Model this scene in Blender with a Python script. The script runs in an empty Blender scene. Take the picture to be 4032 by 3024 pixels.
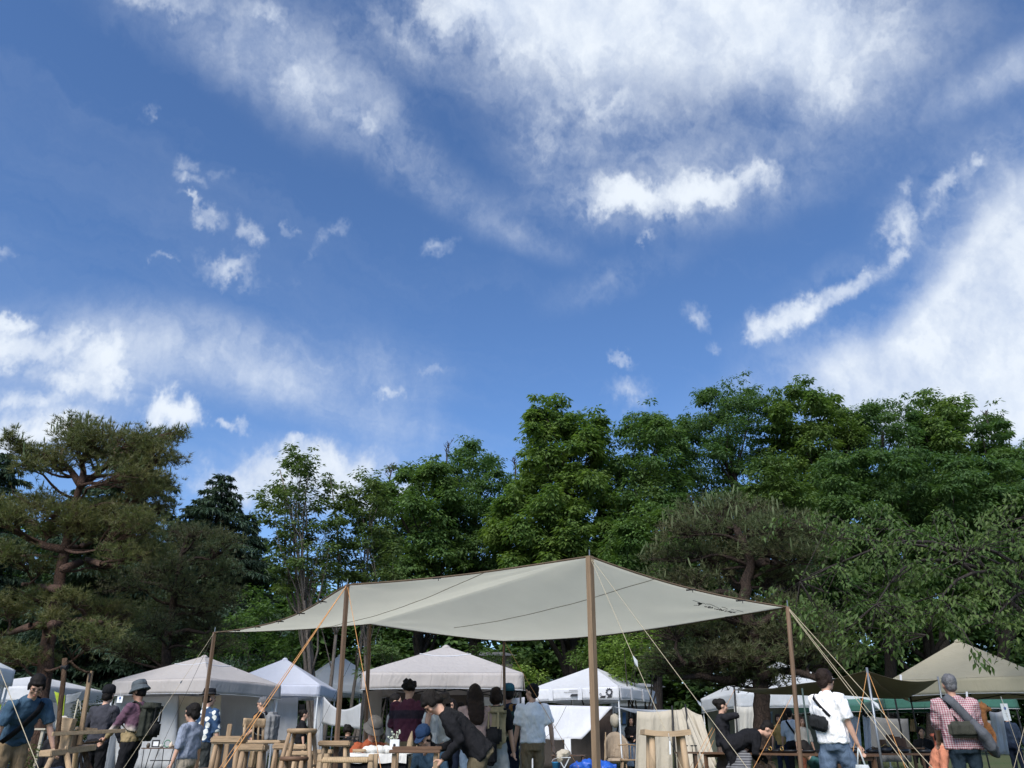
import bpy, bmesh, math, random
import numpy as np
from mathutils import Vector, Matrix, noise as mnoise

R = math.radians
scene = bpy.context.scene
COL = scene.collection
rnd = random.Random(7)
nrng = np.random.default_rng(11)

# ------------------------------------------------------------------ camera
F_PX, CX, CY = 3030.0, 2016.0, 1512.0      # focal length and centre in photo pixels (4032 x 3024)
PITCH = R(24.92)
CAM_Z = 0.9
cam_data = bpy.data.cameras.new('camera')
cam_data.sensor_width = 36.0
cam_data.lens = 36.0 * F_PX / 4032.0
cam_data.clip_start = 0.05
cam_data.clip_end = 2000.0
cam = bpy.data.objects.new('camera', cam_data)
COL.objects.link(cam)
cam.location = (0, 0, CAM_Z)
cam.rotation_euler = (math.pi / 2 + PITCH, 0, 0)
scene.camera = cam

def ray(px, py):
    u, v = (px - CX) / F_PX, (CY - py) / F_PX
    c, s = math.cos(PITCH), math.sin(PITCH)
    return Vector((u, c - v * s, s + v * c))

def at(px, py, Y):
    """world point on the ray of photo pixel (px, py) at forward distance Y metres"""
    r = ray(px, py)
    k = Y / r.y
    return Vector((r.x * k, Y, CAM_Z + r.z * k))

# ------------------------------------------------------------------ light
SUN_EL, SUN_AZ = R(44), R(203)              # azimuth clockwise from +Y: the sun stands behind the camera to the left
view = scene.view_settings
view.view_transform = 'Standard'
view.look = 'None'
view.gamma = 1.0
view.use_curve_mapping = False
view.exposure = 0.58
sun_data = bpy.data.lights.new('sun', 'SUN')
sun_data.energy = 3.5
sun_data.angle = R(38)
sun_data.color = (1.0, 0.955, 0.89)
sun = bpy.data.objects.new('sun', sun_data)
COL.objects.link(sun)
sd = Vector((math.sin(SUN_AZ) * math.cos(SUN_EL), math.cos(SUN_AZ) * math.cos(SUN_EL), math.sin(SUN_EL)))
sun.rotation_euler = sd.to_track_quat('Z', 'Y').to_euler()

# ------------------------------------------------------------------ node helper
class NT:
    """thin wrapper: call node factories, pass sockets or constants"""
    def __init__(self, tree):
        self.t = tree
        tree.nodes.clear()
    def n(self, kind, props=None, **inp):
        nd = self.t.nodes.new(kind)
        for k, v in (props or {}).items():
            setattr(nd, k, v)
        for k, v in inp.items():
            self.put(nd, k, v)
        return nd
    def put(self, nd, key, v):
        if isinstance(key, str) and key.startswith('i') and key[1:].isdigit():
            s = nd.inputs[int(key[1:])]
        else:
            s = nd.inputs[key]
        if isinstance(v, bpy.types.NodeSocket):
            self.t.links.new(v, s)
        else:
            s.default_value = v
    def math(self, op, a, b=None, c=None, clamp=False):
        nd = self.n('ShaderNodeMath', {'operation': op, 'use_clamp': clamp}, i0=a)
        if b is not None: self.put(nd, 'i1', b)
        if c is not None: self.put(nd, 'i2', c)
        return nd.outputs[0]
    def vmath(self, op, a, b=None, c=None):
        nd = self.n('ShaderNodeVectorMath', {'operation': op}, i0=a)
        if b is not None:
            if op == 'SCALE': self.put(nd, 'i3', b)
            else: self.put(nd, 'i1', b)
        if c is not None: self.put(nd, 'i2', c)
        return nd.outputs['Value' if op in ('LENGTH', 'DOT_PRODUCT') else 'Vector']
    def noise(self, vec, scale, detail=4.0, rough=0.5, dist=0.0, color=False):
        nd = self.n('ShaderNodeTexNoise', {'noise_dimensions': '3D'}, Vector=vec, Scale=scale, Detail=detail, Roughness=rough, Distortion=dist)
        return nd.outputs['Color' if color else 'Fac']
    def rng(self, v, a, b, c=0.0, d=1.0, smooth=False):
        nd = self.n('ShaderNodeMapRange', {'interpolation_type': 'SMOOTHSTEP' if smooth else 'LINEAR', 'clamp': True})
        for k, x in zip((0, 1, 2, 3, 4), (v, a, b, c, d)): self.put(nd, 'i%d' % k, x)
        return nd.outputs[0]
    def mix(self, fac, a, b, blend='MIX'):
        nd = self.n('ShaderNodeMix', {'data_type': 'RGBA', 'blend_type': blend})
        self.put(nd, 'i0', fac); self.put(nd, 'i6', a); self.put(nd, 'i7', b)
        return nd.outputs[2]

# ------------------------------------------------------------------ sky: Nishita plus a layer of clouds laid out by direction
world = bpy.data.worlds.new('World')
scene.world = world
world.use_nodes = True
W = NT(world.node_tree)
SKY_STRENGTH = 0.10
tc = W.n('ShaderNodeTexCoord')
D = tc.outputs['Generated']
skyn = W.n('ShaderNodeTexSky', {'sky_type': 'NISHITA', 'sun_disc': False, 'sun_elevation': SUN_EL, 'sun_rotation': SUN_AZ,
                                'altitude': 600.0, 'air_density': 1.0, 'dust_density': 0.25, 'ozone_density': 2.2})
# cloud banks: (photo x, photo y, half length, half width, tilt in degrees, weight)
SOFT = [  # thin veils and streaks
    (2750, 560, 700, 330, 5, .50), (1100, 1390, 560, 130, -14, .45), (1250, 1530, 430, 105, -14, .75),
    (1560, 1420, 230, 120, -20, .45), (1600, 1690, 300, 90, -10, .42), (700, 1360, 420, 160, -10, .40),
    (3350, 1360, 750, 130, 22, .55), (4050, 1000, 420, 330, 30, 1.0), (3750, 1500, 850, 260, 4, 1.7),
    (4050, 1330, 560, 350, 15, 1.4), (3960, 300, 330, 85, 26, .75), (3500, 300, 420, 400, 0, .32),
    (2440, 1090, 280, 80, 20, .34), (2100, 940, 250, 60, -20, .36), (2600, 760, 640, 150, 6, .62),
    (250, 1430, 480, 190, 0, .85), (3250, 1170, 420, 110, 27, .45), (3650, 800, 260, 160, 40, .4),
    (2350, 80, 760, 330, -5, 1.5), (3000, 90, 640, 300, 0, 1.45), (3850, 1560, 750, 220, 0, 2.0), (3950, 1150, 460, 280, 40, .9), (4000, 800, 300, 240, 45, .5), (4150, 1280, 640, 420, 25, .45), (2330, 400, 380, 230, -20, .55), (3270, 330, 300, 200, 20, .55),
    (850, 90, 480, 180, -18, .50), (1150, 240, 480, 180, -32, .58), (1440, 450, 420, 150, -36, .56), (1760, 700, 320, 105, -34, .42), (1000, 330, 420, 120, -36, .34), (1500, 150, 420, 200, -20, .45),
    (2150, 540, 180, 240, 20, .38), (4300, 700, 500, 500, 0, .6), (1250, 1850, 420, 150, 0, .5), (160, 1680, 420, 140, 0, .6),
]
HARD = [  # bodies of cloud with broken edges
    (2200, 20, 620, 240, -5, 1.3), (3020, 60, 520, 250, 0, 1.2), (2330, 400, 260, 150, -20, .60),
    (3270, 320, 220, 140, 20, .60), (1720, 60, 380, 110, -10, .55), (650, 30, 200, 60, -10, .5), (1060, 80, 120, 90, -40, .58),
    (1180, 290, 360, 110, -38, .46), (1430, 470, 330, 80, -38, .46), (2160, 540, 130, 180, 20, .5),
    (2480, 790, 300, 88, 0, 1.25), (2720, 755, 330, 82, 8, 1.2), (2960, 705, 220, 60, 14, .85), (2700, 700, 80, 60, 20, .7),
    (3160, 1215, 200, 78, 22, 1.25), (3340, 1125, 210, 66, 27, 1.25), (3500, 1040, 70, 46, 55, 1.0), (3040, 1260, 110, 80, 0, .9),
    (3540, 910, 100, 110, 40, .9), (3640, 860, 120, 50, 30, .75), (3700, 760, 130, 55, 45, .9), (3830, 670, 70, 30, 50, .8), (3525, 780, 34, 80, 0, .7),
    (960, 1075, 210, 60, -8, .74), (900, 1040, 110, 40, 10, .6), (1030, 960, 60, 90, 30, .54), (830, 895, 90, 46, 0, .52), (760, 840, 80, 28, -30, .6),
    (715, 640, 80, 65, 0, .46), (880, 680, 75, 50, 30, .5), (740, 730, 100, 40, -20, .55), (1290, 930, 130, 40, 50, .58),
    (1345, 890, 60, 40, 10, .66), (1730, 925, 120, 40, 20, .70), (630, 1035, 70, 24, 0, .66), (40, 985, 70, 46, 20, .76),
    (590, 420, 90, 28, 40, .46), (2745, 1255, 80, 80, 20, .60), (2460, 1385, 100, 34, -28, .62),
    (2490, 1540, 140, 80, 0, .70), (2500, 1600, 80, 60, 0, .62), (2550, 940, 50, 28, 20, .68), (1160, 895, 40, 32, 0, .6), (2790, 1380, 36, 46, 0, .55),
    (120, 1360, 360, 100, 4, 1.25), (420, 1420, 150, 110, 30, 1.25), (320, 1480, 220, 70, -10, 1.1), (60, 1265, 170, 50, 0, 1.1),
    (160, 1700, 420, 100, 4, 1.25), (700, 1590, 115, 86, 10, 1.2), (930, 1655, 85, 36, -10, .9), (110, 1560, 200, 60, 0, .8),
    (1180, 1870, 380, 130, 0, 1.3), (1080, 1820, 200, 90, 10, 1.2), (1340, 1850, 180, 90, -5, 1.2), (1140, 1745, 100, 40, 0, .95), (1540, 1930, 220, 90, 0, 1.1), (1720, 1455, 130, 24, 8, .5),
    (1520, 1545, 130, 26, 10, .6), (1620, 1380, 120, 30, -10, .45),
    # the same kind of sky goes on around and overhead
    (-1200, 300, 700, 250, -20, .7), (-900, 1300, 600, 160, 0, 1.0), (5300, 500, 700, 300, 20, .8), (5200, 1500, 900, 250, 0, 1.1),
    (2000, -900, 900, 350, 10, .8), (3600, -700, 700, 300, -10, .8),
]

def fft_noise(n, beta, seed, lo=1.0):
    """tileable fractal noise with a power-law spectrum, mean 0, deviation 1"""
    g = np.random.default_rng(seed)
    f = np.fft.fft2(g.standard_normal((n, n)))
    k = np.fft.fftfreq(n) * n
    kk = np.sqrt(k[:, None] ** 2 + k[None, :] ** 2)
    kk[0, 0] = 1
    amp = kk ** (-beta / 2) * (kk >= lo)
    amp[0, 0] = 0
    t = np.real(np.fft.ifft2(f * amp))
    return ((t - t.mean()) / t.std()).astype(np.float32)

def look(tex, u, v):
    """bilinear lookup with wrap, u and v in tiles"""
    n = tex.shape[0]
    x = (u * n) % n; y = (v * n) % n
    x0 = x.astype(np.int32); y0 = y.astype(np.int32)
    fx = x - x0; fy = y - y0
    x0 %= n; y0 %= n
    x1 = (x0 + 1) % n; y1 = (y0 + 1) % n
    return (tex[y0, x0] * (1 - fx) + tex[y0, x1] * fx) * (1 - fy) + (tex[y1, x0] * (1 - fx) + tex[y1, x1] * fx) * fy

def sstep(x, a, b):
    t = np.clip((x - a) / (b - a), 0, 1)
    return t * t * (3 - 2 * t)

SKY_TEX = None
def clouds(u, v):
    """cloud cover (0..1) and brightness for image columns u and rows v (0 horizon .. 1 zenith) of the upper hemisphere"""
    global SKY_TEX
    if SKY_TEX is None:
        SKY_TEX = [fft_noise(1024, 3.1, 1), fft_noise(1024, 3.1, 2), fft_noise(1024, 3.0, 3), fft_noise(1024, 3.25, 5, 4), fft_noise(1024, 3.3, 6, 3)]
    ta, tb, tcn, tf, tg = SKY_TEX
    az = ((0.5 - u) * 2 * math.pi).astype(np.float32)
    el = (v * (math.pi / 2)).astype(np.float32)
    ce, se = np.cos(el)[:, None], np.sin(el)[:, None]
    x = ce * np.cos(az)[None, :]; y = ce * np.sin(az)[None, :]
    z = np.broadcast_to(se, x.shape)
    lr = np.float32(math.sqrt(2.0)) * np.sin((np.float32(math.pi / 2) - el) / 2)[:, None] / np.maximum(ce, 1e-4)
    bx, by = x * lr, y * lr            # equal-area about the zenith: billows
    wa, wb = look(ta, bx * .9, by * .9), look(tb, bx * .9 + .3, by * .9)
    hx, hy = look(tcn, bx * 2.7, by * 2.7), look(tcn, bx * 2.7 + .37, by * 2.7 + .21)
    def cover(lst, ax, ay, azz, edge, add):
        acc = np.zeros_like(x)
        for (px, py, a, b, ang, wgt) in lst:
            c0 = ray(px, py).normalized()
            ca, sa = math.cos(R(ang)), math.sin(R(ang))
            t1 = ray(px + a * ca, py - a * sa).normalized() - c0
            t2 = ray(px - b * sa, py - b * ca).normalized() - c0
            t1 -= c0 * t1.dot(c0); t2 -= c0 * t2.dot(c0)
            l1, l2 = t1.length, t2.length
            e1 = t1.normalized(); e2 = (t2 - e1 * t2.dot(e1)).normalized(); e3 = e1.cross(e2)
            rad = edge * max(l1, l2) * 1.1 + .07
            lat = math.asin(max(-1, min(1, c0.z)))
            wid = rad / max(math.cos(min(math.pi / 2, lat + rad)), .05)
            rr = np.nonzero(np.abs(el - lat) < rad)[0]
            dz = np.abs((az - math.atan2(c0.y, c0.x) + math.pi) % (2 * math.pi) - math.pi)
            cc = np.nonzero(dz < wid)[0]
            if len(rr) == 0 or len(cc) == 0: continue
            sl = (slice(rr[0], rr[-1] + 1), slice(cc[0], cc[-1] + 1))
            X, Y, Z = ax[sl] - np.float32(c0.x), ay[sl] - np.float32(c0.y), azz[sl] - np.float32(c0.z)
            p = X * (e1.x / l1) + Y * (e1.y / l1) + Z * (e1.z / l1)
            q = X * (e2.x / l2) + Y * (e2.y / l2) + Z * (e2.z / l2)
            r = (X * e3.x + Y * e3.y + Z * e3.z) * .5
            m = sstep(np.sqrt(p * p + q * q + r * r), edge, 0.0) * wgt
            A = acc[sl]
            if add: A += m
            else: np.maximum(A, m, out=A)
        return acc
    s1 = np.float32(.005)
    sx, sy, sz = x + wa * s1, y + wb * s1, z + (wa - wb) * s1 * .6
    soft = cover(SOFT, sx, sy, sz, 1.5, True)
    s2 = np.float32(.007)
    hard = cover(HARD, sx + hx * s2, sy + hy * s2, sz + (hx - hy) * s2 * .6, 1.6, False)
    zc = z + np.float32(.25)           # layer coordinates: streaks lie flat and crowd towards the horizon
    qx, qy = x / zc, y / zc
    ca, sa = math.cos(R(24)), math.sin(R(24))
    ux, uy = qx * ca + qy * sa + wa * .05, -qx * sa + qy * ca + wb * .05
    streak = look(tcn, ux * .16, uy * .75)
    fine = look(tf, bx * 2.6 + hx * .012, by * 2.6 + hy * .012)
    big = look(tg, bx * 1.3 + .2 + wa * .02, by * 1.3 + wb * .02)
    body = sstep(hard + (fine * .095 + big * .075 + streak * .04) * np.clip(.2 + hard * 1.5, 0, 1.1) * np.clip(1.55 - hard, .3, 1), .16, 1.28)
    calm = np.clip(1.35 - .75 * soft, .18, 1)        # thick veils are smooth, thin ones torn
    veil = np.clip(soft, 0, 1.9) * np.clip(.62 + (.16 * streak + (.10 * fine + .10 * big) * sstep(z, .22, .50)) * calm, .06, 1.35)
    thin = np.clip(.02 + .022 * streak, 0, .2) + .05 * sstep(z, .45, .0)
    dens = 1 - (1 - .95 * body) * (1 - np.clip(.78 * veil, 0, .95)) * (1 - thin)
    shade = np.clip(.55 + .17 * look(tb, bx * 2.2 + .5, by * 2.2) + .10 * fine + .55 * (dens - .45), 0, 1)
    return np.clip(dens, 0, .97), shade

def make_sky_image(w=4608):
    h = w // 4
    px = np.zeros((2 * h, w, 4), np.float32)
    px[..., 3] = 1
    cu, cv = (np.arange(w // 3) + .5) / (w // 3), (np.arange(h // 3) + .5) / (h // 3)
    d, s = clouds(cu, cv)                                   # the whole dome, coarse
    px[h:, :, 0] = np.repeat(np.repeat(d, 3, 0), 3, 1); px[h:, :, 1] = np.repeat(np.repeat(s, 3, 0), 3, 1)
    c0, c1, r1 = int(w * .085), int(w * .415), int(h * .68)  # the part towards +Y, fine
    d, s = clouds((np.arange(c0, c1) + .5) / w, (np.arange(r1) + .5) / h)
    px[h:h + r1, c0:c1, 0] = d; px[h:h + r1, c0:c1, 1] = s
    px[:h, :, 0] = d[0].mean(); px[:h, :, 1] = .6
    im = bpy.data.images.new('cloud_cover', w, 2 * h, alpha=False, float_buffer=False, is_data=True)
    im.pixels.foreach_set(px.ravel())
    im.update()
    im.pack()
    return im
env = W.n('ShaderNodeTexEnvironment', {'image': make_sky_image(), 'interpolation': 'Linear'}, Vector=D)
cs = W.n('ShaderNodeSeparateColor', Color=env.outputs[0])
dens, cl_shade = cs.outputs[0], cs.outputs[1]
blue = W.n('ShaderNodeHueSaturation', Saturation=1.10, Value=1.03, Color=skyn.outputs[0]).outputs[0]
blue = W.mix(1.0, blue, (0.92, 1.0, 1.14, 1), 'MULTIPLY')
ccol = W.mix(cl_shade, (3.3, 4.0, 5.4, 1), (5.9, 6.35, 6.9, 1))
bgn = W.n('ShaderNodeBackground', Color=W.mix(dens, blue, ccol), Strength=SKY_STRENGTH)
wo = W.n('ShaderNodeOutputWorld', Surface=bgn.outputs[0])

# ------------------------------------------------------------------ mesh helpers
def ground_z(Y):
    t = min(1.0, max(0.0, (Y - 27.0) / 7.0))
    return 0.35 * t * t * (3 - 2 * t)

def mesh_np(name, v, f, smooth=False):
    """numpy verts (n,3) and equal-sided faces (m,k) to a mesh"""
    v = np.asarray(v, np.float32); f = np.asarray(f, np.int32)
    me = bpy.data.meshes.new(name)
    m, k = f.shape
    me.vertices.add(len(v)); me.vertices.foreach_set('co', v.ravel())
    me.loops.add(m * k); me.loops.foreach_set('vertex_index', f.ravel())
    me.polygons.add(m)
    me.polygons.foreach_set('loop_start', np.arange(0, m * k, k, dtype=np.int32))
    me.polygons.foreach_set('loop_total', np.full(m, k, np.int32))
    if smooth: me.polygons.foreach_set('use_smooth', np.ones(m, bool))
    me.update(calc_edges=True)
    return me

def link(name, data, parent=None, mat=None):
    o = bpy.data.objects.new(name, data)
    COL.objects.link(o)
    if parent is not None: o.parent = parent
    if mat is not None:
        data.materials.append(mat)
    return o

def tag(o, label=None, cat=None, group=None, kind=None):
    if label: o['label'] = label
    if cat: o['category'] = cat
    if group: o['group'] = group
    if kind: o['kind'] = kind
    return o

def empty(name, label, cat, loc=(0, 0, 0), rz=0.0, group=None):
    o = bpy.data.objects.new(name, None)
    COL.objects.link(o)
    o.location = loc; o.rotation_euler = (0, 0, rz)
    o.empty_display_size = 0.2
    return tag(o, label, cat, group)

def frame_of(d, up=Vector((0, 0, 1))):
    d = Vector(d).normalized()
    if abs(d.dot(up)) > .97: up = Vector((0, 1, 0))
    a = d.cross(up).normalized()
    return a, a.cross(d).normalized(), d

class MB:
    """collects shapes; build() links them as one mesh object"""
    def __init__(self):
        self.v, self.f, self.m = [], [], []
        self.cur = 0
    def add(self, vs, fs):
        b = len(self.v)
        self.v += [tuple(x) for x in vs]
        for q in fs:
            self.f.append(tuple(i + b for i in q)); self.m.append(self.cur)
        return self
    def box(self, c, s, rz=0.0, rx=0.0, ry=0.0, bev=0.0):
        M = Matrix.Rotation(rz, 3, 'Z') @ Matrix.Rotation(ry, 3, 'Y') @ Matrix.Rotation(rx, 3, 'X')
        return self.obox(c, s, M, bev)
    def obox(self, c, s, M, bev=0.0):
        c = Vector(c); hx, hy, hz = s[0] / 2, s[1] / 2, s[2] / 2
        if bev <= 0:
            vs = [c + M @ Vector((x * hx, y * hy, z * hz)) for z in (-1, 1) for y in (-1, 1) for x in (-1, 1)]
            fs = [(0, 2, 3, 1), (4, 5, 7, 6), (0, 1, 5, 4), (2, 6, 7, 3), (0, 4, 6, 2), (1, 3, 7, 5)]
            return self.add(vs, fs)
        bev = min(bev, hx * .9, hy * .9, hz * .9)
        bm = bmesh.new()
        bmesh.ops.create_cube(bm, size=1.0)
        for q in bm.verts: q.co = Vector((q.co.x * 2 * hx, q.co.y * 2 * hy, q.co.z * 2 * hz))
        bmesh.ops.bevel(bm, geom=bm.edges[:], offset=bev, segments=2, affect='EDGES')
        bm.verts.index_update()
        self.add([c + M @ q.co for q in bm.verts], [[w.index for w in fc.verts] for fc in bm.faces])
        bm.free()
        return self
    def tube(self, path, rad, n=8, cap=True, flat=1.0, up=None):
        path = [Vector(p) for p in path]
        k = len(path)
        if not hasattr(rad, '__len__'): rad = [rad] * k
        vs, fs = [], []
        a0 = None
        for i, p in enumerate(path):
            d = (path[min(i + 1, k - 1)] - path[max(i - 1, 0)])
            if d.length < 1e-9: d = Vector((0, 0, 1))
            d.normalize()
            if a0 is None:
                a, b, _ = frame_of(d, up or Vector((0, 0, 1)))
            else:
                a = a0 - d * a0.dot(d)
                if a.length < 1e-6: a, b, _ = frame_of(d)
                a.normalize(); b = a.cross(d).normalized()
            a0 = a
            for j in range(n):
                t = 2 * math.pi * j / n
                vs.append(p + (a * math.cos(t) + b * math.sin(t) * flat) * rad[i])
        for i in range(k - 1):
            for j in range(n):
                j2 = (j + 1) % n
                fs.append((i * n + j, i * n + j2, (i + 1) * n + j2, (i + 1) * n + j))
        if cap:
            fs.append(tuple(range(n))[::-1]); fs.append(tuple((k - 1) * n + j for j in range(n)))
        return self.add(vs, fs)
    def lathe(self, prof, c=(0, 0, 0), n=20, M=None, sx=1.0, sy=1.0):
        """prof: (radius, z) from bottom to top"""
        c = Vector(c); M = M or Matrix.Identity(3)
        vs, fs = [], []
        for r, z in prof:
            for j in range(n):
                t = 2 * math.pi * j / n
                vs.append(c + M @ Vector((r * sx * math.cos(t), r * sy * math.sin(t), z)))
        for i in range(len(prof) - 1):
            for j in range(n):
                j2 = (j + 1) % n
                fs.append((i * n + j, i * n + j2, (i + 1) * n + j2, (i + 1) * n + j))
        fs.append(tuple(range(n))[::-1]); fs.append(tuple((len(prof) - 1) * n + j for j in range(n)))
        return self.add(vs, fs)
    def ball(self, c, r, n=12, M=None):
        r = r if hasattr(r, '__len__') else (r, r, r)
        c = Vector(c); M = M or Matrix.Identity(3)
        m = max(5, n * 2 // 3)
        vs = [c + M @ Vector((0, 0, -r[2]))]
        for i in range(1, m):
            p = math.pi * i / m - math.pi / 2
            for j in range(n):
                t = 2 * math.pi * j / n
                vs.append(c + M @ Vector((r[0] * math.cos(p) * math.cos(t), r[1] * math.cos(p) * math.sin(t), r[2] * math.sin(p))))
        vs.append(c + M @ Vector((0, 0, r[2])))
        fs = [(0, 1 + (j + 1) % n, 1 + j) for j in range(n)]
        for i in range(m - 2):
            for j in range(n):
                j2 = (j + 1) % n
                fs.append((1 + i * n + j, 1 + i * n + j2, 1 + (i + 1) * n + j2, 1 + (i + 1) * n + j))
        t = len(vs) - 1; b = 1 + (m - 2) * n
        fs += [(b + j, b + (j + 1) % n, t) for j in range(n)]
        return self.add(vs, fs)
    def sheet(self, fn, nu, nv, thick=0.0):
        """grid surface fn(u, v), u and v from 0 to 1; with thickness along -normal"""
        P = [[Vector(fn(i / nu, j / nv)) for i in range(nu + 1)] for j in range(nv + 1)]
        vs = [p for row in P for p in row]
        w = nu + 1
        fs = [(j * w + i, j * w + i + 1, (j + 1) * w + i + 1, (j + 1) * w + i) for j in range(nv) for i in range(nu)]
        if thick:
            N = []
            for j in range(nv + 1):
                for i in range(nu + 1):
                    du = P[j][min(i + 1, nu)] - P[j][max(i - 1, 0)]
                    dv = P[min(j + 1, nv)][i] - P[max(j - 1, 0)][i]
                    q = du.cross(dv)
                    N.append(q.normalized() if q.length > 1e-9 else Vector((0, 0, 1)))
            k = len(vs)
            vs = vs + [p - q * thick for p, q in zip(vs, N)]
            fs = fs + [tuple(i + k for i in q[::-1]) for q in fs]
            edge = list(range(nu + 1)) + [j * w + nu for j in range(1, nv + 1)] + [nv * w + i for i in range(nu - 1, -1, -1)] + [j * w for j in range(nv - 1, 0, -1)]
            for a, b in zip(edge, edge[1:] + edge[:1]):
                fs.append((b, a, a + k, b + k))
        return self.add(vs, fs)
    def mesh(self, name, smooth=False):
        me = bpy.data.meshes.new(name)
        me.from_pydata(self.v, [], self.f)
        if any(self.m): me.polygons.foreach_set('material_index', self.m)
        if smooth: me.polygons.foreach_set('use_smooth', [True] * len(self.f))
        me.update()
        return me
    def build(self, name, mat, parent=None, smooth=False, auto=None):
        me = self.mesh(name, smooth)
        mats = mat if isinstance(mat, (list, tuple)) else [mat]
        o = link(name, me, parent)
        for q in mats: me.materials.append(q)
        return o

# ------------------------------------------------------------------ materials
MATS = {}
def principled(name):
    m = bpy.data.materials.new(name)
    m.use_nodes = True
    t = NT(m.node_tree)
    b = t.n('ShaderNodeBsdfPrincipled')
    o = t.n('ShaderNodeOutputMaterial', Surface=b.outputs[0])
    return m, t, b, o

def matte(name, col, rough=.85, var=.12, scale=9.0, bump=.0, bscale=60.0, spec=.3, metal=0.0, trans=0.0, fine=None):
    """plain surface with broken-up colour, optional relief and light shining through"""
    if name in MATS: return MATS[name]
    m, t, b, o = principled(name)
    tcn = t.n('ShaderNodeTexCoord').outputs['Object']
    n = t.noise(tcn, scale, 5.0, .6)
    lo = tuple(c * (1 - var) for c in col) + (1,)
    hi = tuple(min(1, c * (1 + var)) for c in col) + (1,)
    c = t.mix(t.rng(n, .3, .7), lo, hi)
    if fine:
        c = t.mix(t.rng(t.noise(tcn, fine, 3.0, .6), .35, .65, 0, .35), c, tuple(q * .6 for q in col) + (1,))
    t.put(b, 'Base Color', c)
    t.put(b, 'Roughness', rough); t.put(b, 'Metallic', metal); t.put(b, 'Specular IOR Level', spec)
    if bump:
        bn = t.n('ShaderNodeBump', Strength=bump, Distance=.02, Height=t.noise(tcn, bscale, 4.0, .6))
        t.put(b, 'Normal', bn.outputs[0])
    if trans:
        tr = t.n('ShaderNodeBsdfTranslucent', Color=c)
        mx = t.n('ShaderNodeMixShader', Fac=trans, i1=b.outputs[0], i2=tr.outputs[0])
        t.put(o, 'Surface', mx.outputs[0])
    MATS[name] = m
    return m

def cloth(name, col, trans=.0, fold=.5, var=.08, rough=.9, sheen=.1):
    """woven cloth with soft folds"""
    if name in MATS: return MATS[name]
    m, t, b, o = principled(name)
    tcn = t.n('ShaderNodeTexCoord').outputs['Object']
    n = t.noise(tcn, 2.5, 5.0, .6)
    c = t.mix(t.rng(n, .3, .7), tuple(q * (1 - var) for q in col) + (1,), tuple(min(1, q * (1 + var)) for q in col) + (1,))
    t.put(b, 'Base Color', c); t.put(b, 'Roughness', rough); t.put(b, 'Specular IOR Level', .15)
    t.put(b, 'Sheen Weight', sheen)
    h1 = t.noise(t.n('ShaderNodeMapping', Vector=tcn, Scale=(1.0, 1.0, .35)).outputs[0], 7.0, 3.0, .5, 1.2)
    h2 = t.noise(tcn, 220.0, 2.0, .5)
    h = t.math('MULTIPLY_ADD', h2, .06, h1)
    t.put(b, 'Normal', t.n('ShaderNodeBump', Strength=fold, Distance=.05, Height=h).outputs[0])
    if trans:
        tr = t.n('ShaderNodeBsdfTranslucent', Color=c)
        mx = t.n('ShaderNodeMixShader', Fac=trans, i1=b.outputs[0], i2=tr.outputs[0])
        t.put(o, 'Surface', mx.outputs[0])
    MATS[name] = m
    return m

def wood(name, col, dark=None, axis=(1, 1, 9), rough=.6):
    """planed timber: streaked along the part's longest way, with pores and knots of colour"""
    if name in MATS: return MATS[name]
    m, t, b, o = principled(name)
    g = t.n('ShaderNodeTexCoord').outputs['Object']
    mp = t.n('ShaderNodeMapping', Vector=g, Scale=tuple(1.0 / a for a in axis)).outputs[0]
    n1 = t.noise(mp, 40.0, 6.0, .65, .6)
    n2 = t.noise(g, 4.0, 3.0, .5)
    dark = dark or tuple(c * .48 for c in col)
    c = t.mix(t.rng(n1, .3, .72), dark + (1,), col + (1,))
    c = t.mix(t.rng(n2, .40, .75, 0, .55), c, tuple(q * .72 for q in col) + (1,))
    t.put(b, 'Base Color', c); t.put(b, 'Roughness', rough); t.put(b, 'Specular IOR Level', .3)
    t.put(b, 'Normal', t.n('ShaderNodeBump', Strength=.25, Distance=.01, Height=n1).outputs[0])
    MATS[name] = m
    return m

def bark(name, col, dark, stretch=.25, scale=14.0):
    if name in MATS: return MATS[name]
    m, t, b, o = principled(name)
    g = t.n('ShaderNodeTexCoord').outputs['Object']
    mp = t.n('ShaderNodeMapping', Vector=g, Scale=(1, 1, stretch)).outputs[0]
    n1 = t.noise(mp, scale, 8.0, .7, .8)
    vor = t.n('ShaderNodeTexVoronoi', {'feature': 'DISTANCE_TO_EDGE'}, Vector=mp, Scale=scale * 1.2).outputs['Distance']
    k = t.math('MULTIPLY', t.rng(n1, .3, .7), t.rng(vor, 0.0, .12, .35, 1.0))
    t.put(b, 'Base Color', t.mix(k, dark + (1,), col + (1,)))
    t.put(b, 'Roughness', .95); t.put(b, 'Specular IOR Level', .1)
    t.put(b, 'Normal', t.n('ShaderNodeBump', Strength=.9, Distance=.04, Height=k).outputs[0])
    MATS[name] = m
    return m

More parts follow.
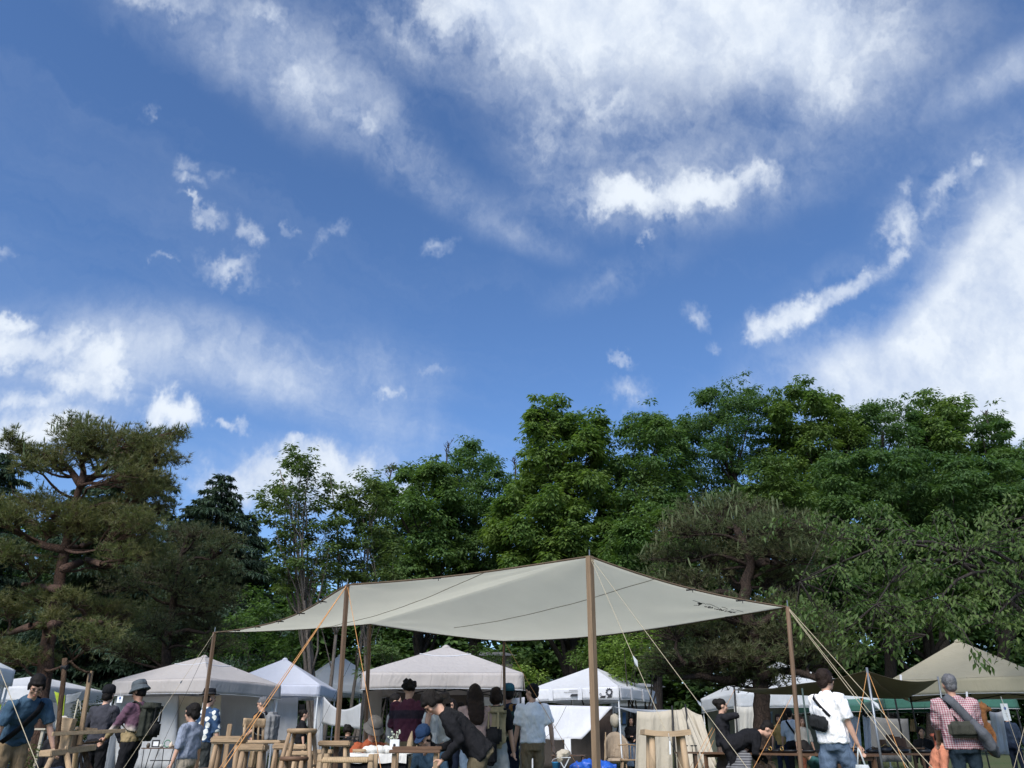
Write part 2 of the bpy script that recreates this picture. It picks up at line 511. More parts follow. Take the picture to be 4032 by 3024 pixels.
def leafmat(name, a, b2, c2, trans=.32, rough=.55, patch=.35):
    """foliage: every leaf its own tint, larger patches older or younger"""
    if name in MATS: return MATS[name]
    m, t, b, o = principled(name)
    geo = t.n('ShaderNodeNewGeometry')
    ob = t.n('ShaderNodeTexCoord').outputs['Object']
    r = geo.outputs['Random Per Island']
    c = t.mix(r, a + (1,), b2 + (1,))
    c = t.mix(t.rng(t.noise(ob, patch, 3.0, .6), .42, .68, 0, .8), c, c2 + (1,))
    c = t.mix(t.rng(r, .93, .97, 0, .6), c, tuple(min(1, q * 1.7) for q in c2) + (1,))
    t.put(b, 'Base Color', c); t.put(b, 'Roughness', rough); t.put(b, 'Specular IOR Level', .25)
    tr = t.n('ShaderNodeBsdfTranslucent', Color=t.mix(1.0, c, (1.15, 1.25, .6, 1), 'MULTIPLY'))
    mx = t.n('ShaderNodeMixShader', Fac=trans, i1=b.outputs[0], i2=tr.outputs[0])
    t.put(o, 'Surface', mx.outputs[0])
    MATS[name] = m
    return m

# ------------------------------------------------------------------ ground
def build_ground():
    xs = np.linspace(-420, 420, 85); ys = np.concatenate([np.linspace(-40, 60, 101), np.linspace(66, 900, 60)])
    X, Y = np.meshgrid(xs, ys)
    t = np.clip((Y - 27) / 7, 0, 1)
    Z = .35 * t * t * (3 - 2 * t) - .0005 * np.clip(Y - 80, 0, None)
    v = np.stack([X, Y, Z], -1).reshape(-1, 3)
    w = len(xs)
    i, j = np.meshgrid(np.arange(w - 1), np.arange(len(ys) - 1))
    a = (j * w + i).ravel()
    f = np.stack([a, a + 1, a + w + 1, a + w], -1)
    m, tt, b, o = principled('lawn')
    g = tt.n('ShaderNodeTexCoord').outputs['Object']
    n1 = tt.noise(g, .6, 6.0, .65); n2 = tt.noise(g, 35.0, 4.0, .7)
    c = tt.mix(tt.rng(n1, .35, .7), (.055, .085, .022, 1), (.12, .105, .05, 1))
    c = tt.mix(tt.rng(n2, .3, .7, 0, .6), c, (.035, .06, .015, 1))
    tt.put(b, 'Base Color', c); tt.put(b, 'Roughness', .95)
    tt.put(b, 'Normal', tt.n('ShaderNodeBump', Strength=.8, Distance=.05, Height=n2).outputs[0])
    o = link('ground', mesh_np('ground', v, f, True), None, m)
    tag(o, kind='structure')
    # short lawn on the bank that rises behind the tents
    n = 26000
    gx = nrng.uniform(-16, 14, n); gy = nrng.uniform(26, 38, n)
    P = np.stack([gx, gy, np.array([ground_z(q) for q in gy]) - .01], -1)
    d = np.stack([nrng.normal(0, .35, n), nrng.normal(0, .35, n), np.ones(n)], -1)
    nn = np.stack([nrng.normal(0, 1, n), -np.ones(n), nrng.normal(0, .2, n)], -1)
    L = nrng.uniform(.05, .13, n)
    o = leaves('grass', P, d, nn, L, L * .16, leafmat('grass_blades', (.05, .085, .02), (.10, .13, .04), (.13, .13, .05)))
    tag(o, 'short uneven lawn grass on the low bank behind the tents', 'grass', kind='stuff')

def unit(a):
    return a / np.maximum(np.linalg.norm(a, axis=-1, keepdims=True), 1e-9)

def leaf_arrays(P, d, nrm, L, Wd, droop=0.0, fold=.12):
    """four-cornered leaves: base, two shoulders, tip"""
    d = unit(d)
    s = unit(np.cross(d, nrm)); nn = np.cross(s, d)
    L = np.asarray(L)[:, None]; Wd = np.asarray(Wd)[:, None]
    mid = P + d * L * .45
    tip = P + d * L - np.array([0, 0, 1.0]) * L * droop
    up = nn * Wd * fold
    V = np.stack([P, mid + s * Wd * .5 + up, tip, mid - s * Wd * .5 + up], 1).reshape(-1, 3)
    b = np.arange(len(P))[:, None] * 4
    Fc = np.concatenate([b + np.array([0, 1, 2]), b + np.array([0, 2, 3])], 1).reshape(-1, 3)
    return V, Fc

def leaves(name, P, d, nrm, L, Wd, mat, parent=None, droop=0.0, fold=.12, needle=False):
    if needle:                       # one long triangle each
        d = unit(d); s = unit(np.cross(d, nrm))
        w = (np.asarray(Wd) * .5)[:, None]
        V = np.stack([P - s * w, P + s * w, P + d * np.asarray(L)[:, None]], 1).reshape(-1, 3)
        Fc = np.arange(len(V)).reshape(-1, 3)
    else:
        V, Fc = leaf_arrays(P, d, nrm, L, Wd, droop, fold)
    o = link(name, mesh_np(name, V, Fc), parent, mat)
    return o

def in_poly(poly, px, py):
    x, y = np.array(px), np.array(py)
    c = np.zeros(len(x), bool)
    n = len(poly)
    for i in range(n):
        x1, y1 = poly[i]; x2, y2 = poly[(i + 1) % n]
        if y1 == y2: continue
        k = ((y1 > y) != (y2 > y)) & (x < (x2 - x1) * (y - y1) / (y2 - y1) + x1)
        c ^= k
    return c

def poly_pts(poly, gap, g, jit=.85):
    """jittered grid of points inside an outline"""
    p = np.array(poly, float)
    xs = np.arange(p[:, 0].min(), p[:, 0].max() + gap, gap); ys = np.arange(p[:, 1].min(), p[:, 1].max() + gap, gap * .8)
    X, Y = np.meshgrid(xs, ys)
    X = X + (np.arange(len(ys)) % 2)[:, None] * gap * .5
    X = X.ravel() + g.uniform(-jit, jit, X.size) * gap; Y = Y.ravel() + g.uniform(-jit, jit, Y.size) * gap
    k = in_poly(poly, X, Y)
    return X[k], Y[k]

def curve_pts(a, b, g, n=6, wob=.08, sag=0.0):
    a, b = Vector(a), Vector(b)
    L = (b - a).length
    out = []
    p1 = [g.uniform(-1, 1) * wob * L for _ in range(3)]
    p2 = [g.uniform(-1, 1) * wob * L * .6 for _ in range(3)]
    for i in range(n + 1):
        t = i / n
        q = a.lerp(b, t)
        s1, s2 = math.sin(math.pi * t), math.sin(2 * math.pi * t)
        q += Vector((p1[0] * s1 + p2[0] * s2, p1[1] * s1 + p2[1] * s2, p1[2] * s1 + p2[2] * s2 - sag * L * s1))
        out.append(q)
    return out

def sprays(cen, rad, g, per, flat, k, L, wid, droop, spread=.30):
    """umbrella sprays of leaves over the upper shells of clumps; returns leaf arrays"""
    m = len(cen)
    idx = np.repeat(np.arange(m), per)
    q = unit(g.normal(0, 1, (len(idx), 3)))
    q[:, 2] = np.abs(q[:, 2]) * 1.1 - .32
    rr = g.uniform(.35, 1.0, len(idx)) ** .5
    fl = g.uniform(.75, 1.7, m) * flat
    C = cen[idx] + q * (rad[idx] * rr)[:, None] * np.stack([np.ones(len(idx)), np.ones(len(idx)), fl[idx]], -1)
    out = unit(q * np.array([1, 1, .35]) + g.normal(0, .15, q.shape) + np.array([0, 0, .18]))
    # leaves radiate from each spray centre, hanging at the outside
    C2 = np.repeat(C, k, 0); O2 = np.repeat(out, k, 0)
    th = g.uniform(0, 2 * math.pi, len(C2))
    rd = np.stack([np.cos(th), np.sin(th), np.zeros(len(C2))], -1)
    d = unit(rd * .8 + O2 * .6 + np.array([0, 0, -.35 - droop]) + g.normal(0, .2, rd.shape))
    base = C2 + rd * (g.uniform(.1, 1.0, len(C2)) * spread)[:, None] + np.array([0, 0, 1]) * (g.normal(0, .06, len(C2)) - .12 * droop)[:, None]
    nrm = unit(np.array([0, 0, .75]) + rd * .45 + O2 * .5 + g.normal(0, .3, rd.shape))
    Ls = L * g.uniform(.65, 1.25, len(C2))
    return base, d, nrm, Ls, Ls * wid

def broadleaf(name, label, poly, Y, thick, mat, barkm, seed, gap=95, per=26, k=7, L=.22, wid=.42, flat=.62, droop=.25,
              trunk_px=None, trunk_r=.3, stems=1, fork=.35, limbs=26, rad_k=.72, spread=.30, group=None, drop=.0, low=None):
    g = np.random.default_rng(seed); gr = random.Random(seed)
    X1, Y1 = poly_pts(poly, gap, g)
    X2, Y2 = poly_pts(poly, gap, g)
    X, Yp = np.concatenate([X1, X2]), np.concatenate([Y1, Y2])
    if drop: 
        k0 = g.random(len(X)) > drop; X, Yp = X[k0], Yp[k0]
    cx, cy = np.mean([p[0] for p in poly]), np.mean([p[1] for p in poly])
    hw = (max(p[0] for p in poly) - min(p[0] for p in poly)) / 2
    hh = (max(p[1] for p in poly) - min(p[1] for p in poly)) / 2
    e = np.clip(1 - ((X - cx) / hw) ** 2 * .8 - (np.minimum(0, Yp - cy) / hh) ** 2 * .7, .05, 1)
    dY = g.uniform(-1, 1, len(X)) * thick * np.sqrt(e)
    cen = np.array([at(a, b, Y + c) for a, b, c in zip(X, Yp, dY)])
    mpp = Y / 3333.0
    rad = gap * mpp * rad_k * g.uniform(.55, 1.45, len(X))
    # clumps near the outline are smaller, so that the crown keeps its shape
    dist = np.full(len(X), 1e9)
    for i in range(len(poly)):
        (x1, y1), (x2, y2) = poly[i], poly[(i + 1) % len(poly)]
        ex0, ey0 = x2 - x1, y2 - y1
        t = np.clip(((X - x1) * ex0 + (Yp - y1) * ey0) / (ex0 * ex0 + ey0 * ey0 + 1e-9), 0, 1)
        dist = np.minimum(dist, np.hypot(X - x1 - t * ex0, Yp - y1 - t * ey0))
    rad = np.minimum(rad, (dist * .9 + 14) * mpp)
    tx = trunk_px if trunk_px is not None else cx
    tip = at(cx, min(p[1] for p in poly) + hh * .5, Y)
    bx = at(tx, 2800, Y).x
    root = empty(name, label, 'tree', (bx, Y, ground_z(Y)), group=group)
    lay = Vector((bx, Y, ground_z(Y)))
    mb = MB()
    order = np.argsort(-cen[:, 2])
    for s in range(stems):
        a = Vector((gr.uniform(-.25, .25) * (stems > 1), gr.uniform(-.2, .2) * (stems > 1), -.1))
        top = tip - lay + Vector((gr.uniform(-1, 1) * (1.0 if stems > 1 else .3) * hw * mpp * .6, gr.uniform(-.5, .5), gr.uniform(-1, 1)))
        path = curve_pts(a, top, gr, 9, .05)
        r0 = trunk_r * gr.uniform(.8, 1.0)
        mb.tube(path, [r0 * (1.25 if i == 0 else 1) * (1 - .088 * i) for i in range(10)], 9)
        for q in range(limbs // stems):
            ci = gr.randrange(len(cen))
            tgt = Vector(cen[ci]) - lay
            ti = min(8, max(2, int(10 * max(fork, (tgt.z - 1.8) / max(top.z, 1) * .8) + gr.uniform(-1, .5))))
            st = path[ti]
            rl = r0 * (1 - .088 * ti) * gr.uniform(.35, .6)
            pts = curve_pts(st, tgt, gr, 6, .10, -.04)
            mb.tube(pts, [rl * (1 - .13 * i) for i in range(7)], 6)
            for _ in range(2):
                c3 = Vector(cen[gr.randrange(len(cen))]) - lay
                if (c3 - pts[4]).length < 3.0:
                    mb.tube(curve_pts(pts[4], c3, gr, 4, .12), [rl * .4 * (1 - .2 * i) for i in range(5)], 5)
    mb.build('trunk', barkm, root, True)
    parts = [sprays(cen - np.array(lay), rad, g, per, flat, k, L, wid, droop, spread)]
    # loose sprays that break the outline
    ex_, ey_ = [], []
    ptop = min(p[1] for p in poly) + hh * 1.35
    for i in range(len(poly)):
        (x1, y1), (x2, y2) = poly[i], poly[(i + 1) % len(poly)]
        ln = math.hypot(x2 - x1, y2 - y1)
        for q in range(int(ln / 15)):
            t = g.random()
            x, y = x1 + (x2 - x1) * t, y1 + (y2 - y1) * t
            if y > ptop: continue
            o_ = abs(g.normal(0, 20)) - 6
            dl = math.hypot(x - cx, y - cy) or 1
            ex_.append(x + (x - cx) / dl * o_ * .6); ey_.append(y + (y - cy) / dl * o_ * .6 - o_ * .5)
    if ex_:
        ec = np.array([at(a, b, Y + g.uniform(-.5, .5) * thick) for a, b in zip(ex_, ey_)]) - np.array(lay)
        parts.append(sprays(ec, g.uniform(.12, .42, len(ec)) * (Y / 40.0), g, max(3, per // 8), .7, k, L, wid, droop, spread * .8))
    B, d, n, Ls, Ws = [np.concatenate(z) for z in zip(*parts)]
    o = leaves('crown', B, d, n, Ls, Ws, mat, root, droop * .4)
    o['kind'] = 'stuff'
    return root

# ------------------------------------------------------------------ pines
def pine(name, label, pads, Y, trunk, mat, barkm, seed, limb_r=.05, tuft=.17, per=60, needles=15, dy=1.6, dead=.0, candles=.02, trunk_r=(.24, .08), fat=1.6):
    """pads: (photo x, photo y, half width, half height) in photo pixels; trunk: list of paths of photo pixels"""
    g = np.random.default_rng(seed); gr = random.Random(seed)
    base = at(trunk[0][0][0], trunk[0][0][1], Y)
    lay = Vector((base.x, Y, ground_z(Y)))
    root = empty(name, label, 'tree', lay)
    mpp = Y / 3333.0
    mb = MB()
    spine = []
    for ti, tr in enumerate(trunk):
        pts = [at(a, b, Y + (gr.uniform(-.3, .3) * ti)) - lay for a, b in tr]
        if ti == 0: pts = [Vector((pts[0].x, 0, -.15))] + pts
        k = len(pts)
        r0, r1 = trunk_r if ti == 0 else (trunk_r[0] * .5, trunk_r[1] * .6)
        fine = []
        for i in range(k - 1):
            for s in range(3):
                t = s / 3
                fine.append(pts[i].lerp(pts[i + 1], t) + Vector((gr.uniform(-1, 1), gr.uniform(-1, 1), 0)) * r0 * .12)
        fine.append(pts[-1])
        mb.tube(fine, [r0 + (r1 - r0) * i / (len(fine) - 1) for i in range(len(fine))], 10)
        spine += fine
    T, TD = [], []
    for (px, py, a, b) in pads:
        Yc = Y + gr.uniform(-1, 1) * dy
        c = at(px, py, Yc) - lay
        st = min(spine, key=lambda p: abs(p.z - (c.z - .5)) * 1.3 + abs(p.x - c.x) * .25)
        pts = curve_pts(st, c + Vector((0, 0, -b * mpp * .6)), gr, 7, .12, .03)
        mb.tube(pts, [limb_r * (1.15 - .125 * i) for i in range(8)], 6)
        n = int(per * (a * b / 4000.0) ** .6)
        ax, bz = a * mpp, b * mpp
        q = unit(g.normal(0, 1, (n, 3))) * (g.uniform(.1, 1.35, n) ** .7)[:, None]
        P = np.array(c) + q * np.array([ax * 1.2, ax * 1.0, bz * fat]) + g.normal(0, .08, q.shape)
        for j in range(0, n, 6):
            e = Vector(P[j])
            mb.tube(curve_pts(pts[gr.randrange(4, 8)], e, gr, 3, .1), [limb_r * .35, limb_r * .28, limb_r * .2, limb_r * .1], 4, cap=False)
        T.append(P)
        TD.append(unit(q * np.array([1, 1, .4]) + np.array([0, 0, .75])))
    mb.build('trunk', barkm, root, True)
    T = np.concatenate(T); TD = np.concatenate(TD)
    C = np.repeat(T, needles, 0); A = np.repeat(TD, needles, 0)
    d = unit(A * .75 + g.normal(0, .55, C.shape))
    Ls = tuft * g.uniform(.6, 1.15, len(C))
    nr = g.normal(0, 1, C.shape)
    o = leaves('needle_tufts', C - A * .03, d, nr, Ls, Ls * .10, mat, root, needle=True)
    o['kind'] = 'stuff'
    m = int(len(T) * candles)
    if m:
        wt = np.clip(T[:, 2] - np.percentile(T[:, 2], 30), .05, None) ** 1.5
        ids = g.choice(len(T), m, replace=False, p=wt / wt.sum())
        P = np.repeat(T[ids], 6, 0)
        dd = unit(np.array([0, 0, 1.0]) + g.normal(0, .22, (m, 3)))
        dd = np.repeat(dd, 6, 0)
        th = np.tile(np.arange(6) * 1.05, m)
        nr = np.stack([np.cos(th), np.sin(th), np.zeros(len(th))], -1)
        Ls = np.repeat(g.uniform(.16, .42, m), 6)
        o = leaves('new_shoots', P, dd + nr * .05, nr, Ls, Ls * .11, leafmat('pine_shoot', (.10, .15, .07), (.16, .20, .10), (.14, .16, .08)), root)
        o['kind'] = 'stuff'
    return root

def cedar(name, label, px, top_y, base_half, Y, seed, mat, barkm, z0=1.2, per=1.0, group=None):
    """tiered conifer: flat drooping boughs hung with short needles"""
    g = np.random.default_rng(seed); gr = random.Random(seed)
    tp = at(px, top_y, Y)
    lay = Vector((tp.x, Y, ground_z(Y)))
    H = tp.z - lay.z
    root = empty(name, label, 'tree', lay, group=group)
    mb = MB()
    mb.tube([(0, 0, -.1), (.03, 0, H * .35), (0, .02, H * .7), (.0, 0, H)], [H * .022, H * .016, H * .009, .02], 9)
    R0 = base_half * Y / 3333.0
    P, D = [], []
    z = z0
    while z < H - .15:
        f = 1 - (z - z0) / (H - z0)
        nb = 5 if f > .25 else 4
        a0 = gr.uniform(0, 6.28)
        for b in range(nb):
            a = a0 + b * 6.283 / nb + gr.uniform(-.4, .4)
            Lb = (R0 * f ** .85 + .25) * gr.uniform(.62, 1.1)
            dr = Vector((math.cos(a), math.sin(a), 0))
            sd_ = Vector((-math.sin(a), math.cos(a), 0))
            tip_dz = Lb * gr.uniform(-.16, .10)
            pts = []
            for i in range(6):
                t = i / 5
                pts.append(Vector((0, 0, z)) + dr * Lb * t + Vector((0, 0, tip_dz * t + .18 * Lb * math.sin(math.pi * t) * .6 - .05 * t * t * Lb)))
            mb.tube(pts, [.045 * (Lb / 4 + .4) * (1 - .17 * i) for i in range(6)], 5, cap=False)
            ns = int(Lb * 130 * per)
            t = g.uniform(.12, 1.02, ns)
            base = np.array([np.array(pts[min(4, int(q * 5))].lerp(pts[min(5, int(q * 5) + 1)], min(1, q * 5 - min(4, int(q * 5))))) for q in t])
            wdt = (1.05 - t * .75) * Lb * .34
            s = g.uniform(-1, 1, ns)
            P.append(base + np.outer(s * wdt, np.array(sd_)) + np.array([0, 0, 1]) * (-np.abs(s) * wdt * .30 + g.normal(0, .03, ns))[:, None])
            D.append(np.array(dr) * .6 + np.outer(np.sign(s), np.array(sd_)) * .5 + np.array([0, 0, -.35]) + g.normal(0, .35, (ns, 3)))
        z += gr.uniform(.42, .75) * (.7 + .5 * f)
    P = np.concatenate(P); D = np.concatenate(D)
    mb.build('trunk', barkm, root, True)
    Ls = g.uniform(.18, .42, len(P))
    o = leaves('crown', P, D, np.array([0, 0, 1.0]) + g.normal(0, .4, P.shape), Ls, Ls * .3, mat, root, .25)
    o['kind'] = 'stuff'
    return root

# ------------------------------------------------------------------ the trees of the park
build_ground()
LM_CHEST = leafmat('chestnut_leaf', (0.054, 0.112, 0.032), (0.098, 0.171, 0.049), (0.120, 0.183, 0.054), trans=.42)
LM_CHEST2 = leafmat('chestnut_leaf_dark', (0.044, 0.095, 0.034), (0.081, 0.144, 0.046), (0.095, 0.159, 0.049), trans=.42)
LM_MAPLE = leafmat('crape_leaf', (0.063, 0.110, 0.039), (0.107, 0.159, 0.056), (0.122, 0.165, 0.054))
LM_BRIGHT = leafmat('bright_leaf', (0.128, 0.213, 0.041), (0.189, 0.275, 0.061), (0.201, 0.262, 0.067), trans=.40)
LM_CHERRY = leafmat('cherry_leaf', (.056, .104, .032), (.098, .155, .046), (.108, .150, .046), rough=.55, trans=.42)
LM_PINE = leafmat('pine_needle', (.078, .106, .040), (.128, .142, .052), (.146, .130, .054), trans=.3, patch=.8)
LM_PINE_D = leafmat('pine_needle_dark', (.056, .084, .038), (.096, .116, .046), (.104, .088, .050), trans=.24, patch=.7)
LM_CEDAR = leafmat('cedar_needle', (0.027, 0.054, 0.037), (0.051, 0.085, 0.051), (0.059, 0.090, 0.049), trans=.15)
BK_GREY = bark('bark_grey', (.10, .085, .075), (.028, .024, .022))
BK_DARK = bark('bark_dark', (.060, .050, .044), (.016, .014, .013))
BK_PALE = bark('bark_pale', (.24, .21, .185), (.10, .085, .075), scale=8.0)
BK_PINE = bark('bark_red_pine', (.155, .092, .068), (.048, .034, .028), stretch=.5, scale=11.0)
BK_PINE_D = bark('bark_black_pine', (.085, .060, .048), (.020, .016, .014), stretch=.45, scale=12.0)

GT = 'tall broad-leaved trees behind the tents'
CH = [  # outline in photo pixels, distance, trunk position, label, leaf
    ([(1480, 1930), (1560, 1890), (1600, 1850), (1650, 1880), (1690, 1820), (1750, 1830), (1765, 1900), (1800, 1960), (1790, 2100), (1840, 2260), (1780, 2420), (1560, 2440), (1490, 2300), (1500, 2100)],
     42, 1730, 'dark green tree with twin rounded tops left of the tall middle tree', 0, 31),
    ([(1790, 1850), (1800, 1770), (1850, 1735), (1900, 1780), (1950, 1810), (1960, 1870), (2010, 1880), (2030, 2000), (2010, 2200), (2000, 2420), (1800, 2430), (1790, 2200), (1760, 2000)],
     44, 1800, 'broad-leaved tree with a domed top over the left part of the canopy', 1, 32),
    ([(2060, 1720), (2090, 1690), (2100, 1610), (2160, 1572), (2230, 1575), (2262, 1650), (2250, 1720), (2290, 1690), (2330, 1640), (2372, 1660), (2365, 1730), (2350, 1840), (2400, 1930), (2400, 2100), (2380, 2400), (1990, 2420), (1960, 2200), (1930, 2080), (1980, 1960), (2060, 1900), (2080, 1800)],
     40, 2190, 'tall tree whose narrow top stands alone against blue sky', 0, 33),
    ([(2390, 1800), (2440, 1700), (2500, 1645), (2570, 1635), (2640, 1670), (2680, 1720), (2690, 1850), (2700, 2050), (2680, 2300), (2600, 2450), (2380, 2440), (2380, 2100), (2380, 1950)],
     42, 2290, 'round-topped tree right of the tall narrow one', 1, 34),
    ([(2690, 1650), (2740, 1620), (2760, 1560), (2850, 1512), (2900, 1520), (2980, 1545), (3030, 1570), (3025, 1660), (3050, 1800), (3060, 2000), (2980, 2200), (2660, 2200), (2640, 2000), (2680, 1800)],
     45, 2850, 'tallest broad-leaved tree standing above the dark pine', 1, 35),
    ([(3055, 1590), (3100, 1535), (3180, 1520), (3215, 1560), (3290, 1570), (3320, 1640), (3385, 1660), (3400, 1800), (3380, 2000), (3340, 2200), (3030, 2150), (3040, 1900), (3060, 1720)],
     44, 3200, 'tall tree with a hooked top against pale cloud', 0, 36),
    ([(3355, 1630), (3420, 1590), (3530, 1590), (3600, 1640), (3620, 1760), (3630, 1950), (3600, 2150), (3380, 2150), (3360, 1900), (3390, 1740)],
     46, 3470, 'flat-topped dark tree right of the hooked one', 1, 37),
    ([(3585, 1590), (3630, 1545), (3700, 1575), (3750, 1580), (3800, 1600), (3790, 1680), (3830, 1760), (3860, 1900), (3840, 2150), (3600, 2150), (3610, 1900), (3620, 1720)],
     47, 3690, 'loose-topped tree with open sprays against white cloud', 0, 38),
    ([(3840, 1690), (3880, 1640), (3940, 1650), (3960, 1710), (3920, 1760), (3990, 1760), (4060, 1740), (4150, 1800), (4200, 2000), (4150, 2250), (3830, 2200), (3840, 1950), (3860, 1780)],
     45, 3900, 'small-topped tree nearest the right edge', 1, 39),
]
TINT = [(1.0, 1.0, 1.0), (.86, .92, 1.05), (1.16, 1.10, .92), (.92, .95, 1.0), (.80, .86, .98), (1.05, 1.0, .9), (.84, .9, 1.0), (1.12, 1.06, 1.0), (.9, .92, .95)]
for n_, (poly, Y, tpx, lab, mi, sd0) in enumerate(CH):
    tn = TINT[n_]
    mt = leafmat('tree_leaf_%d' % sd0, *[tuple(c * q for c, q in zip(col, tn)) for col in ((.058, .118, .038), (.104, .176, .054), (.126, .186, .058))], trans=.46, patch=.25 + .08 * (n_ % 4))
    broadleaf('chestnut_tree', lab, poly, Y, 3.0, mt, BK_DARK, sd0, gap=54, per=40, k=7, L=(.25, .20, .27, .22, .20, .26, .19, .28, .22)[n_], wid=.5, flat=1.1,
              droop=.32, trunk_px=tpx, trunk_r=.42, limbs=26, rad_k=.98, spread=.34, group=GT, drop=.17)
# lower, nearer fill of the same row behind the cherry and the pine
broadleaf('broadleaf_tree', 'wide dark green tree filling the space above the cherry boughs',
          [(3230, 1830), (3400, 1790), (3600, 1780), (3800, 1810), (4000, 1830), (4120, 1900), (4120, 2450), (3300, 2500), (3200, 2200)],
          36, 3.0, LM_CHEST2, BK_DARK, 41, gap=64, per=40, flat=.85, L=.22, droop=.35, trunk_px=3640, trunk_r=.35, limbs=20)
broadleaf('broadleaf_tree', 'yellow-green rounded tree top just above the dark pine',
          [(2960, 1850), (3010, 1800), (3090, 1810), (3120, 1880), (3160, 1950), (3220, 1980), (3200, 2080), (3000, 2100), (2950, 1960)],
          32, 1.6, leafmat('young_leaf', (.055, .105, .026), (.085, .140, .036), (.095, .140, .040)), BK_DARK, 42, gap=62, per=34, L=.2, trunk_px=3060, trunk_r=.18, limbs=12)
broadleaf('broadleaf_tree', 'mid-green tree between the round-topped tree and the pine boughs',
          [(2420, 2100), (2520, 2020), (2640, 2010), (2720, 2080), (2700, 2300), (2640, 2520), (2450, 2500), (2400, 2300)],
          35, 2.0, LM_CHEST, BK_DARK, 43, gap=62, per=38, flat=.85, L=.22, trunk_px=2600, trunk_r=.28, limbs=14)
# thin pale-stemmed trees left of the canopy
broadleaf('crape_myrtle_tree', 'slender tree with several pale trunks and a thin leafy shoot on top',
          [(1150, 1765), (1180, 1790), (1190, 1820), (1250, 1825), (1210, 1860), (1250, 1900), (1310, 1900), (1360, 1960), (1350, 2060), (1330, 2150), (1400, 2260), (1330, 2330), (1060, 2330), (1040, 2200), (1090, 2100), (1010, 2010), (1015, 1950), (1080, 1925), (1110, 1850), (1140, 1810)],
          30, 1.7, LM_MAPLE, BK_PALE, 51, gap=54, per=17, k=7, L=.17, wid=.5, flat=.7, droop=.1, trunk_px=1265, trunk_r=.10, stems=6, fork=.45, limbs=36, rad_k=.66, spread=.2, drop=.22)
broadleaf('crape_myrtle_tree', 'leafy pale-stemmed tree just right of the slender one',
          [(1370, 1950), (1420, 1880), (1480, 1890), (1510, 1950), (1540, 2080), (1580, 2200), (1560, 2330), (1380, 2340), (1350, 2200), (1400, 2080)],
          31, 1.6, LM_MAPLE, BK_PALE, 52, gap=54, per=20, k=7, L=.17, wid=.5, flat=.7, droop=.1, trunk_px=1370, trunk_r=.09, stems=3, fork=.4, limbs=22, rad_k=.7, spread=.2)
# understorey
def bush(label, poly, Y, mat, seed, gap=55, per=34, L=.13, thick=.9, name='bush', k=7):
    g = np.random.default_rng(seed); gr = random.Random(seed)
    X, Yp = poly_pts(poly, gap, g)
    cen = np.array([at(a, b, Y + g.uniform(-1, 1) * thick) for a, b in zip(X, Yp)])
    rad = gap * Y / 3333.0 * .8 * g.uniform(.8, 1.25, len(X))
    lay = Vector((float(cen[:, 0].mean()), Y, ground_z(Y)))
    root = empty(name, label, 'bush', lay)
    mb = MB()
    for q in range(9):
        c = Vector(cen[gr.randrange(len(cen))]) - lay
        mb.tube(curve_pts((gr.uniform(-.25, .25), gr.uniform(-.2, .2), -.05), c, gr, 6, .1), [.045 * (1 - .13 * i) for i in range(7)], 6)
    mb.build('stem', BK_GREY, root, True)
    B, d, n, Ls, Ws = sprays(cen - np.array(lay), rad, g, per, .8, k, L, .5, .1, L * 1.1)
    o = leaves('foliage', B, d, n, Ls, Ws, mat, root)
    o['kind'] = 'stuff'
bush('bright yellow-green bush beside the thick canopy pole', [(2380, 2640), (2400, 2560), (2460, 2520), (2560, 2480), (2600, 2520), (2560, 2600), (2540, 2680), (2420, 2690)], 27, LM_BRIGHT, 61, per=40)
bush('light green bush left of the thick pole above the white tent', [(2260, 2560), (2280, 2510), (2350, 2480), (2450, 2500), (2440, 2570), (2380, 2600), (2280, 2620)], 29, leafmat('light_leaf', (.070, .125, .028), (.105, .165, .040), (.110, .150, .040)), 62)
bush('dull green bush right of the pale trunks', [(1420, 2680), (1430, 2540), (1480, 2490), (1560, 2520), (1570, 2620), (1540, 2680)], 31, LM_MAPLE, 63)
bush('low feathery hedge behind the grey-beige middle tent', [(1790, 2700), (1790, 2590), (1880, 2575), (1990, 2570), (2090, 2590), (2090, 2700)], 33, leafmat('hedge_leaf', (.045, .085, .022), (.070, .115, .032), (.075, .11, .03)), 64, per=40)
bush('sprig of pale leaves sprouting at the leaning trunk foot', [(2010, 2700), (2020, 2640), (2080, 2630), (2140, 2660), (2100, 2720)], 30, LM_BRIGHT, 65, gap=40, per=16, thick=.3)
bush('dense green bush behind the left grey-beige tent', [(760, 2660), (800, 2500), (900, 2420), (1000, 2340), (1100, 2300), (1230, 2330), (1230, 2600), (1100, 2680)], 33, LM_CHEST, 66, gap=75, per=34, L=.17, thick=1.5)
bush('clipped low bush behind the wooden lathe', [(270, 2900), (280, 2790), (340, 2740), (430, 2760), (450, 2900)], 24, leafmat('shrub_leaf', (.060, .085, .028), (.09, .12, .04), (.10, .12, .04)), 67, gap=45, per=30, L=.09)
bush('hydrangea-like bush in the gap between the two left tents', [(850, 2920), (880, 2790), (930, 2760), (960, 2800), (960, 2920)], 27, leafmat('shrub_leaf'  , (.06, .085, .028), (.09, .12, .04), (.1, .12, .04)), 68, gap=45, per=30, L=.10)
bush('small flowering plants beside the blue-shirted man', [(-60, 2980), (-40, 2900), (40, 2880), (120, 2900), (180, 2950), (180, 3060), (-60, 3060)], 15, leafmat('shrub_leaf', (.06, .085, .028), (.09, .12, .04), (.1, .12, .04)), 69, gap=55, per=24, L=.06, thick=.5)

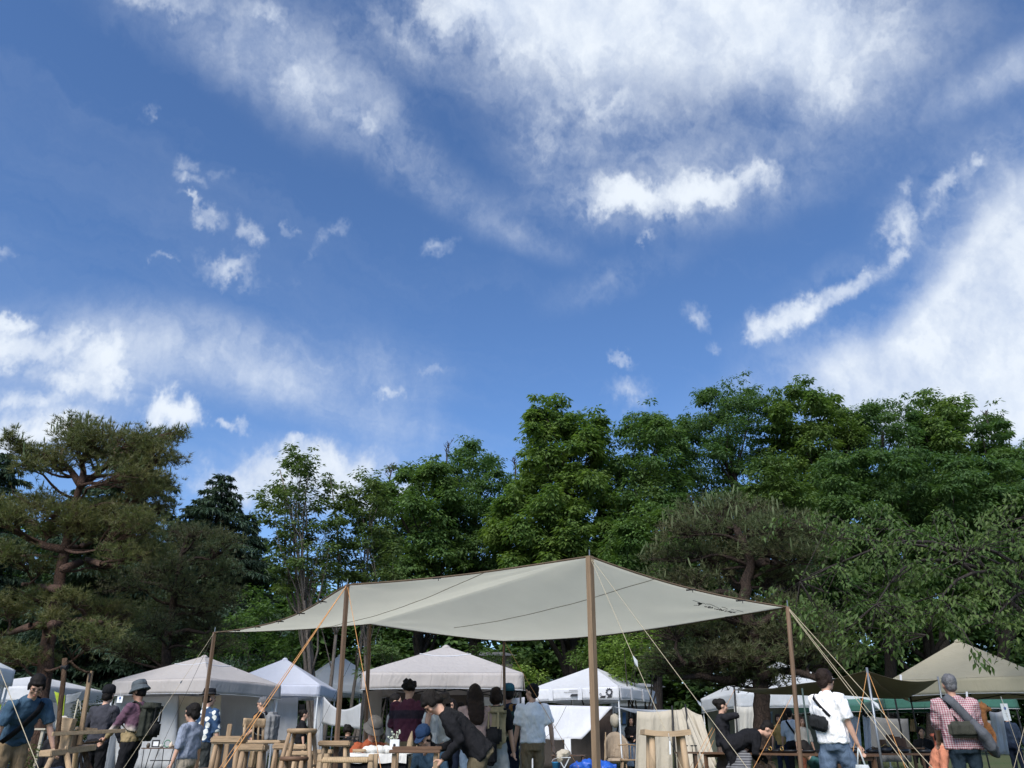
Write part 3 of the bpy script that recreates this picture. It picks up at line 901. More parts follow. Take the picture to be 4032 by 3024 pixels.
# red pine at the left, its smaller neighbour, and the dark pine at the right
def cpx(lst, ox=0, oy=1500, s=.663): return [(ox + a * s, oy + b * s, c * s, d * s) for a, b, c, d in lst]
PADS_A = cpx([(470, 270, 140, 60), (430, 350, 110, 60), (560, 330, 120, 60), (700, 340, 130, 60), (850, 350, 130, 60), (960, 340, 100, 50), (1060, 310, 60, 26), (120, 400, 70, 40),
    (230, 430, 120, 45), (330, 470, 120, 60), (500, 420, 150, 60), (650, 430, 120, 50), (800, 450, 140, 60), (930, 430, 100, 50), (1040, 460, 60, 24), (170, 500, 80, 40), (780, 540, 150, 45), (900, 560, 120, 45),
    (960, 610, 100, 36), (850, 650, 120, 36), (60, 330, 30, 40), (100, 740, 110, 50), (230, 700, 120, 50), (330, 760, 150, 60), (450, 790, 160, 55), (560, 750, 130, 50), (700, 800, 150, 60), (830, 830, 140, 60), (950, 740, 110, 36), (650, 880, 160, 55),
    (500, 870, 120, 45), (300, 880, 100, 40), (80, 800, 90, 50), (-60, 760, 100, 50), (800, 930, 150, 50), (900, 1000, 140, 55), (750, 1020, 130, 50), (620, 1090, 120, 50), (60, 1010, 80, 45), (250, 1090, 100, 36), (-80, 1000, 100, 50),
    (240, 1280, 120, 38), (80, 1350, 100, 40), (430, 1270, 80, 26), (560, 1330, 170, 45), (700, 1390, 160, 55), (310, 1400, 90, 40), (560, 1490, 150, 45), (100, 1620, 120, 36), (250, 1640, 90, 26), (-40, 1300, 90, 40), (-60, 1560, 120, 45)])
pine('red_pine', 'tall red-barked pine with rust-tinged needles at the left edge', PADS_A, 22,
     [[(150, 2900), (160, 2740), (185, 2560), (200, 2480), (225, 2360), (245, 2230), (262, 2130), (290, 1990), (318, 1910)],
      [(318, 1910), (285, 1860), (240, 1810)], [(318, 1910), (380, 1870), (420, 1830), (460, 1790)], [(318, 1910), (330, 1860), (318, 1800)],
      [(255, 2165), (180, 2150), (110, 2120), (40, 2080), (-20, 2060)], [(260, 2170), (320, 2150), (400, 2120)], [(250, 2240), (340, 2205), (400, 2220), (470, 2235)],
      [(235, 2320), (150, 2310), (90, 2300)], [(200, 2460), (120, 2465), (50, 2490), (-20, 2500)], [(205, 2460), (300, 2440), (400, 2450)]],
     LM_PINE, BK_PINE, 71, limb_r=.042, tuft=.17, per=270, needles=13, candles=.016, trunk_r=(.24, .09), fat=1.3)
PADS_B = cpx([(1050, 900, 120, 36), (1200, 900, 140, 36), (1320, 960, 110, 45), (1000, 1080, 140, 45), (1200, 1060, 150, 45), (1100, 980, 130, 45), (880, 1130, 130, 40), (1300, 1130, 110, 45), (850, 1360, 150, 50), (1020, 1300, 110, 36), (900, 1450, 140, 55),
    (1050, 1390, 120, 50), (1250, 1320, 130, 40), (700, 1570, 150, 45), (820, 1600, 150, 45), (1100, 1500, 130, 45), (1250, 1440, 130, 45), (1350, 1250, 100, 45), (1280, 1560, 130, 45), (1000, 1600, 120, 40), (750, 1210, 130, 40), (1080, 1210, 150, 40)])
pine('pine_tree', 'shorter dark pine behind the left grey-beige tent', PADS_B, 27, [[(650, 2800), (655, 2560), (668, 2480), (690, 2330), (720, 2180), (745, 2100)], [(665, 2500), (740, 2480), (810, 2495)], [(690, 2330), (620, 2300), (560, 2290)], [(745, 2110), (820, 2090), (880, 2100)]],
     LM_PINE_D, BK_PINE_D, 72, limb_r=.05, tuft=.18, per=260, needles=12, candles=.004, trunk_r=(.2, .07))
PADS_C = [(2760, 2010, 130, 50), (2850, 1985, 90, 45), (2960, 2010, 90, 45), (2700, 2080, 110, 50), (2820, 2080, 140, 50), (2950, 2080, 120, 50), (3060, 2060, 110, 50), (3160, 2080, 100, 45), (3240, 2120, 80, 40),
    (2640, 2180, 110, 50), (2760, 2170, 130, 50), (2900, 2160, 120, 45), (3040, 2150, 120, 45), (3160, 2180, 110, 45), (2610, 2290, 110, 45), (2730, 2270, 120, 45), (2860, 2250, 90, 36), (3050, 2260, 100, 36), (3140, 2270, 90, 40),
    (2680, 2380, 120, 45), (2800, 2370, 110, 40), (2950, 2420, 110, 36), (3090, 2370, 90, 40), (2620, 2460, 110, 40), (2760, 2470, 130, 45), (2900, 2500, 120, 40), (3060, 2480, 120, 45), (3180, 2440, 90, 40), (2660, 2560, 120, 40), (2800, 2570, 130, 45),
    (2940, 2580, 120, 40), (3080, 2570, 110, 40), (3200, 2540, 100, 40), (2720, 2640, 110, 34), (2880, 2660, 130, 36), (3010, 2670, 100, 30), (3140, 2630, 80, 26), (2600, 2620, 90, 36), (3260, 2600, 80, 30), (2560, 2380, 60, 36)]
pine('black_pine', 'dark spreading pine with twisted bare boughs at the canopy right corner', PADS_C, 20,
     [[(3000, 3000), (3000, 2860), (2998, 2740), (2985, 2600), (2960, 2480), (2930, 2380), (2940, 2290), (2960, 2230), (2935, 2150), (2900, 2080)],
      [(2935, 2370), (2880, 2340), (2830, 2330), (2780, 2345)], [(2955, 2250), (3020, 2190), (3060, 2180)], [(2990, 2600), (2900, 2590), (2830, 2600), (2740, 2620), (2690, 2610)], [(2990, 2640), (2860, 2680), (2760, 2660), (2690, 2670)],
      [(2965, 2480), (3050, 2420), (3110, 2400)], [(2998, 2660), (3080, 2640), (3160, 2650), (3230, 2680)], [(2960, 2230), (3020, 2210), (3080, 2225)]],
     LM_PINE_D, BK_PINE_D, 73, limb_r=.045, tuft=.15, per=210, needles=13, candles=.03, trunk_r=(.24, .09), fat=.98)
# tiered cedars behind the pines
GC = 'tiered cedars far behind the left pine'
cedar('cedar_tree', 'pointed dark cedar right of the red pine', 885, 1868, 640, 46, 81, LM_CEDAR, BK_DARK, group=GC)
cedar('cedar_tree', 'dark cedar shoulder left of the pointed cedar top', 770, 1985, 480, 48, 85, LM_CEDAR, BK_DARK, group=GC)
cedar('cedar_tree', 'wide dark cedar showing behind the red pine top', 560, 1690, 620, 44, 82, LM_CEDAR, BK_DARK, group=GC)
cedar('cedar_tree', 'dark cedar behind the red pine at the very left edge', 30, 1780, 560, 45, 83, LM_CEDAR, BK_DARK, group=GC)
cedar('cedar_tree', 'lower cedar between the pointed cedar and the slender tree', 985, 2010, 330, 48, 84, LM_CEDAR, BK_DARK, group=GC)

# cherry at the right: arching twigs hung with long leaves
def cherry():
    g = np.random.default_rng(91); gr = random.Random(91)
    Y0 = 16.0
    lay = Vector((at(4420, 2800, 18.5).x, 18.5, 0))
    root = empty('cherry_tree', 'leafy cherry tree with drooping sprays reaching in from the right', 'tree', lay)
    poly = [(3080, 2060), (3180, 2010), (3330, 2000), (3480, 1990), (3640, 2030), (3760, 1975), (3900, 2010), (4040, 1940), (4250, 1930), (4300, 2620), (4120, 2580), (3980, 2530), (3880, 2490), (3760, 2500), (3640, 2560),
            (3560, 2560), (3440, 2600), (3330, 2580), (3240, 2500), (3120, 2420), (3050, 2340), (3100, 2270), (3220, 2250), (3300, 2180), (3180, 2130)]
    mb = MB()
    trunk = [Vector((0, 0, -.1)), Vector((-.05, .05, .9)), Vector((-.25, 0, 2.3)), Vector((-.5, .1, 3.4)), Vector((-.9, 0, 4.6))]
    mb.tube(trunk, [.24, .19, .17, .13, .07], 10)
    X, Yp = poly_pts(poly, 66, g)
    main = [at(3300, 2120, 16) - lay, at(3150, 2290, 15.5) - lay, at(3450, 2380, 15) - lay, at(3600, 2090, 17) - lay, at(3800, 2200, 15.2) - lay, at(3650, 2500, 15.8) - lay, at(3900, 2450, 15) - lay, at(3950, 2050, 16.5) - lay]
    limbs = []
    for i, t in enumerate(main):
        pts = curve_pts(trunk[2 + i % 3], t, gr, 9, .06, -.12)
        mb.tube(pts, [.075 * (1 - .095 * q) for q in range(10)], 6)
        limbs += pts[3:]
    P, D = [], []
    for a, b in zip(X, Yp):
        dens = 1.0 if a > 3350 or b < 2200 else .72
        if gr.random() > dens: continue
        c = at(a, b, Y0 + gr.uniform(-1.5, 1.7)) - lay
        st = min(limbs, key=lambda p: (p - c).length + gr.uniform(0, .5))
        out = Vector((gr.uniform(-1, .25), gr.uniform(-.8, .5), 0)).normalized()
        L = gr.uniform(.35, .7)
        tw = [st] + [c + out * L * t + Vector((0, 0, .12 * math.sin(t * 3) - .34 * t * t)) for t in (0, .25, .5, .75, 1.0)]
        mb.tube(tw, [.012, .008, .007, .006, .005, .003], 4, cap=False)
        n = gr.randint(32, 44)
        for q in range(n):
            t = gr.random()
            p = c + out * L * t + Vector((0, 0, .12 * math.sin(t * 3) - .34 * t * t)) + Vector((gr.gauss(0, .10), gr.gauss(0, .10), gr.gauss(0, .06)))
            P.append(p); D.append(Vector((out.x * .5 + gr.gauss(0, .55), out.y * .5 + gr.gauss(0, .55), -.55 + gr.gauss(0, .25))))
    # bare twigs in the gap
    for q in range(70):
        a, b = gr.uniform(3220, 3560), gr.uniform(2300, 2480)
        c = at(a, b, 15.6) - lay
        e = c + Vector((gr.uniform(-.5, .3), gr.uniform(-.3, .3), gr.uniform(-.45, .2)))
        mb.tube(curve_pts(c, e, gr, 4, .18), [.006, .005, .004, .004, .002], 4, cap=False)
    # the sprig that hangs before the khaki tent
    sp = [at(3790, 2480, 13.5) - lay, at(3840, 2560, 13.4) - lay, at(3870, 2590, 13.4) - lay, at(3900, 2620, 13.4) - lay]
    mb.tube([limbs[40]] + sp, [.012, .009, .006, .005, .003], 4, cap=False)
    for p in sp[1:] + [at(3860, 2615, 13.4) - lay, at(3875, 2612, 13.4) - lay, at(3830, 2575, 13.4) - lay]:
        for q in range(5):
            P.append(p + Vector((gr.gauss(0, .05), gr.gauss(0, .05), gr.gauss(0, .03)))); D.append(Vector((gr.gauss(0, .5), gr.gauss(0, .5), -.7)))
    mb.build('trunk', bark('bark_cherry', (.10, .085, .08), (.035, .03, .028)), root, True)
    P = np.array(P); D = np.array(D)
    Ls = g.uniform(.085, .14, len(P))
    o = leaves('crown', P, D, np.array([0, -.25, 1.0]) + g.normal(0, .35, P.shape), Ls, Ls * .46, LM_CHERRY, root, .18, .16)
    o['kind'] = 'stuff'
cherry()

# dead twigs standing out of the tree tops
def dead_twigs(px, py, Y, hpx, seed, label):
    gr = random.Random(seed)
    b = at(px, py, Y)
    mb = MB()
    h = hpx * Y / 3500.0
    root = [Vector((0, 0, -1.5)), Vector((0, 0, 0)), Vector((gr.uniform(-.1, .1) * h, 0, h * .5)), Vector((gr.uniform(-.2, .2) * h, 0, h))]
    mb.tube(root, [.06, .05, .03, .012], 5)
    for q in range(9):
        s = root[1].lerp(root[3], gr.uniform(0, .8))
        e = s + Vector((gr.uniform(-.45, .45) * h, gr.uniform(-.3, .3) * h, gr.uniform(.2, .55) * h))
        pts = curve_pts(s, e, gr, 4, .12)
        mb.tube(pts, [.022, .018, .015, .012, .008], 4, cap=False)
        for r in range(2):
            e2 = pts[2] + Vector((gr.uniform(-.2, .2) * h, gr.uniform(-.1, .1) * h, gr.uniform(.1, .3) * h))
            mb.tube(curve_pts(pts[2], e2, gr, 3, .1), [.013, .011, .009, .007], 4, cap=False)
    o = mb.build('dead_branch', BK_GREY)
    o.location = b
    tag(o, label, 'branch', 'dead twigs on the tree tops')
dead_twigs(1760, 1800, 43, 75, 1, 'bare dead twigs above the domed tree top')
dead_twigs(1535, 1880, 42, 75, 2, 'bare dead twigs farthest left above the leafy crowns')
dead_twigs(2365, 1720, 40, 105, 3, 'bare dead branch right of the tall narrow crown')
dead_twigs(2030, 1850, 42, 65, 4, 'bare twigs left of the tall narrow crown')
dead_twigs(3885, 1650, 45, 40, 5, 'short dead twigs on the small crown near the right edge')

# far wood behind everything
def far_wood():
    g = np.random.default_rng(99)
    n = 2400
    px = g.uniform(-500, 4500, n)
    hi = np.interp(px, [-500, 0, 800, 1300, 2300, 4500], [2000, 2050, 2150, 2300, 2150, 2000])
    py = hi + (2935 - hi) * g.uniform(0, 1, n) ** .75
    cen = np.array([at(a, b, 62 + g.uniform(-4, 4)) for a, b in zip(px, py)])
    rad = g.uniform(.9, 1.7, n)
    B, d, nn, Ls, Ws = sprays(cen, rad, g, 20, .8, 6, .6, .55, .2, .6)
    o = leaves('woodland', B, d, nn, Ls, Ws, LM_CHEST2)
    tag(o, 'dark mass of woodland far behind the tree trunks', 'woodland', kind='stuff')
far_wood()

# ------------------------------------------------------------------ tents
WHITE = cloth('white_polyester', (.80, .81, .84), trans=.42, fold=.6, var=.03)
WHITE_B = cloth('bluish_white_polyester', (.74, .76, .84), trans=.42, fold=.5, var=.03)
WHITE_C = cloth('pale_canvas', (.80, .82, .84), trans=.45, fold=.6, var=.04)
BEIGE = cloth('grey_beige_polyester', (.57, .53, .505), trans=.35, fold=.6, var=.04)
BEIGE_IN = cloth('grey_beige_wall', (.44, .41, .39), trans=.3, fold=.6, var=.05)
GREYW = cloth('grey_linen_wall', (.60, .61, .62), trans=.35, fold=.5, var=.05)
KHAKI = cloth('khaki_canvas', (.46, .42, .31), trans=.15, fold=.35, var=.05)
OLIVE = cloth('olive_canvas', (.20, .17, .115), trans=.12, fold=.4, var=.06)
GREEN = cloth('green_polyester', (.055, .16, .125), trans=.15, fold=.4, var=.05)
SAND = cloth('sand_cotton', (.50, .45, .36), trans=.15, fold=.6, var=.05)
LIME = cloth('lime_polyester', (.55, .68, .08), trans=.3, fold=.3)
TARP_M = cloth('tarp_canvas', (.80, .79, .715), trans=.71, fold=.08, var=.02)
STEEL = matte('white_steel', (.62, .64, .66), .4, .05, spec=.5)
BLACKM = matte('black_metal', (.018, .018, .02), .5, .1)
GREYM = matte('grey_metal', (.22, .24, .26), .4, .1, metal=.6)
WEB = matte('black_webbing', (.012, .012, .014), .8, .1)

def tent(label, cx, cy, w, rot, eave, peak, val, m, leg=STEEL, dpt=None, seed=1, band=False, walls=(), wall_m=None, wall_h=None, group='pop-up market tents', name='canopy_tent', marks=None):
    """pop-up tent: sagging four-sided roof, valances, four legs, crossed truss bars; walls by side index 0 front(-y) 1 right 2 back 3 left"""
    gr = random.Random(seed)
    gz = ground_z(cy)
    root = empty(name, label, 'tent', (cx, cy, gz), rot, group)
    d = dpt or w
    hx, hy = w / 2, d / 2
    cor = [(-hx, -hy), (hx, -hy), (hx, hy), (-hx, hy)]
    ph = gr.uniform(0, 6)
    r = MB()
    N = 10
    for k in range(4):
        a, b = cor[k], cor[(k + 1) % 4]
        def fn(u, v, a=a, b=b, k=k):
            x = (a[0] + (b[0] - a[0]) * u) * (1 - v); y = (a[1] + (b[1] - a[1]) * u) * (1 - v)
            z = eave + (peak - eave) * v
            hip = abs(2 * u - 1) ** 2
            z -= .07 * math.sin(math.pi * v) * (1 - hip) * (1 - v * .5)           # panels sag between the hips
            z += .05 * math.sin(math.pi * v) * hip * 0
            z += .008 * math.sin(9 * u + ph + k) * math.sin(7 * v + k) * (1 - v)
            return (x, y, z)
        r.sheet(fn, N, N)
    r.lathe([(.10, peak - .055), (.085, peak - .01), (.03, peak + .025)], n=10)
    o = r.build('roof', m, root, True)
    if band:
        s = MB()
        for k in range(4):
            a, b = cor[k], cor[(k + 1) % 4]
            t = .34
            pts = []
            for i in range(9):
                u = i / 8
                pts.append(((a[0] + (b[0] - a[0]) * u) * t, (a[1] + (b[1] - a[1]) * u) * t, eave + (peak - eave) * (1 - t) - .045 + .045 * abs(2 * u - 1) ** 2 + .012))
            s.tube(pts, .010, 4)
        s.build('roof_seam', WHITE, o)
    for k in range(4):
        a, b = cor[k], cor[(k + 1) % 4]
        nx, ny = (b[1] - a[1]), -(b[0] - a[0])
        L = math.hypot(nx, ny); nx /= L; ny /= L
        vb = MB()
        def fv(u, v, a=a, b=b, nx=nx, ny=ny, k=k):
            f = (.014 * math.sin(19 * u + k) + .018 * math.sin(7 * u + ph)) * v + .012
            return (a[0] + (b[0] - a[0]) * u + nx * f, a[1] + (b[1] - a[1]) * u + ny * f, eave - val * v + (.03 * math.sin(math.pi * u)) * v - .006)
        vb.sheet(fv, 26, 5, .004)
        v = vb.build('valance', m, root, True)
        h = MB(); h.tube([Vector(fv(i / 26, 1.0)) + Vector((nx * .002, ny * .002, -.006)) for i in range(27)], .008, 4)
        h.build('hem', WHITE, v)
    for (x, y) in cor:
        lg = MB()
        sx, sy = (-1 if x > 0 else 1), (-1 if y > 0 else 1)
        lg.box((x + sx * .04, y + sy * .04, (eave - .03) / 2), (.035, .035, eave - .03))
        lg.box((x + sx * .04, y + sy * .04, eave * .62), (.048, .048, .06))
        lg.box((x + sx * .04, y + sy * .04, .008), (.10, .10, .016))
        lg.build('leg', leg, root)
    for k in range(4):
        a, b = cor[k], cor[(k + 1) % 4]
        tr = MB()
        for j in range(2):
            for z0, z1 in ((eave - .08, eave - .34), (eave - .34, eave - .08)):
                p = Vector((a[0] + (b[0] - a[0]) * (j * .5), a[1] + (b[1] - a[1]) * (j * .5), z0)) * 1
                q = Vector((a[0] + (b[0] - a[0]) * (j * .5 + .5), a[1] + (b[1] - a[1]) * (j * .5 + .5), z1))
                p.x *= .965; p.y *= .965; q.x *= .965; q.y *= .965
                tr.tube([p, q], .011, 4)
        tr.build('truss', leg, root)
    tr = MB()
    tr.tube([(0, 0, eave - .3), (0, 0, peak - .07)], .018, 6)
    tr.build('centre_post', leg, root)
    for k in walls:
        a, b = cor[k], cor[(k + 1) % 4]
        wb = MB()
        inn = .94
        def fw(u, v, a=a, b=b, k=k):
            amp = .035 * (.3 + v)
            f = amp * math.sin(13 * u + 1.3 * k + ph) + .5 * amp * math.sin(31 * u + ph)
            nx, ny = (b[1] - a[1]), -(b[0] - a[0]); L = math.hypot(nx, ny)
            return (inn * (a[0] + (b[0] - a[0]) * u) + nx / L * f, inn * (a[1] + (b[1] - a[1]) * u) + ny / L * f, (eave - .1) - (eave - .13) * v * (wall_h or 1))
        wb.sheet(fw, 30, 8, .004)
        wb.build('side_wall', wall_m or m, root, True)
    return root

def tent_px(label, px, Y, **kw):
    p = at(px, 2900, Y)
    return tent(label, p.x, Y, **kw)

# left edge: corner of a grey-white tent, and the white tent with lime trim behind
tent_px('grey-white tent cut off by the left edge of the view', -505, 15.5, w=3.0, rot=R(8), eave=2.26, peak=3.1, val=.3, m=WHITE_C, seed=2, walls=(1,), wall_m=WHITE_C)
tB = tent_px('white tent behind the red pine trunk with lime green band inside', 90, 27, w=3.0, rot=R(-6), eave=2.46, peak=2.86, val=.46, m=WHITE, seed=3, walls=(2,), wall_m=WHITE)
M_b = Matrix.Translation(tB.location) @ Matrix.Rotation(tB.rotation_euler.z, 4, 'Z')
mb = MB(); mb.box((0, -1.30, 1.86), (2.7, .02, .16)); mb.build('lime_band', LIME, tB)
mb = MB(); lq = [M_b.inverted() @ at(x, y, 25.2) for x, y in ((214, 2722), (258, 2738), (252, 2825), (236, 2822))]
mb.sheet(lambda u, v: lq[0].lerp(lq[1], u).lerp(lq[3].lerp(lq[2], u), v) + Vector((0, -.02 * math.sin(9 * u), 0)), 10, 6, .004); mb.build('lime_panel', LIME, tB, True)
mb = MB(); mb.sheet(lambda u, v: (-1.4 + 2.6 * u, -1.36 + .03 * math.sin(u * 16), 1.74 - 1.0 * v), 20, 4, .004); mb.build('front_sheet', WHITE, tB, True)
# the two grey-beige tents and the white ones between
tent_px('grey-beige tent behind the man in the bucket hat', 755, 22.2, w=3.0, rot=R(-20), eave=2.33, peak=3.02, val=.36, m=BEIGE, seed=4, band=True, walls=(2, 3), wall_m=GREYW)
tent_px('bluish white peaked tent between the left grey-beige tent and the pale trunks', 1087, 26.5, w=3.0, rot=R(2), eave=2.47, peak=3.35, val=.32, m=WHITE_B, seed=5, walls=(), group='pop-up market tents')
tent_px('small-peaked white tent half hidden behind the pale trunks', 1310, 33, w=2.9, rot=R(28), eave=2.60, peak=3.75, val=.36, m=WHITE_C, seed=6)
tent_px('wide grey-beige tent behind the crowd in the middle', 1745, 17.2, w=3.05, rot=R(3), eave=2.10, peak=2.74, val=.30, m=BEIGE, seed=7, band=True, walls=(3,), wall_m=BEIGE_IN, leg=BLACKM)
tG = tent_px('white tent with gear emblems behind the thick pole', 2345, 27, w=3.05, rot=R(-30), eave=2.42, peak=3.15, val=.36, m=WHITE, seed=8, walls=(), group='pop-up market tents')
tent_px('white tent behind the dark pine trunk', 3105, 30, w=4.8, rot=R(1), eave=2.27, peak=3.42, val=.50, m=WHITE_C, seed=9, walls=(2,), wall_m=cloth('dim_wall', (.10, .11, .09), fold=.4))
tK = tent_px('khaki tent at the right edge above the checked-shirt man', 3860, 19.5, w=3.0, rot=R(-32), eave=2.18, peak=3.12, val=.34, m=KHAKI, leg=BLACKM, seed=10)
tent_px('dark green tent between the olive sheet and the khaki tent', 3700, 25, w=3.4, rot=R(-12), eave=2.03, peak=2.36, val=.30, m=GREEN, leg=BLACKM, seed=11)
tent_px('second dark green tent far behind the man with the plastic bag', 3330, 28, w=2.4, rot=R(10), eave=1.95, peak=2.33, val=.22, m=GREEN, leg=BLACKM, seed=12)

# white front cloth and prints of the tent with the gear emblems
M_g = tG.matrix_world.copy() if False else Matrix.Translation(tG.location) @ Matrix.Rotation(tG.rotation_euler.z, 4, 'Z')
def loc_g(px, py, Y): return M_g.inverted() @ at(px, py, Y)
BLKPRINT = matte('black_print', (.03, .03, .035), .8)
pr = MB()
def gear(mb_, c, r, ex, ez, ny, teeth=10):
    """flat toothed ring standing proud of the valance"""
    c = Vector(c)
    n = teeth * 4
    vs = []
    for i in range(n):
        t = 2 * math.pi * i / n
        ro = r * (1.22 if (i % 4) < 2 else .95)
        for rr in (ro, r * .62):
            vs.append(c + ex * rr * math.cos(t) + ez * rr * math.sin(t) + ny)
    mb_.add(vs, [(2 * i, 2 * ((i + 1) % n), 2 * ((i + 1) % n) + 1, 2 * i + 1) for i in range(n)])
ex, ez, ny = Vector((1, 0, 0)), Vector((0, 0, 1)), Vector((0, -.045, 0))
yv = -1.525 
for xx, rr in ((.66, .085), (1.22, .10), (.93, .03)):
    gear(pr, (xx, yv, 2.26 if rr > .05 else 2.20), rr, ex, ez, ny)
for xx, ww, hh, zz in ((.02, .30, .012, 2.34), (-.06, .5, .012, 2.29), (.06, .34, .07, 2.20), (.98, .16, .06, 2.13), (1.20, .13, .06, 2.13)):
    pr.add([Vector((xx - ww / 2, yv, zz - hh / 2)) + ny, Vector((xx + ww / 2, yv, zz - hh / 2)) + ny, Vector((xx + ww / 2 + hh, yv, zz + hh / 2)) + ny, Vector((xx - ww / 2 + hh, yv, zz + hh / 2)) + ny], [(0, 1, 2, 3)])
pr.build('emblem_print', BLKPRINT, tG)['kind'] = 'stuff'
for (k, uu) in ((0, .25), (0, .58), (1, .3), (1, .62)):
    tb = MB()
    if k == 0: tb.box((-1.525 + 3.05 * uu, -1.575, 2.24), (.14, .012, .36))
    else: tb.box((1.575, -1.525 + 3.05 * uu, 2.24), (.012, .14, .36))
    tb.build('valance_strap', WHITE, tG)
fc = MB()
A0, A1, A2, A3 = loc_g(2080, 2775, 25.2), loc_g(2412, 2782, 25.0), loc_g(2290, 2912, 24.6), loc_g(2090, 2910, 24.8)
def ffn(u, v):
    top = A0.lerp(A1, u); bot = A3.lerp(A2, u)
    p = top.lerp(bot, v)
    return p + Vector((0, -.06 * math.sin(3.14 * v) * math.sin(5 * u + 1) - .02 * math.sin(22 * u) * v, .02 * math.sin(9 * u) * v))
fc.sheet(ffn, 24, 10, .004)
o = fc.build('front_cloth', WHITE, None, True)
o.matrix_world = M_g
tag(o, 'white cloth hung slanting across the front of the emblem tent', 'cloth')

# hanging sheets beside and inside the tents
def hung_sheet(label, pts, mat, waves=9, amp=.04, name='cloth_screen', thick=.004, seed=0, sag=.03):
    """pts: top-left, top-right, bottom-right, bottom-left as (px, py, Y)"""
    a, b, c, d = [at(*p) for p in pts]
    ctr = (a + b + c + d) / 4
    n = ((b - a).cross(d - a)).normalized()
    mb = MB()
    def fn(u, v):
        p = a.lerp(b, u).lerp(d.lerp(c, u), v)
        k = amp * (.25 + .75 * v)
        return p + n * (k * math.sin(waves * u * 3.1 + seed) + .4 * k * math.sin(waves * 2.3 * u * 3.1 + seed * 2)) + Vector((0, 0, -sag * math.sin(math.pi * u) * (1 - v))) - ctr
    mb.sheet(fn, 30, 8, thick)
    o = mb.build(name, mat, None, True)
    o.location = ctr
    return tag(o, label, 'cloth', 'cloths hung as stall walls')
hung_sheet('grey linen wall hung inside the bluish white tent', [(935, 2745, 26), (1175, 2745, 26), (1165, 2990, 26), (925, 2960, 26)], GREYW, seed=1)
hung_sheet('narrow grey linen wall at the right side of the bluish white tent', [(1236, 2745, 25.4), (1276, 2745, 25.4), (1265, 3010, 25.4), (1232, 3010, 25.4)], GREYW, waves=4, seed=2)
hung_sheet('pale sagging linen strung between the bluish white and the middle tent', [(1275, 2742, 24), (1420, 2768, 22), (1412, 2872, 22), (1268, 2850, 24)], GREYW, waves=2, amp=.05, seed=3, sag=.25)
hung_sheet('grey curtain of the left grey-beige tent', [(455, 2738, 21.6), (700, 2740, 21.6), (690, 3040, 21.6), (455, 3040, 21.6)], GREYW, waves=7, seed=4)
hung_sheet('beige curtain behind the man in the patterned shirt', [(705, 2738, 21.8), (872, 2738, 21.8), (862, 3040, 21.8), (700, 3040, 21.8)], SAND, waves=6, seed=5)
hung_sheet('sand-coloured screen left half, behind the curved-top stool', [(2508, 2800, 18.5), (2645, 2795, 18.5), (2650, 3060, 18.5), (2500, 3060, 18.5)], SAND, waves=4, seed=6)
hung_sheet('sand-coloured screen right half, spreading like a tent flap', [(2650, 2795, 18.4), (2700, 2783, 18.2), (2825, 3040, 17.2), (2660, 3040, 18.2)], SAND, waves=4, seed=7, amp=.06)
hung_sheet('outermost flap of the sand-coloured screen', [(2702, 2785, 18.3), (2762, 2815, 18.0), (2820, 3010, 17.4), (2790, 3020, 17.5)], SAND, waves=2, seed=8, amp=.05)
hung_sheet('white strip of awning between the emblem tent and the sand screens', [(2415, 2782, 25), (2640, 2795, 20), (2640, 2806, 20), (2500, 2808, 23)], WHITE, waves=1, amp=.02, seed=9)
hung_sheet('cream wall of the white tent behind the black-sweater woman', [(2890, 2780, 27.5), (2975, 2780, 27.5), (2960, 3000, 27.5), (2900, 3000, 27.5)], cloth('cream_wall', (.58, .56, .50), trans=.15, fold=.5), waves=4, seed=10)
hung_sheet('white sheet hung right of the man with the plastic bag', [(3300, 2790, 15.5), (3385, 2825, 15.5), (3400, 2975, 15.2), (3325, 2965, 15.2)], cloth('hung_white', (.70, .70, .74), trans=.2, fold=.8), waves=5, seed=11)
hung_sheet('narrow white sheet beside the dark tent post', [(3395, 2815, 15.6), (3425, 2820, 15.6), (3430, 2975, 15.4), (3405, 2975, 15.4)], cloth('hung_white', (.70, .70, .74)), waves=2, seed=12)
hung_sheet('grey cloth wall inside the green tent', [(3415, 2818, 22), (3575, 2830, 22), (3590, 3000, 22), (3425, 3000, 22)], cloth('grey_wall', (.20, .20, .20), fold=.5), waves=4, seed=13)
hung_sheet('white sheet hanging from the far end of the green tent', [(3895, 2800, 21), (3945, 2800, 21), (3970, 2970, 21), (3925, 2970, 21)], cloth('hung_white', (.70, .70, .74)), waves=3, seed=14)
hung_sheet('grey cloth under the khaki tent', [(3820, 2828, 22), (3930, 2835, 22), (3930, 2960, 22), (3830, 2960, 22)], cloth('grey_wall', (.20, .20, .20)), waves=3, seed=15)
hung_sheet('white banner sheet on a line behind the lathe', [(300, 2767, 24), (412, 2764, 22), (412, 2772, 22), (318, 2772, 24)], WHITE, waves=1, amp=.01, seed=16)
hung_sheet('thin grey sheet tied beside the left white tent', [(262, 2735, 25), (325, 2720, 25), (300, 2760, 25), (258, 2775, 25)], GREYW, waves=1, amp=.02, seed=17)
hung_sheet('white board wall behind the teal-capped man', [(1905, 2745, 18.5), (2066, 2745, 18.5), (2066, 2860, 18.5), (1905, 2860, 18.5)], WHITE, waves=2, amp=.03, seed=18)

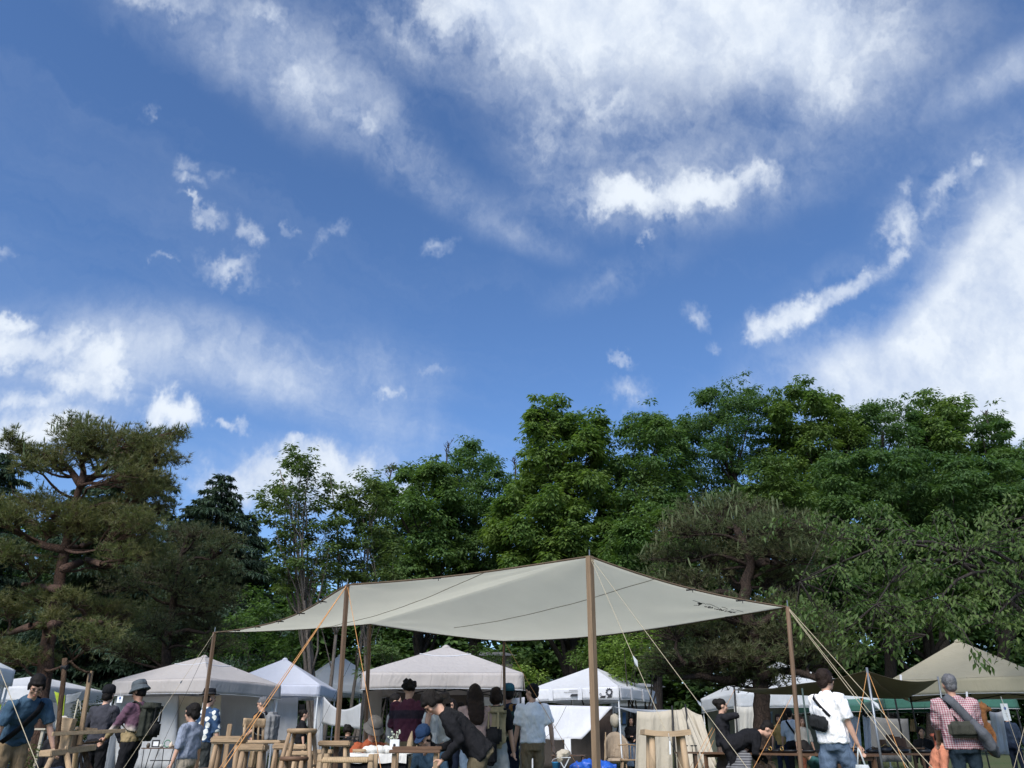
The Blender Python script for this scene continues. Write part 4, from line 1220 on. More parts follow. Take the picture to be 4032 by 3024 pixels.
# ------------------------------------------------------------------ the big canopy over the wood stall
POLE = wood('pole_wood', (.195, .122, .076), axis=(1, 1, 12))
POLE_L = wood('pole_wood_light', (.28, .19, .115), axis=(1, 1, 12))
ROPE = matte('natural_rope', (.42, .36, .25), .9, .15, 40)
ROPE_O = matte('orange_rope', (.55, .27, .10), .8, .15, 40)
ROPE_D = matte('dark_cord', (.05, .045, .04), .9)
def pole(label, top, Yt, foot_px, r, m, name='tent_pole', square=False):
    """top: (px, py); the foot stands on the ground straight below, shifted as the photo shows"""
    t = at(top[0], top[1], Yt)
    # lean: a point lower on the pole seen at (foot_px)
    q = at(foot_px[0], foot_px[1], Yt)
    s = (t.z - 0.0) / (t.z - q.z)
    f = t + (q - t) * s
    f = Vector((f.x, Yt, -.05))
    t = t + (t - f).normalized() * .06
    mb = MB()
    n = 10
    path = [f.lerp(t, i / 5) - f for i in range(6)]
    if square: mb.tube(path, r * 1.2, 4)
    else: mb.tube(path, [r * (1 + .04 * math.sin(i * 2.1)) for i in range(6)], n)
    o = mb.build(name, m, None, not square)
    o.location = f
    tag(o, label, 'pole')
    ft = MB(); ft.tube([t - f, t - f + (t - f).normalized() * .07], .006, 5); ft.build('pin', GREYM, o)
    return t
YP = dict(n=8.3, l=9.4, fl=12.2, fr=13.2, bk=12.6, r=8.6)
GP = 'wooden poles of the big canopy'
T_near = pole('thick squared wooden pole in the middle holding the canopy peak', (2322, 2212), YP['n'], (2347, 2980), .036, POLE_L, square=True)
T_left = pole('wooden pole with orange rope at its top, left of the middle', (1366, 2322), YP['l'], (1322, 2980), .024, POLE, square=True)
T_fl = pole('leaning wooden pole at the canopy left tip before the patterned shirt', (843, 2505), YP['fl'], (780, 2970), .024, POLE, square=True)
T_bk = pole('wooden pole behind the white-cloth table', (1455, 2472), YP['bk'], (1438, 2940), .026, POLE, square=True)
T_fr = pole('thin wooden pole at the back corner of the canopy above the teal cap', (1984, 2538), YP['fr'], (1986, 2700), .022, POLE)
T_rt = pole('thin wooden pole at the canopy right corner', (3103, 2412), YP['r'], (3150, 2980), .024, POLE)

def tarp():
    ctr = (T_near + T_bk) / 2
    NL, NM, NR = T_left, T_near, T_rt       # near edge
    FL, FM, FR = T_fl, T_bk, T_fr           # far edge
    def pt(u, v):
        """u across (0 left .. 1 right, ridge at .5), v from near to far"""
        if u <= .5:
            t = u * 2; a = NL.lerp(NM, t); b = FL.lerp(FM, t)
        else:
            t = u * 2 - 1; a = NM.lerp(NR, t); b = FM.lerp(FR, t)
        p = a.lerp(b, v)
        t2 = abs(u - .5) * 2
        sag = .16 * math.sin(math.pi * t2) * (.35 + .65 * math.sin(math.pi * v))
        p = p + Vector((0, 0, -sag * .55 - .10 * math.sin(math.pi * v) * t2))
        # edges draw in between the poles
        c = (NM + FM) / 2
        e = (math.sin(math.pi * v) * (t2 ** 3)) * .07 + (math.sin(math.pi * t2) * abs(2 * v - 1) ** 3) * .03
        p = p + Vector(((c.x - p.x) * e, (c.y - p.y) * e, 0))
        p.z += .006 * math.sin(40 * v) * t2 * (1 - t2)
        for (cu, cv_) in ((0, 0), (0, 1), (1, 0), (1, 1), (.5, 0), (.5, 1)):     # tension folds run in from the corners
            du_, dv_ = (u - cu) * 1.2, v - cv_
            rr = math.hypot(du_, dv_)
            if rr < .6: p.z += .012 * math.sin(9 * math.atan2(dv_, du_ + 1e-6) + 7 * cu) * math.exp(-rr * 5) * min(1, rr * 9)
        return p
    root = empty('canopy_tarp', 'large beige canopy sheet stretched over six wooden poles', 'tarp', (ctr.x, ctr.y, 0))
    off = Vector((ctr.x, ctr.y, 0))
    mb = MB(); mb.sheet(lambda u, v: pt(u, v) - off, 72, 54, .003)
    sh = mb.build('sheet', TARP_M, root, True)
    BR = matte('tarp_binding', (.10, .07, .045), .8)
    for nm, pts in (('hem', [pt(i / 40, 0) for i in range(41)]), ('hem', [pt(i / 40, 1) for i in range(41)]), ('hem', [pt(0, i / 30) for i in range(31)]), ('hem', [pt(1, i / 30) for i in range(31)])):
        h = MB(); h.tube([p - off + Vector((0, 0, -.004)) for p in pts], .011, 5); h.build(nm, BR, sh)
    for u0 in (.30, .68):
        h = MB(); h.tube([pt(u0 + (.03 if u0 < .5 else .0) * i / 30, i / 30 * (1.0 if u0 < .5 else .80)) - off + Vector((0, 0, -.006)) for i in range(31)], .004, 4); h.build('seam', matte('tarp_seam', (.26, .22, .17), .8), sh)
    for k, (uu, vv) in enumerate([(0, .2), (0, .38), (0, .55), (0, .72), (0, .86), (0, .96), (1, .12), (1, .27), (1, .42), (1, .56), (1, .68), (1, .78), (1, .88), (.2, 0), (.78, 0), (.9, 0)]):
        p = pt(uu, vv) - off
        g = MB(); g.box((p.x + (.02 if uu == 0 else -.02), p.y, p.z - .012), (.10, .02, .012), rz=.3 if uu == 0 else -.35)
        g.tube([p, p + Vector((0, 0, -.04))], .004, 4)
        g.build('toggle', WEB, root)
    # printed lettering on the right panel, seen from below: strokes laid on the sheet
    gu, gv = np.meshgrid(np.linspace(.5, 1, 81), np.linspace(0, 1, 81))
    gp = np.array([pt(a, b) for a, b in zip(gu.ravel(), gv.ravel())])
    dd = gp - np.array((0, 0, CAM_Z))
    cp, sp = math.cos(PITCH), math.sin(PITCH)
    zc = dd[:, 1] * cp + dd[:, 2] * sp
    gx = CX + F_PX * dd[:, 0] / zc; gy = CY - F_PX * (dd[:, 2] * cp - dd[:, 1] * sp) / zc
    def on_sheet(x, y):
        w = 1.0 / ((gx - x) ** 2 + (gy - y) ** 2 + .5)
        k = np.argsort(-w)[:4]
        ww = w[k] / w[k].sum()
        Yd = float((gp[k, 1] * ww).sum())
        return at(x, y, Yd) - off + Vector((0, -.006, -.010))
    pr = MB()
    def stroke(pts, w):
        q = [(2700 + a / 8.508, 2330 + b / 8.508) for a, b in pts]
        for (x0, y0), (x1, y1) in zip(q, q[1:]):
            L = math.hypot(x1 - x0, y1 - y0) or 1
            nx, ny = -(y1 - y0) / L * w / 2, (x1 - x0) / L * w / 2
            ex_, ey_ = (x1 - x0) / L * .6, (y1 - y0) / L * .6
            pr.add([on_sheet(x0 - ex_ + nx, y0 - ey_ + ny), on_sheet(x1 + ex_ + nx, y1 + ey_ + ny), on_sheet(x1 + ex_ - nx, y1 + ey_ - ny), on_sheet(x0 - ex_ - nx, y0 - ey_ - ny)], [(0, 1, 2, 3)])
    for w, lst in ((1.6, ([(235, 260), (350, 300), (460, 335)], [(560, 355), (640, 372)], [(1200, 487), (1290, 500), (1390, 550)], [(1510, 557), (1610, 585)], [(265, 430), (390, 427)])),
                   (.9, ([(640, 372), (650, 405), (700, 380), (740, 405), (800, 392), (940, 450), (1000, 495), (1110, 525)], [(690, 372), (800, 385), (940, 440), (1110, 515)], [(1650, 572), (1900, 635)], [(1470, 602), (1700, 645)], [(1260, 555), (1410, 582)], [(1700, 600), (1930, 655)])),
                   (3.2, ([(625, 462), (650, 478), (710, 478)], [(735, 507), (765, 472), (830, 480), (790, 512), (735, 507)], [(830, 530), (890, 492), (900, 528)], [(950, 546), (990, 550)], [(1010, 560), (1060, 566), (1110, 550)], [(1115, 592), (1160, 542), (1182, 570), (1165, 602)], [(1205, 570), (1190, 602), (1270, 592)],
                          [(1300, 630), (1350, 612), (1372, 625)], [(1400, 640), (1480, 632), (1450, 655)], [(1470, 650), (1550, 656), (1500, 675), (1470, 650)], [(1570, 665), (1650, 675)], [(390, 352), (470, 350), (545, 365), (480, 400), (415, 435)], [(420, 370), (520, 380), (450, 410)], [(440, 360), (430, 420)]))):
        for q in lst: stroke(q, w)
    pr.build('lettering_print', BLKPRINT, sh)['kind'] = 'stuff'
tarp()

def rope(label, a, b, m=ROPE, r=.0045, sag=.0, group='guy ropes', tens=None, name='guy_rope'):
    a, b = Vector(a), Vector(b)
    r *= .68
    mb = MB()
    n = 10
    mb.tube([a.lerp(b, i / n) + Vector((0, 0, -sag * math.sin(math.pi * i / n))) - a for i in range(n + 1)], r, 5)
    o = mb.build(name, m)
    o.location = a
    tag(o, label, 'rope', group)
    if tens:
        t, mt, sz = tens
        d = (b - a).normalized()
        s, u, _ = frame_of(d)
        c = (b - a) * t
        k = MB()
        k.add([c - d * sz, c + u * sz * .35, c + d * sz * .6, c - u * sz * .3, c + s * .012, c - s * .012], [(0, 1, 4), (1, 2, 4), (2, 3, 4), (3, 0, 4), (1, 0, 5), (2, 1, 5), (3, 2, 5), (0, 3, 5)])
        k.build('tensioner', mt, o)
    return o
def stake_end(px, py, Y):
    """follow a rope through two seen points down to the ground"""
    return at(px, py, Y)
def rope_px(label, top, px, py, Yq, **kw):
    q = at(px, py, Yq)
    s = top.z / max(.05, (top.z - q.z))
    b = top + (q - top) * s
    return rope(label, top, b, **kw)
PLAST = matte('clear_plastic', (.45, .47, .48), .3)
rope_px('pale rope from the middle pole running right with a grey tightener', T_near, 2600, 2830, 7.4, r=.004, tens=(.42, PLAST, .09))
rope_px('thin pale rope from the middle pole running far right past the black-sweater woman', T_near, 2850, 2900, 7.0, r=.004, tens=(.56, GREYM, .05))
rope_px('orange rope from the left pole slanting down to the left', T_left, 1000, 2830, 8.5, m=ROPE_O, r=.0048, tens=(.57, ROPE_O, .06))
rope_px('doubled orange rope running beside the stools to the ground', T_left + Vector((0, 0, -.002)), 935, 2945, 8.2, m=ROPE_O, r=.008)
rope_px('orange rope from the left pole slanting down to the right', T_left + Vector((0, 0, -.004)), 1440, 2700, 8.8, m=ROPE_O, r=.0048)
rope_px('pale rope from the left canopy tip to the lower left', T_fl, 530, 2960, 10.4, r=.004, tens=(.32, GREYM, .05))
rope_px('second pale rope from the left canopy tip, close beside the first', T_fl + Vector((0, 0, -.01)), 700, 2800, 11.6, r=.004, m=ROPE_D)
rope_px('thin cord near the blue-shirted man', at(-15, 2600, 8.0), 120, 2945, 7.6, r=.005)
rope_px('pale rope from the right canopy corner, the upper one of three', T_rt, 3560, 2900, 7.6, r=.005, tens=(.46, PLAST, .08))
rope_px('pale rope from the right canopy corner, the middle one of three', T_rt + Vector((0, 0, -.01)), 3500, 2900, 7.4, r=.004)
rope_px('pale rope from the right canopy corner, the lowest one of three', T_rt + Vector((0, 0, -.02)), 3490, 2910, 7.3, r=.004)
rope_px('ochre cord from the back pole crossing the white T-shirt', T_fr, 2100, 2720, 12.6, m=ROPE_O, r=.005)
rope_px('taut cord beside the thin back pole', T_fr + Vector((0, 0, -.01)), 1972, 2700, 13.0, m=ROPE_O, r=.004)
rope_px('cord from the pole behind the white-cloth table', T_bk, 1400, 2570, 12.9, m=ROPE_D, r=.004)
rope('dark cord hanging across the white front cloth', at(2230, 2780, 24.4), at(2140, 2910, 24.3), m=ROPE_D, r=.008, sag=.12)

# olive sheet on slim poles
def olive():
    A, B, C, D_ = at(2892, 2716, 17.5), at(3415, 2642, 12.5), at(3695, 2676, 14.0), at(3545, 2752, 18.5)
    E = at(3240, 2738, 18.0)
    off = Vector((B.x, B.y, 0))
    root = empty('olive_tarp', 'dark olive sheet stretched low between slim metal poles', 'tarp', off)
    def pt(u, v):
        p = A.lerp(B, u).lerp(E.lerp(D_, u) if u < 1 else D_, v) if False else (A.lerp(B, u).lerp(A.lerp(D_, u), v) if v <= 1 else None)
        return p + Vector((0, 0, -.14 * math.sin(math.pi * u) * math.sin(math.pi * min(1, v + .15)) + .01 * math.sin(14 * u + 5 * v)))
    def pt2(u, v):
        p = B.lerp(C, u).lerp(D_, v)
        return p + Vector((0, 0, -.08 * math.sin(math.pi * u) * (1 - v) - .05 * math.sin(math.pi * v)))
    mb = MB()
    mb.sheet(lambda u, v: pt(u, v) - off, 30, 14, .003)
    mb.sheet(lambda u, v: pt2(u, v) - off, 16, 14, .003)
    mb.build('sheet', OLIVE, root, True)
    for px, py, Y in ((3547, 2670, 13.3), (3807, 2735, 15.0)):
        g = MB(); g.obox(at(px, py, Y) - off, (.03, .01, .10), Matrix.Rotation(.15, 3, 'Y')); g.build('toggle', WHITE, root)
    h = MB(); h.tube([A - off + Vector((0, 0, .0)), at(2960, 2718, 17) - off], .01, 4); h.build('hem', WEB, root)
    return A, B, C, D_
OA, OB, OC, OD = olive()
def slim(label, t, foot, m, r=.016):
    f = Vector(foot); f.z = -.03
    mb = MB(); mb.tube([Vector((0, 0, 0)), t - f + Vector((0, 0, .05))], r, 8)
    o = mb.build('tent_pole', m, None, True); o.location = f
    tag(o, label, 'pole')
slim('grey metal pole with orange ropes holding the olive sheet peak', OB, at(3470, 3024, 12.5), GREYM, .019)
slim('black pole at the left tip of the olive sheet', OA, at(2905, 3000, 17.5), BLACKM, .02)
slim('thin metal pole behind the checked-shirt man holding the olive sheet', OC, at(3720, 2900, 14.0), GREYM, .016)
slim('thin green metal pole left of the white T-shirt man', at(3160, 2722, 14.5), at(3195, 3020, 14.5), matte('green_metal', (.05, .075, .07), .4), .016)
slim('dark steel post right of the hanging white sheet', at(3395, 2760, 16), at(3412, 2980, 16), BLACKM, .03)
for lab, tp, px, py, Y, m in (
    ('orange rope left of the grey metal pole', OB, 3350, 3010, 11.9, ROPE_O), ('orange rope right of the grey metal pole', OB + Vector((.01, 0, -.01)), 3560, 3010, 11.9, ROPE_O),
    ('orange cord from the black pole crossing in front of the bent black coat', at(3120, 2738, 14.0), 2980, 3000, 13.2, ROPE_O), ('thin cord tied low at the black pole tip', OA, 2870, 2760, 16.8, ROPE_O),
    ('orange cord left of the black-sweater woman', at(2805, 2865, 16.5), 2735, 2990, 16.0, ROPE_O), ('orange cord between sand screen and woman', at(2810, 2915, 16.4), 2770, 3010, 16.0, ROPE_O),
    ('black guy line over the left part of the sand screen', at(2698, 2790, 18.1), 2790, 3015, 16.9, ROPE_D), ('thin cord at the hanging paper sign', at(3940, 2745, 17.3), 4030, 3000, 16.0, ROPE),
    ('pale cord at the far right edge', at(4040, 2840, 14.0), 3992, 3024, 13.5, ROPE), ('green cord hanging in the green tent', at(3642, 2768, 20), 3635, 2890, 19.8, ROPE_D)):
    rope_px(lab, Vector(tp), px, py, Y, m=m, r=.006 if m == ROPE_O else .005)
# short black poles of the sand screen
slim('left black pole of the sand screen', at(2647, 2788, 18.4), at(2655, 3000, 18.4), BLACKM, .02)
slim('slanting black pole of the sand screen', at(2699, 2783, 18.1), at(2725, 2960, 17.9), BLACKM, .018)

hung_sheet('dark sheet coloured as the shade inside the wide grey-beige tent behind the crowd', [(1560, 2725, 18.5), (1905, 2735, 18.5), (1905, 3020, 18.5), (1560, 3020, 18.5)], cloth('dark_interior_backing', (.075, .065, .058), fold=.5), waves=4, seed=21)  # added backdrop: shade of the open stall interior put into its dark colour
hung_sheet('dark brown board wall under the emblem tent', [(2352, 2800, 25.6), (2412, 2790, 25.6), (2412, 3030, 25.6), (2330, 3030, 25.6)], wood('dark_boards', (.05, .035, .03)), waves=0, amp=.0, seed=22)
hung_sheet('dark back wall under the white front cloth', [(2085, 2800, 27.6), (2350, 2800, 27.6), (2350, 3030, 27.6), (2085, 3030, 27.6)], cloth('dark_interior_backing', (.075, .065, .058)), waves=3, seed=23)

for k, (x0, x1, y0, y1, Y, c, lab) in enumerate((
    (1232, 1252, 2772, 2840, 26.4, (.16, .05, .035), 'rust red cloth hanging at the right inside of the bluish white tent'),
    (1178, 1200, 2770, 2850, 26.8, (.06, .055, .05), 'dark garment hanging inside the bluish white tent'),
    (3225, 3248, 2800, 2880, 28.5, (.30, .27, .22), 'ochre cloth hanging in the white tent behind the pine'),
    (3018, 3042, 2800, 2870, 28.6, (.08, .12, .16), 'blue-grey cloth hanging in the white tent behind the pine'),
    (3262, 3284, 2802, 2876, 28.4, (.42, .40, .36), 'pale cloth hanging at the right inside of the white tent'),
    (3585, 3602, 2828, 2880, 24.6, (.34, .22, .12), 'tan cloth hanging under the dark green tent'),
    (3862, 3884, 2826, 2872, 24.4, (.20, .11, .07), 'brown cloth hanging under the green tent right end'))):
    hung_sheet(lab, [(x0, y0, Y), (x1, y0, Y), (x1, y1, Y), (x0, y1, Y)], cloth('stock_cloth_%d' % k, c, fold=.6), waves=1.2, amp=.03, seed=40 + k, name='hanging_cloth')

# ------------------------------------------------------------------ people
SKIN = matte('skin', (.52, .31, .22), .55, .08, 12, spec=.3)
SKIN_T = matte('skin_tanned', (.40, .22, .15), .55, .08, 12, spec=.3)
HAIR = matte('hair_black', (.010, .008, .007), .6, .3, 30, bump=.5, bscale=90, spec=.15)
HAIR_B = matte('hair_brown', (.020, .012, .009), .6, .3, 30, bump=.5, bscale=90, spec=.15)
HAIR_G = matte('hair_grey', (.11, .11, .115), .5, .45, 45, bump=.6, bscale=90, spec=.4)
HAIR_R = matte('hair_reddish', (.10, .040, .022), .5, .3, 30, bump=.5, bscale=90)
EYE = matte('eye_dark', (.012, .010, .010), .2, spec=.5)
LIP = matte('lips', (.40, .16, .13), .5)
SHOE = matte('shoe', (.05, .045, .04), .6)
FOLD_TEX = bpy.data.textures.new('cloth_folds', 'CLOUDS'); FOLD_TEX.noise_scale = .085; FOLD_TEX.noise_depth = 2
HAIR_TEX = bpy.data.textures.new('hair_locks', 'CLOUDS'); HAIR_TEX.noise_scale = .035; HAIR_TEX.noise_depth = 2
def garment(name, col, **kw): return cloth('cloth_' + name, col, fold=1.0, var=.14, sheen=0.0, **kw)

def check_shirt():
    m, t, b, o = principled('red_check')
    g = t.n('ShaderNodeTexCoord').outputs['Object']
    sp = t.n('ShaderNodeSeparateXYZ', Vector=g)
    a = t.math('GREATER_THAN', t.math('FRACT', t.math('MULTIPLY', sp.outputs[0], 40.0)), .45)
    c = t.math('GREATER_THAN', t.math('FRACT', t.math('MULTIPLY', sp.outputs[2], 40.0)), .45)
    k = t.math('MULTIPLY', t.math('ADD', a, c), .5)
    t.put(b, 'Base Color', t.mix(k, (.50, .42, .42, 1), (.25, .065, .085, 1))); t.put(b, 'Roughness', .9)
    t.put(b, 'Normal', t.n('ShaderNodeBump', Strength=.5, Distance=.04, Height=t.noise(g, 8.0, 3.0, .5, 1.0)).outputs[0])
    return m
def blotch_shirt():
    m, t, b, o = principled('white_blotches_on_navy')
    g = t.n('ShaderNodeTexCoord').outputs['Object']
    w = t.vmath('MULTIPLY_ADD', t.noise(g, 9.0, 2.0, .5, color=True), (.05, .05, .05), g)
    v = t.n('ShaderNodeTexVoronoi', {'feature': 'F1'}, Vector=w, Scale=9.5, Randomness=.55).outputs['Distance']
    k = t.rng(v, .40, .46)
    t.put(b, 'Base Color', t.mix(k, (.68, .70, .66, 1), (.022, .058, .13, 1))); t.put(b, 'Roughness', .9)
    t.put(b, 'Normal', t.n('ShaderNodeBump', Strength=.4, Distance=.04, Height=t.noise(g, 8.0, 3.0, .5, 1.0)).outputs[0])
    return m
def dip_shirt():
    m, t, b, o = principled('plum_dip_dyed_ochre')
    g = t.n('ShaderNodeTexCoord').outputs['Object']
    z = t.n('ShaderNodeSeparateXYZ', Vector=g).outputs[2]
    zz = t.math('ADD', z, t.math('MULTIPLY_ADD', t.noise(g, 6.0, 3.0, .6), .12, -.06))
    c = t.mix(t.rng(zz, 1.03, 1.08), (.27, .20, .10, 1), (.50, .44, .38, 1))
    c = t.mix(t.rng(zz, 1.06, 1.14), c, (.115, .055, .085, 1))
    t.put(b, 'Base Color', c); t.put(b, 'Roughness', .9)
    t.put(b, 'Normal', t.n('ShaderNodeBump', Strength=.6, Distance=.04, Height=t.noise(g, 8.0, 3.0, .5, 1.0)).outputs[0])
    return m
def stripe_shirt(name, c1, c2, fr):
    m, t, b, o = principled(name)
    g = t.n('ShaderNodeTexCoord').outputs['Object']
    z = t.n('ShaderNodeSeparateXYZ', Vector=g).outputs[2]
    k = t.math('GREATER_THAN', t.math('FRACT', t.math('MULTIPLY', z, fr)), .55)
    t.put(b, 'Base Color', t.mix(k, c1 + (1,), c2 + (1,))); t.put(b, 'Roughness', .9)
    return m
def maroon_shirt():
    m, t, b, o = principled('maroon_banded')
    g = t.n('ShaderNodeTexCoord').outputs['Object']
    z = t.n('ShaderNodeSeparateXYZ', Vector=g).outputs[2]
    k = t.math('MULTIPLY', t.rng(z, 1.20, 1.22), t.rng(z, 1.34, 1.32))
    t.put(b, 'Base Color', t.mix(k, (.075, .014, .032, 1), (.022, .012, .022, 1))); t.put(b, 'Roughness', .9)
    t.put(b, 'Normal', t.n('ShaderNodeBump', Strength=.6, Distance=.04, Height=t.noise(g, 8.0, 3.0, .5, 1.0)).outputs[0])
    return m

def rings(mb, lst, n=14):
    """lst: (centre, right, forward, half width, half depth); closed stack of ellipses"""
    vs, fs = [], []
    for c, r, f, w, d in lst:
        for j in range(n):
            t = 2 * math.pi * j / n
            ct, st = math.cos(t), math.sin(t)
            ex = .82
            vs.append(c + r * (w * math.copysign(abs(ct) ** ex, ct)) + f * (d * math.copysign(abs(st) ** ex, st)))
    for i in range(len(lst) - 1):
        for j in range(n):
            j2 = (j + 1) % n
            fs.append((i * n + j, i * n + j2, (i + 1) * n + j2, (i + 1) * n + j))
    fs.append(tuple(range(n))[::-1]); fs.append(tuple((len(lst) - 1) * n + j for j in range(n)))
    mb.add(vs, fs)

def two_bone(S, H, l1, l2, pole_dir):
    d = H - S
    L = min(d.length, (l1 + l2) * .999)
    d.normalize()
    H = S + d * L
    a = (l1 * l1 - l2 * l2 + L * L) / (2 * L)
    hh = math.sqrt(max(0, l1 * l1 - a * a))
    pd = pole_dir - d * pole_dir.dot(d)
    pd = pd.normalized() if pd.length > 1e-6 else Vector((0, -1, 0))
    return S + d * a + pd * hh, H

def finish(mb, name, mat, parent, voxel, smooth=4, disp=0.0, tex=None):
    o = mb.build(name, mat, parent, True)
    r = o.modifiers.new('remesh', 'REMESH'); r.mode = 'VOXEL'; r.voxel_size = voxel; r.use_smooth_shade = True
    sm = o.modifiers.new('smooth', 'SMOOTH'); sm.factor = .5; sm.iterations = smooth
    if disp:
        q = o.modifiers.new('folds', 'DISPLACE'); q.texture = tex or FOLD_TEX; q.strength = disp; q.mid_level = .5; q.texture_coords = 'LOCAL'
    return o

def person(label, px, py, h=1.70, heading=0, Y=None, lean=0, side=0, hy=0, hp=0, build=1.0, female=False, legs='stand', hip_z=None,
           handR=None, handL=None, top=None, sleeve='short', bottom=None, bot='trousers', hair='short', hair_m=None, hat=None, hat_m=None,
           skin=None, extra=0.0, far=False, glasses=False, hem=-.04, loose=1.0, dx=0.0, group='visitors at the craft market', eyes=True, kid=False):
    """a standing, leaning, sitting or crouching figure whose head top is seen at photo pixel (px, py); returns its frame"""
    skin = skin or SKIN; hair_m = hair_m or HAIR
    s = h / 1.70
    hs = s * (1.06 if not kid else 1.22)
    if Y is None:
        lo, hi_ = 4.0, 60.0
        for _ in range(50):
            Y = (lo + hi_) / 2
            if at(px, py, Y).z - ground_z(Y) > h + extra: hi_ = Y
            else: lo = Y
    gz = ground_z(Y)
    hz = (hip_z if hip_z is not None else (.905 if legs in ('stand', 'walk') else .46)) * s
    la, si = R(lean), R(side)
    U = Vector((math.sin(si), math.sin(la) * math.cos(si), math.cos(la) * math.cos(si)))
    Rv = Vector((math.cos(si), 0, -math.sin(si)))
    Fv = U.cross(Rv) * -1
    Fv = Rv.cross(U) * -1
    if Fv.y < 0 and abs(la) < 1.5: Fv = -Fv
    hip = Vector((0, 0, hz))
    def T(x, y, z): return hip + Rv * (x * s) + Fv * (y * s) + U * (z * s)
    # spine bows forward a little when leaning
    shw = (.168 if female else .190) * build
    neck = T(0, .01, .535)
    up2 = (U * .6 + Vector((0, 0, .4))).normalized() if lean < 40 else (U * .85 + Vector((0, 0, .05))).normalized()
    Hc = neck + up2 * (.118 * s + .014 * hs) + Vector((0, .022 * s, 0))
    yaw, pit = R(hy), R(hp)
    HM = Matrix.Rotation(-yaw, 3, 'Z') @ Matrix.Rotation(-pit, 3, 'X')
    topz = Hc + HM @ Vector((0, 0, .118 * hs))
    P = at(px, py, Y)
    rz = -R(heading)
    RM = Matrix.Rotation(rz, 3, 'Z')
    tw = RM @ topz
    loc = Vector((P.x - tw.x + dx, Y - tw.y * .0, gz))
    root_loc = loc
    vox = .017 if far else .0105
    cv = .026 if far else .017
    # ---- body
    b = MB()
    def Hp(x, y, z): return Hc + HM @ (Vector((x, y, z)) * hs)
    b.ball(Hp(0, -.008, .022), (.074 * hs, .094 * hs, .094 * hs), 16, HM)
    b.ball(Hp(0, .020, -.045), (.056 * hs, .066 * hs, .072 * hs), 14, HM)
    b.ball(Hp(0, .062, -.092), (.026 * hs, .022 * hs, .020 * hs), 10, HM)
    b.tube([Hp(0, .085, .012), Hp(0, .104, -.022), Hp(0, .102, -.034)], [.008 * hs, .014 * hs, .013 * hs], 8)
    b.ball(Hp(0, .080, -.064), (.022 * hs, .012 * hs, .010 * hs), 8, HM)
    for q in (-1, 1):
        b.ball(Hp(q * .076, -.008, -.006), (.012 * hs, .020 * hs, .032 * hs), 8, HM)
        b.ball(Hp(q * .040, .062, -.025), (.022 * hs, .020 * hs, .022 * hs), 8, HM)
        b.ball(Hp(q * .030, .076, .030), (.022 * hs, .012 * hs, .009 * hs), 8, HM)
    b.tube([T(0, 0, .50), neck, Hp(0, -.015, -.05)], [.062 * s, .052 * s, .05 * s], 12)
    rings(b, [(T(0, 0, -.02), Rv, Fv, .12 * s, .08 * s), (T(0, 0, .2), Rv, Fv, .11 * s, .075 * s), (T(0, 0, .42), Rv, Fv, .13 * s, .08 * s), (T(0, 0, .50), Rv, Fv, .08 * s, .06 * s)])
    arms = []
    for q, tgt in ((1, handR), (-1, handL)):
        S = T(q * shw * .95, -.005, .452)
        if tgt is None: tgt = (q * (shw + .09), .06, hz / s - .10)
        Hn = Vector(tgt) * s
        el, Hn = two_bone(S, Hn, .29 * s, .255 * s, Vector((q * .45, -.9, -.3)))
        arms.append((S, el, Hn))
        b.tube([S, S.lerp(el, .5), el, el.lerp(Hn, .35), Hn], [.048 * s, .045 * s, .037 * s, .038 * s, .026 * s], 10)
        d = (Hn - el).normalized()
        side_ = d.cross(Vector((0, 1, 0))) if abs(d.y) < .8 else d.cross(Vector((0, 0, 1)))
        side_ = side_.normalized() * q
        nr = d.cross(side_).normalized() * q
        hk = s * (1.05 if not female else .95)
        pc = Hn + d * .045 * hk
        b.tube([Hn, pc, Hn + d * .085 * hk], [.024 * hk, .034 * hk, .030 * hk], 8, flat=.55, up=nr)
        wv = Vector((0, 1, 0)) - d * d.y
        wv = wv.normalized() if wv.length > .2 else Vector((1, 0, 0))
        curl = wv.cross(d).normalized() * (-q)
        for fi, (o_, ln) in enumerate(((-.026, .062), (-.009, .074), (.009, .070), (.025, .056))):
            k0 = Hn + d * .080 * hk + wv * o_ * hk
            k1 = k0 + d * ln * .5 * hk + curl * .010 * hk
            k2 = k1 + d * ln * .35 * hk + curl * .026 * hk
            b.tube([k0, k1, k2], [.0105 * hk, .0098 * hk, .0085 * hk], 6)
        t0 = Hn + d * .025 * hk + wv * .024 * hk
        b.tube([t0, t0 + d * .03 * hk + wv * .026 * hk, t0 + d * .062 * hk + wv * .030 * hk + curl * .01 * hk], [.013 * hk, .0115 * hk, .0095 * hk], 6)
    # legs
    LG = []
    for q in (1, -1):
        J = T(q * .085, 0, -.02)
        if legs == 'stand': K, A = Vector((q * .10, .03, .47)) * s, Vector((q * .11, 0, .07)) * s
        elif legs == 'walk': K, A = Vector((q * .095, .12 * q + .04, .48)) * s, Vector((q * .10, .16 * q - .06, .08)) * s
        elif legs == 'sit': K, A = J + Vector((q * .05, .43, -.01)) * s, Vector((q * .12, .42 + .02 * q, .07)) * s
        else: K, A = J + Vector((q * .14, .36, .12)) * s, Vector((q * .14, .10, .07)) * s
        LG.append((J, K, A))
        b.tube([J, K, A], [.07 * s, .05 * s, .036 * s], 10)
    body = finish(b, 'person', skin, None, vox, 3)
    body.location = root_loc; body.rotation_euler = (0, 0, rz)
    tag(body, label, 'person', group)
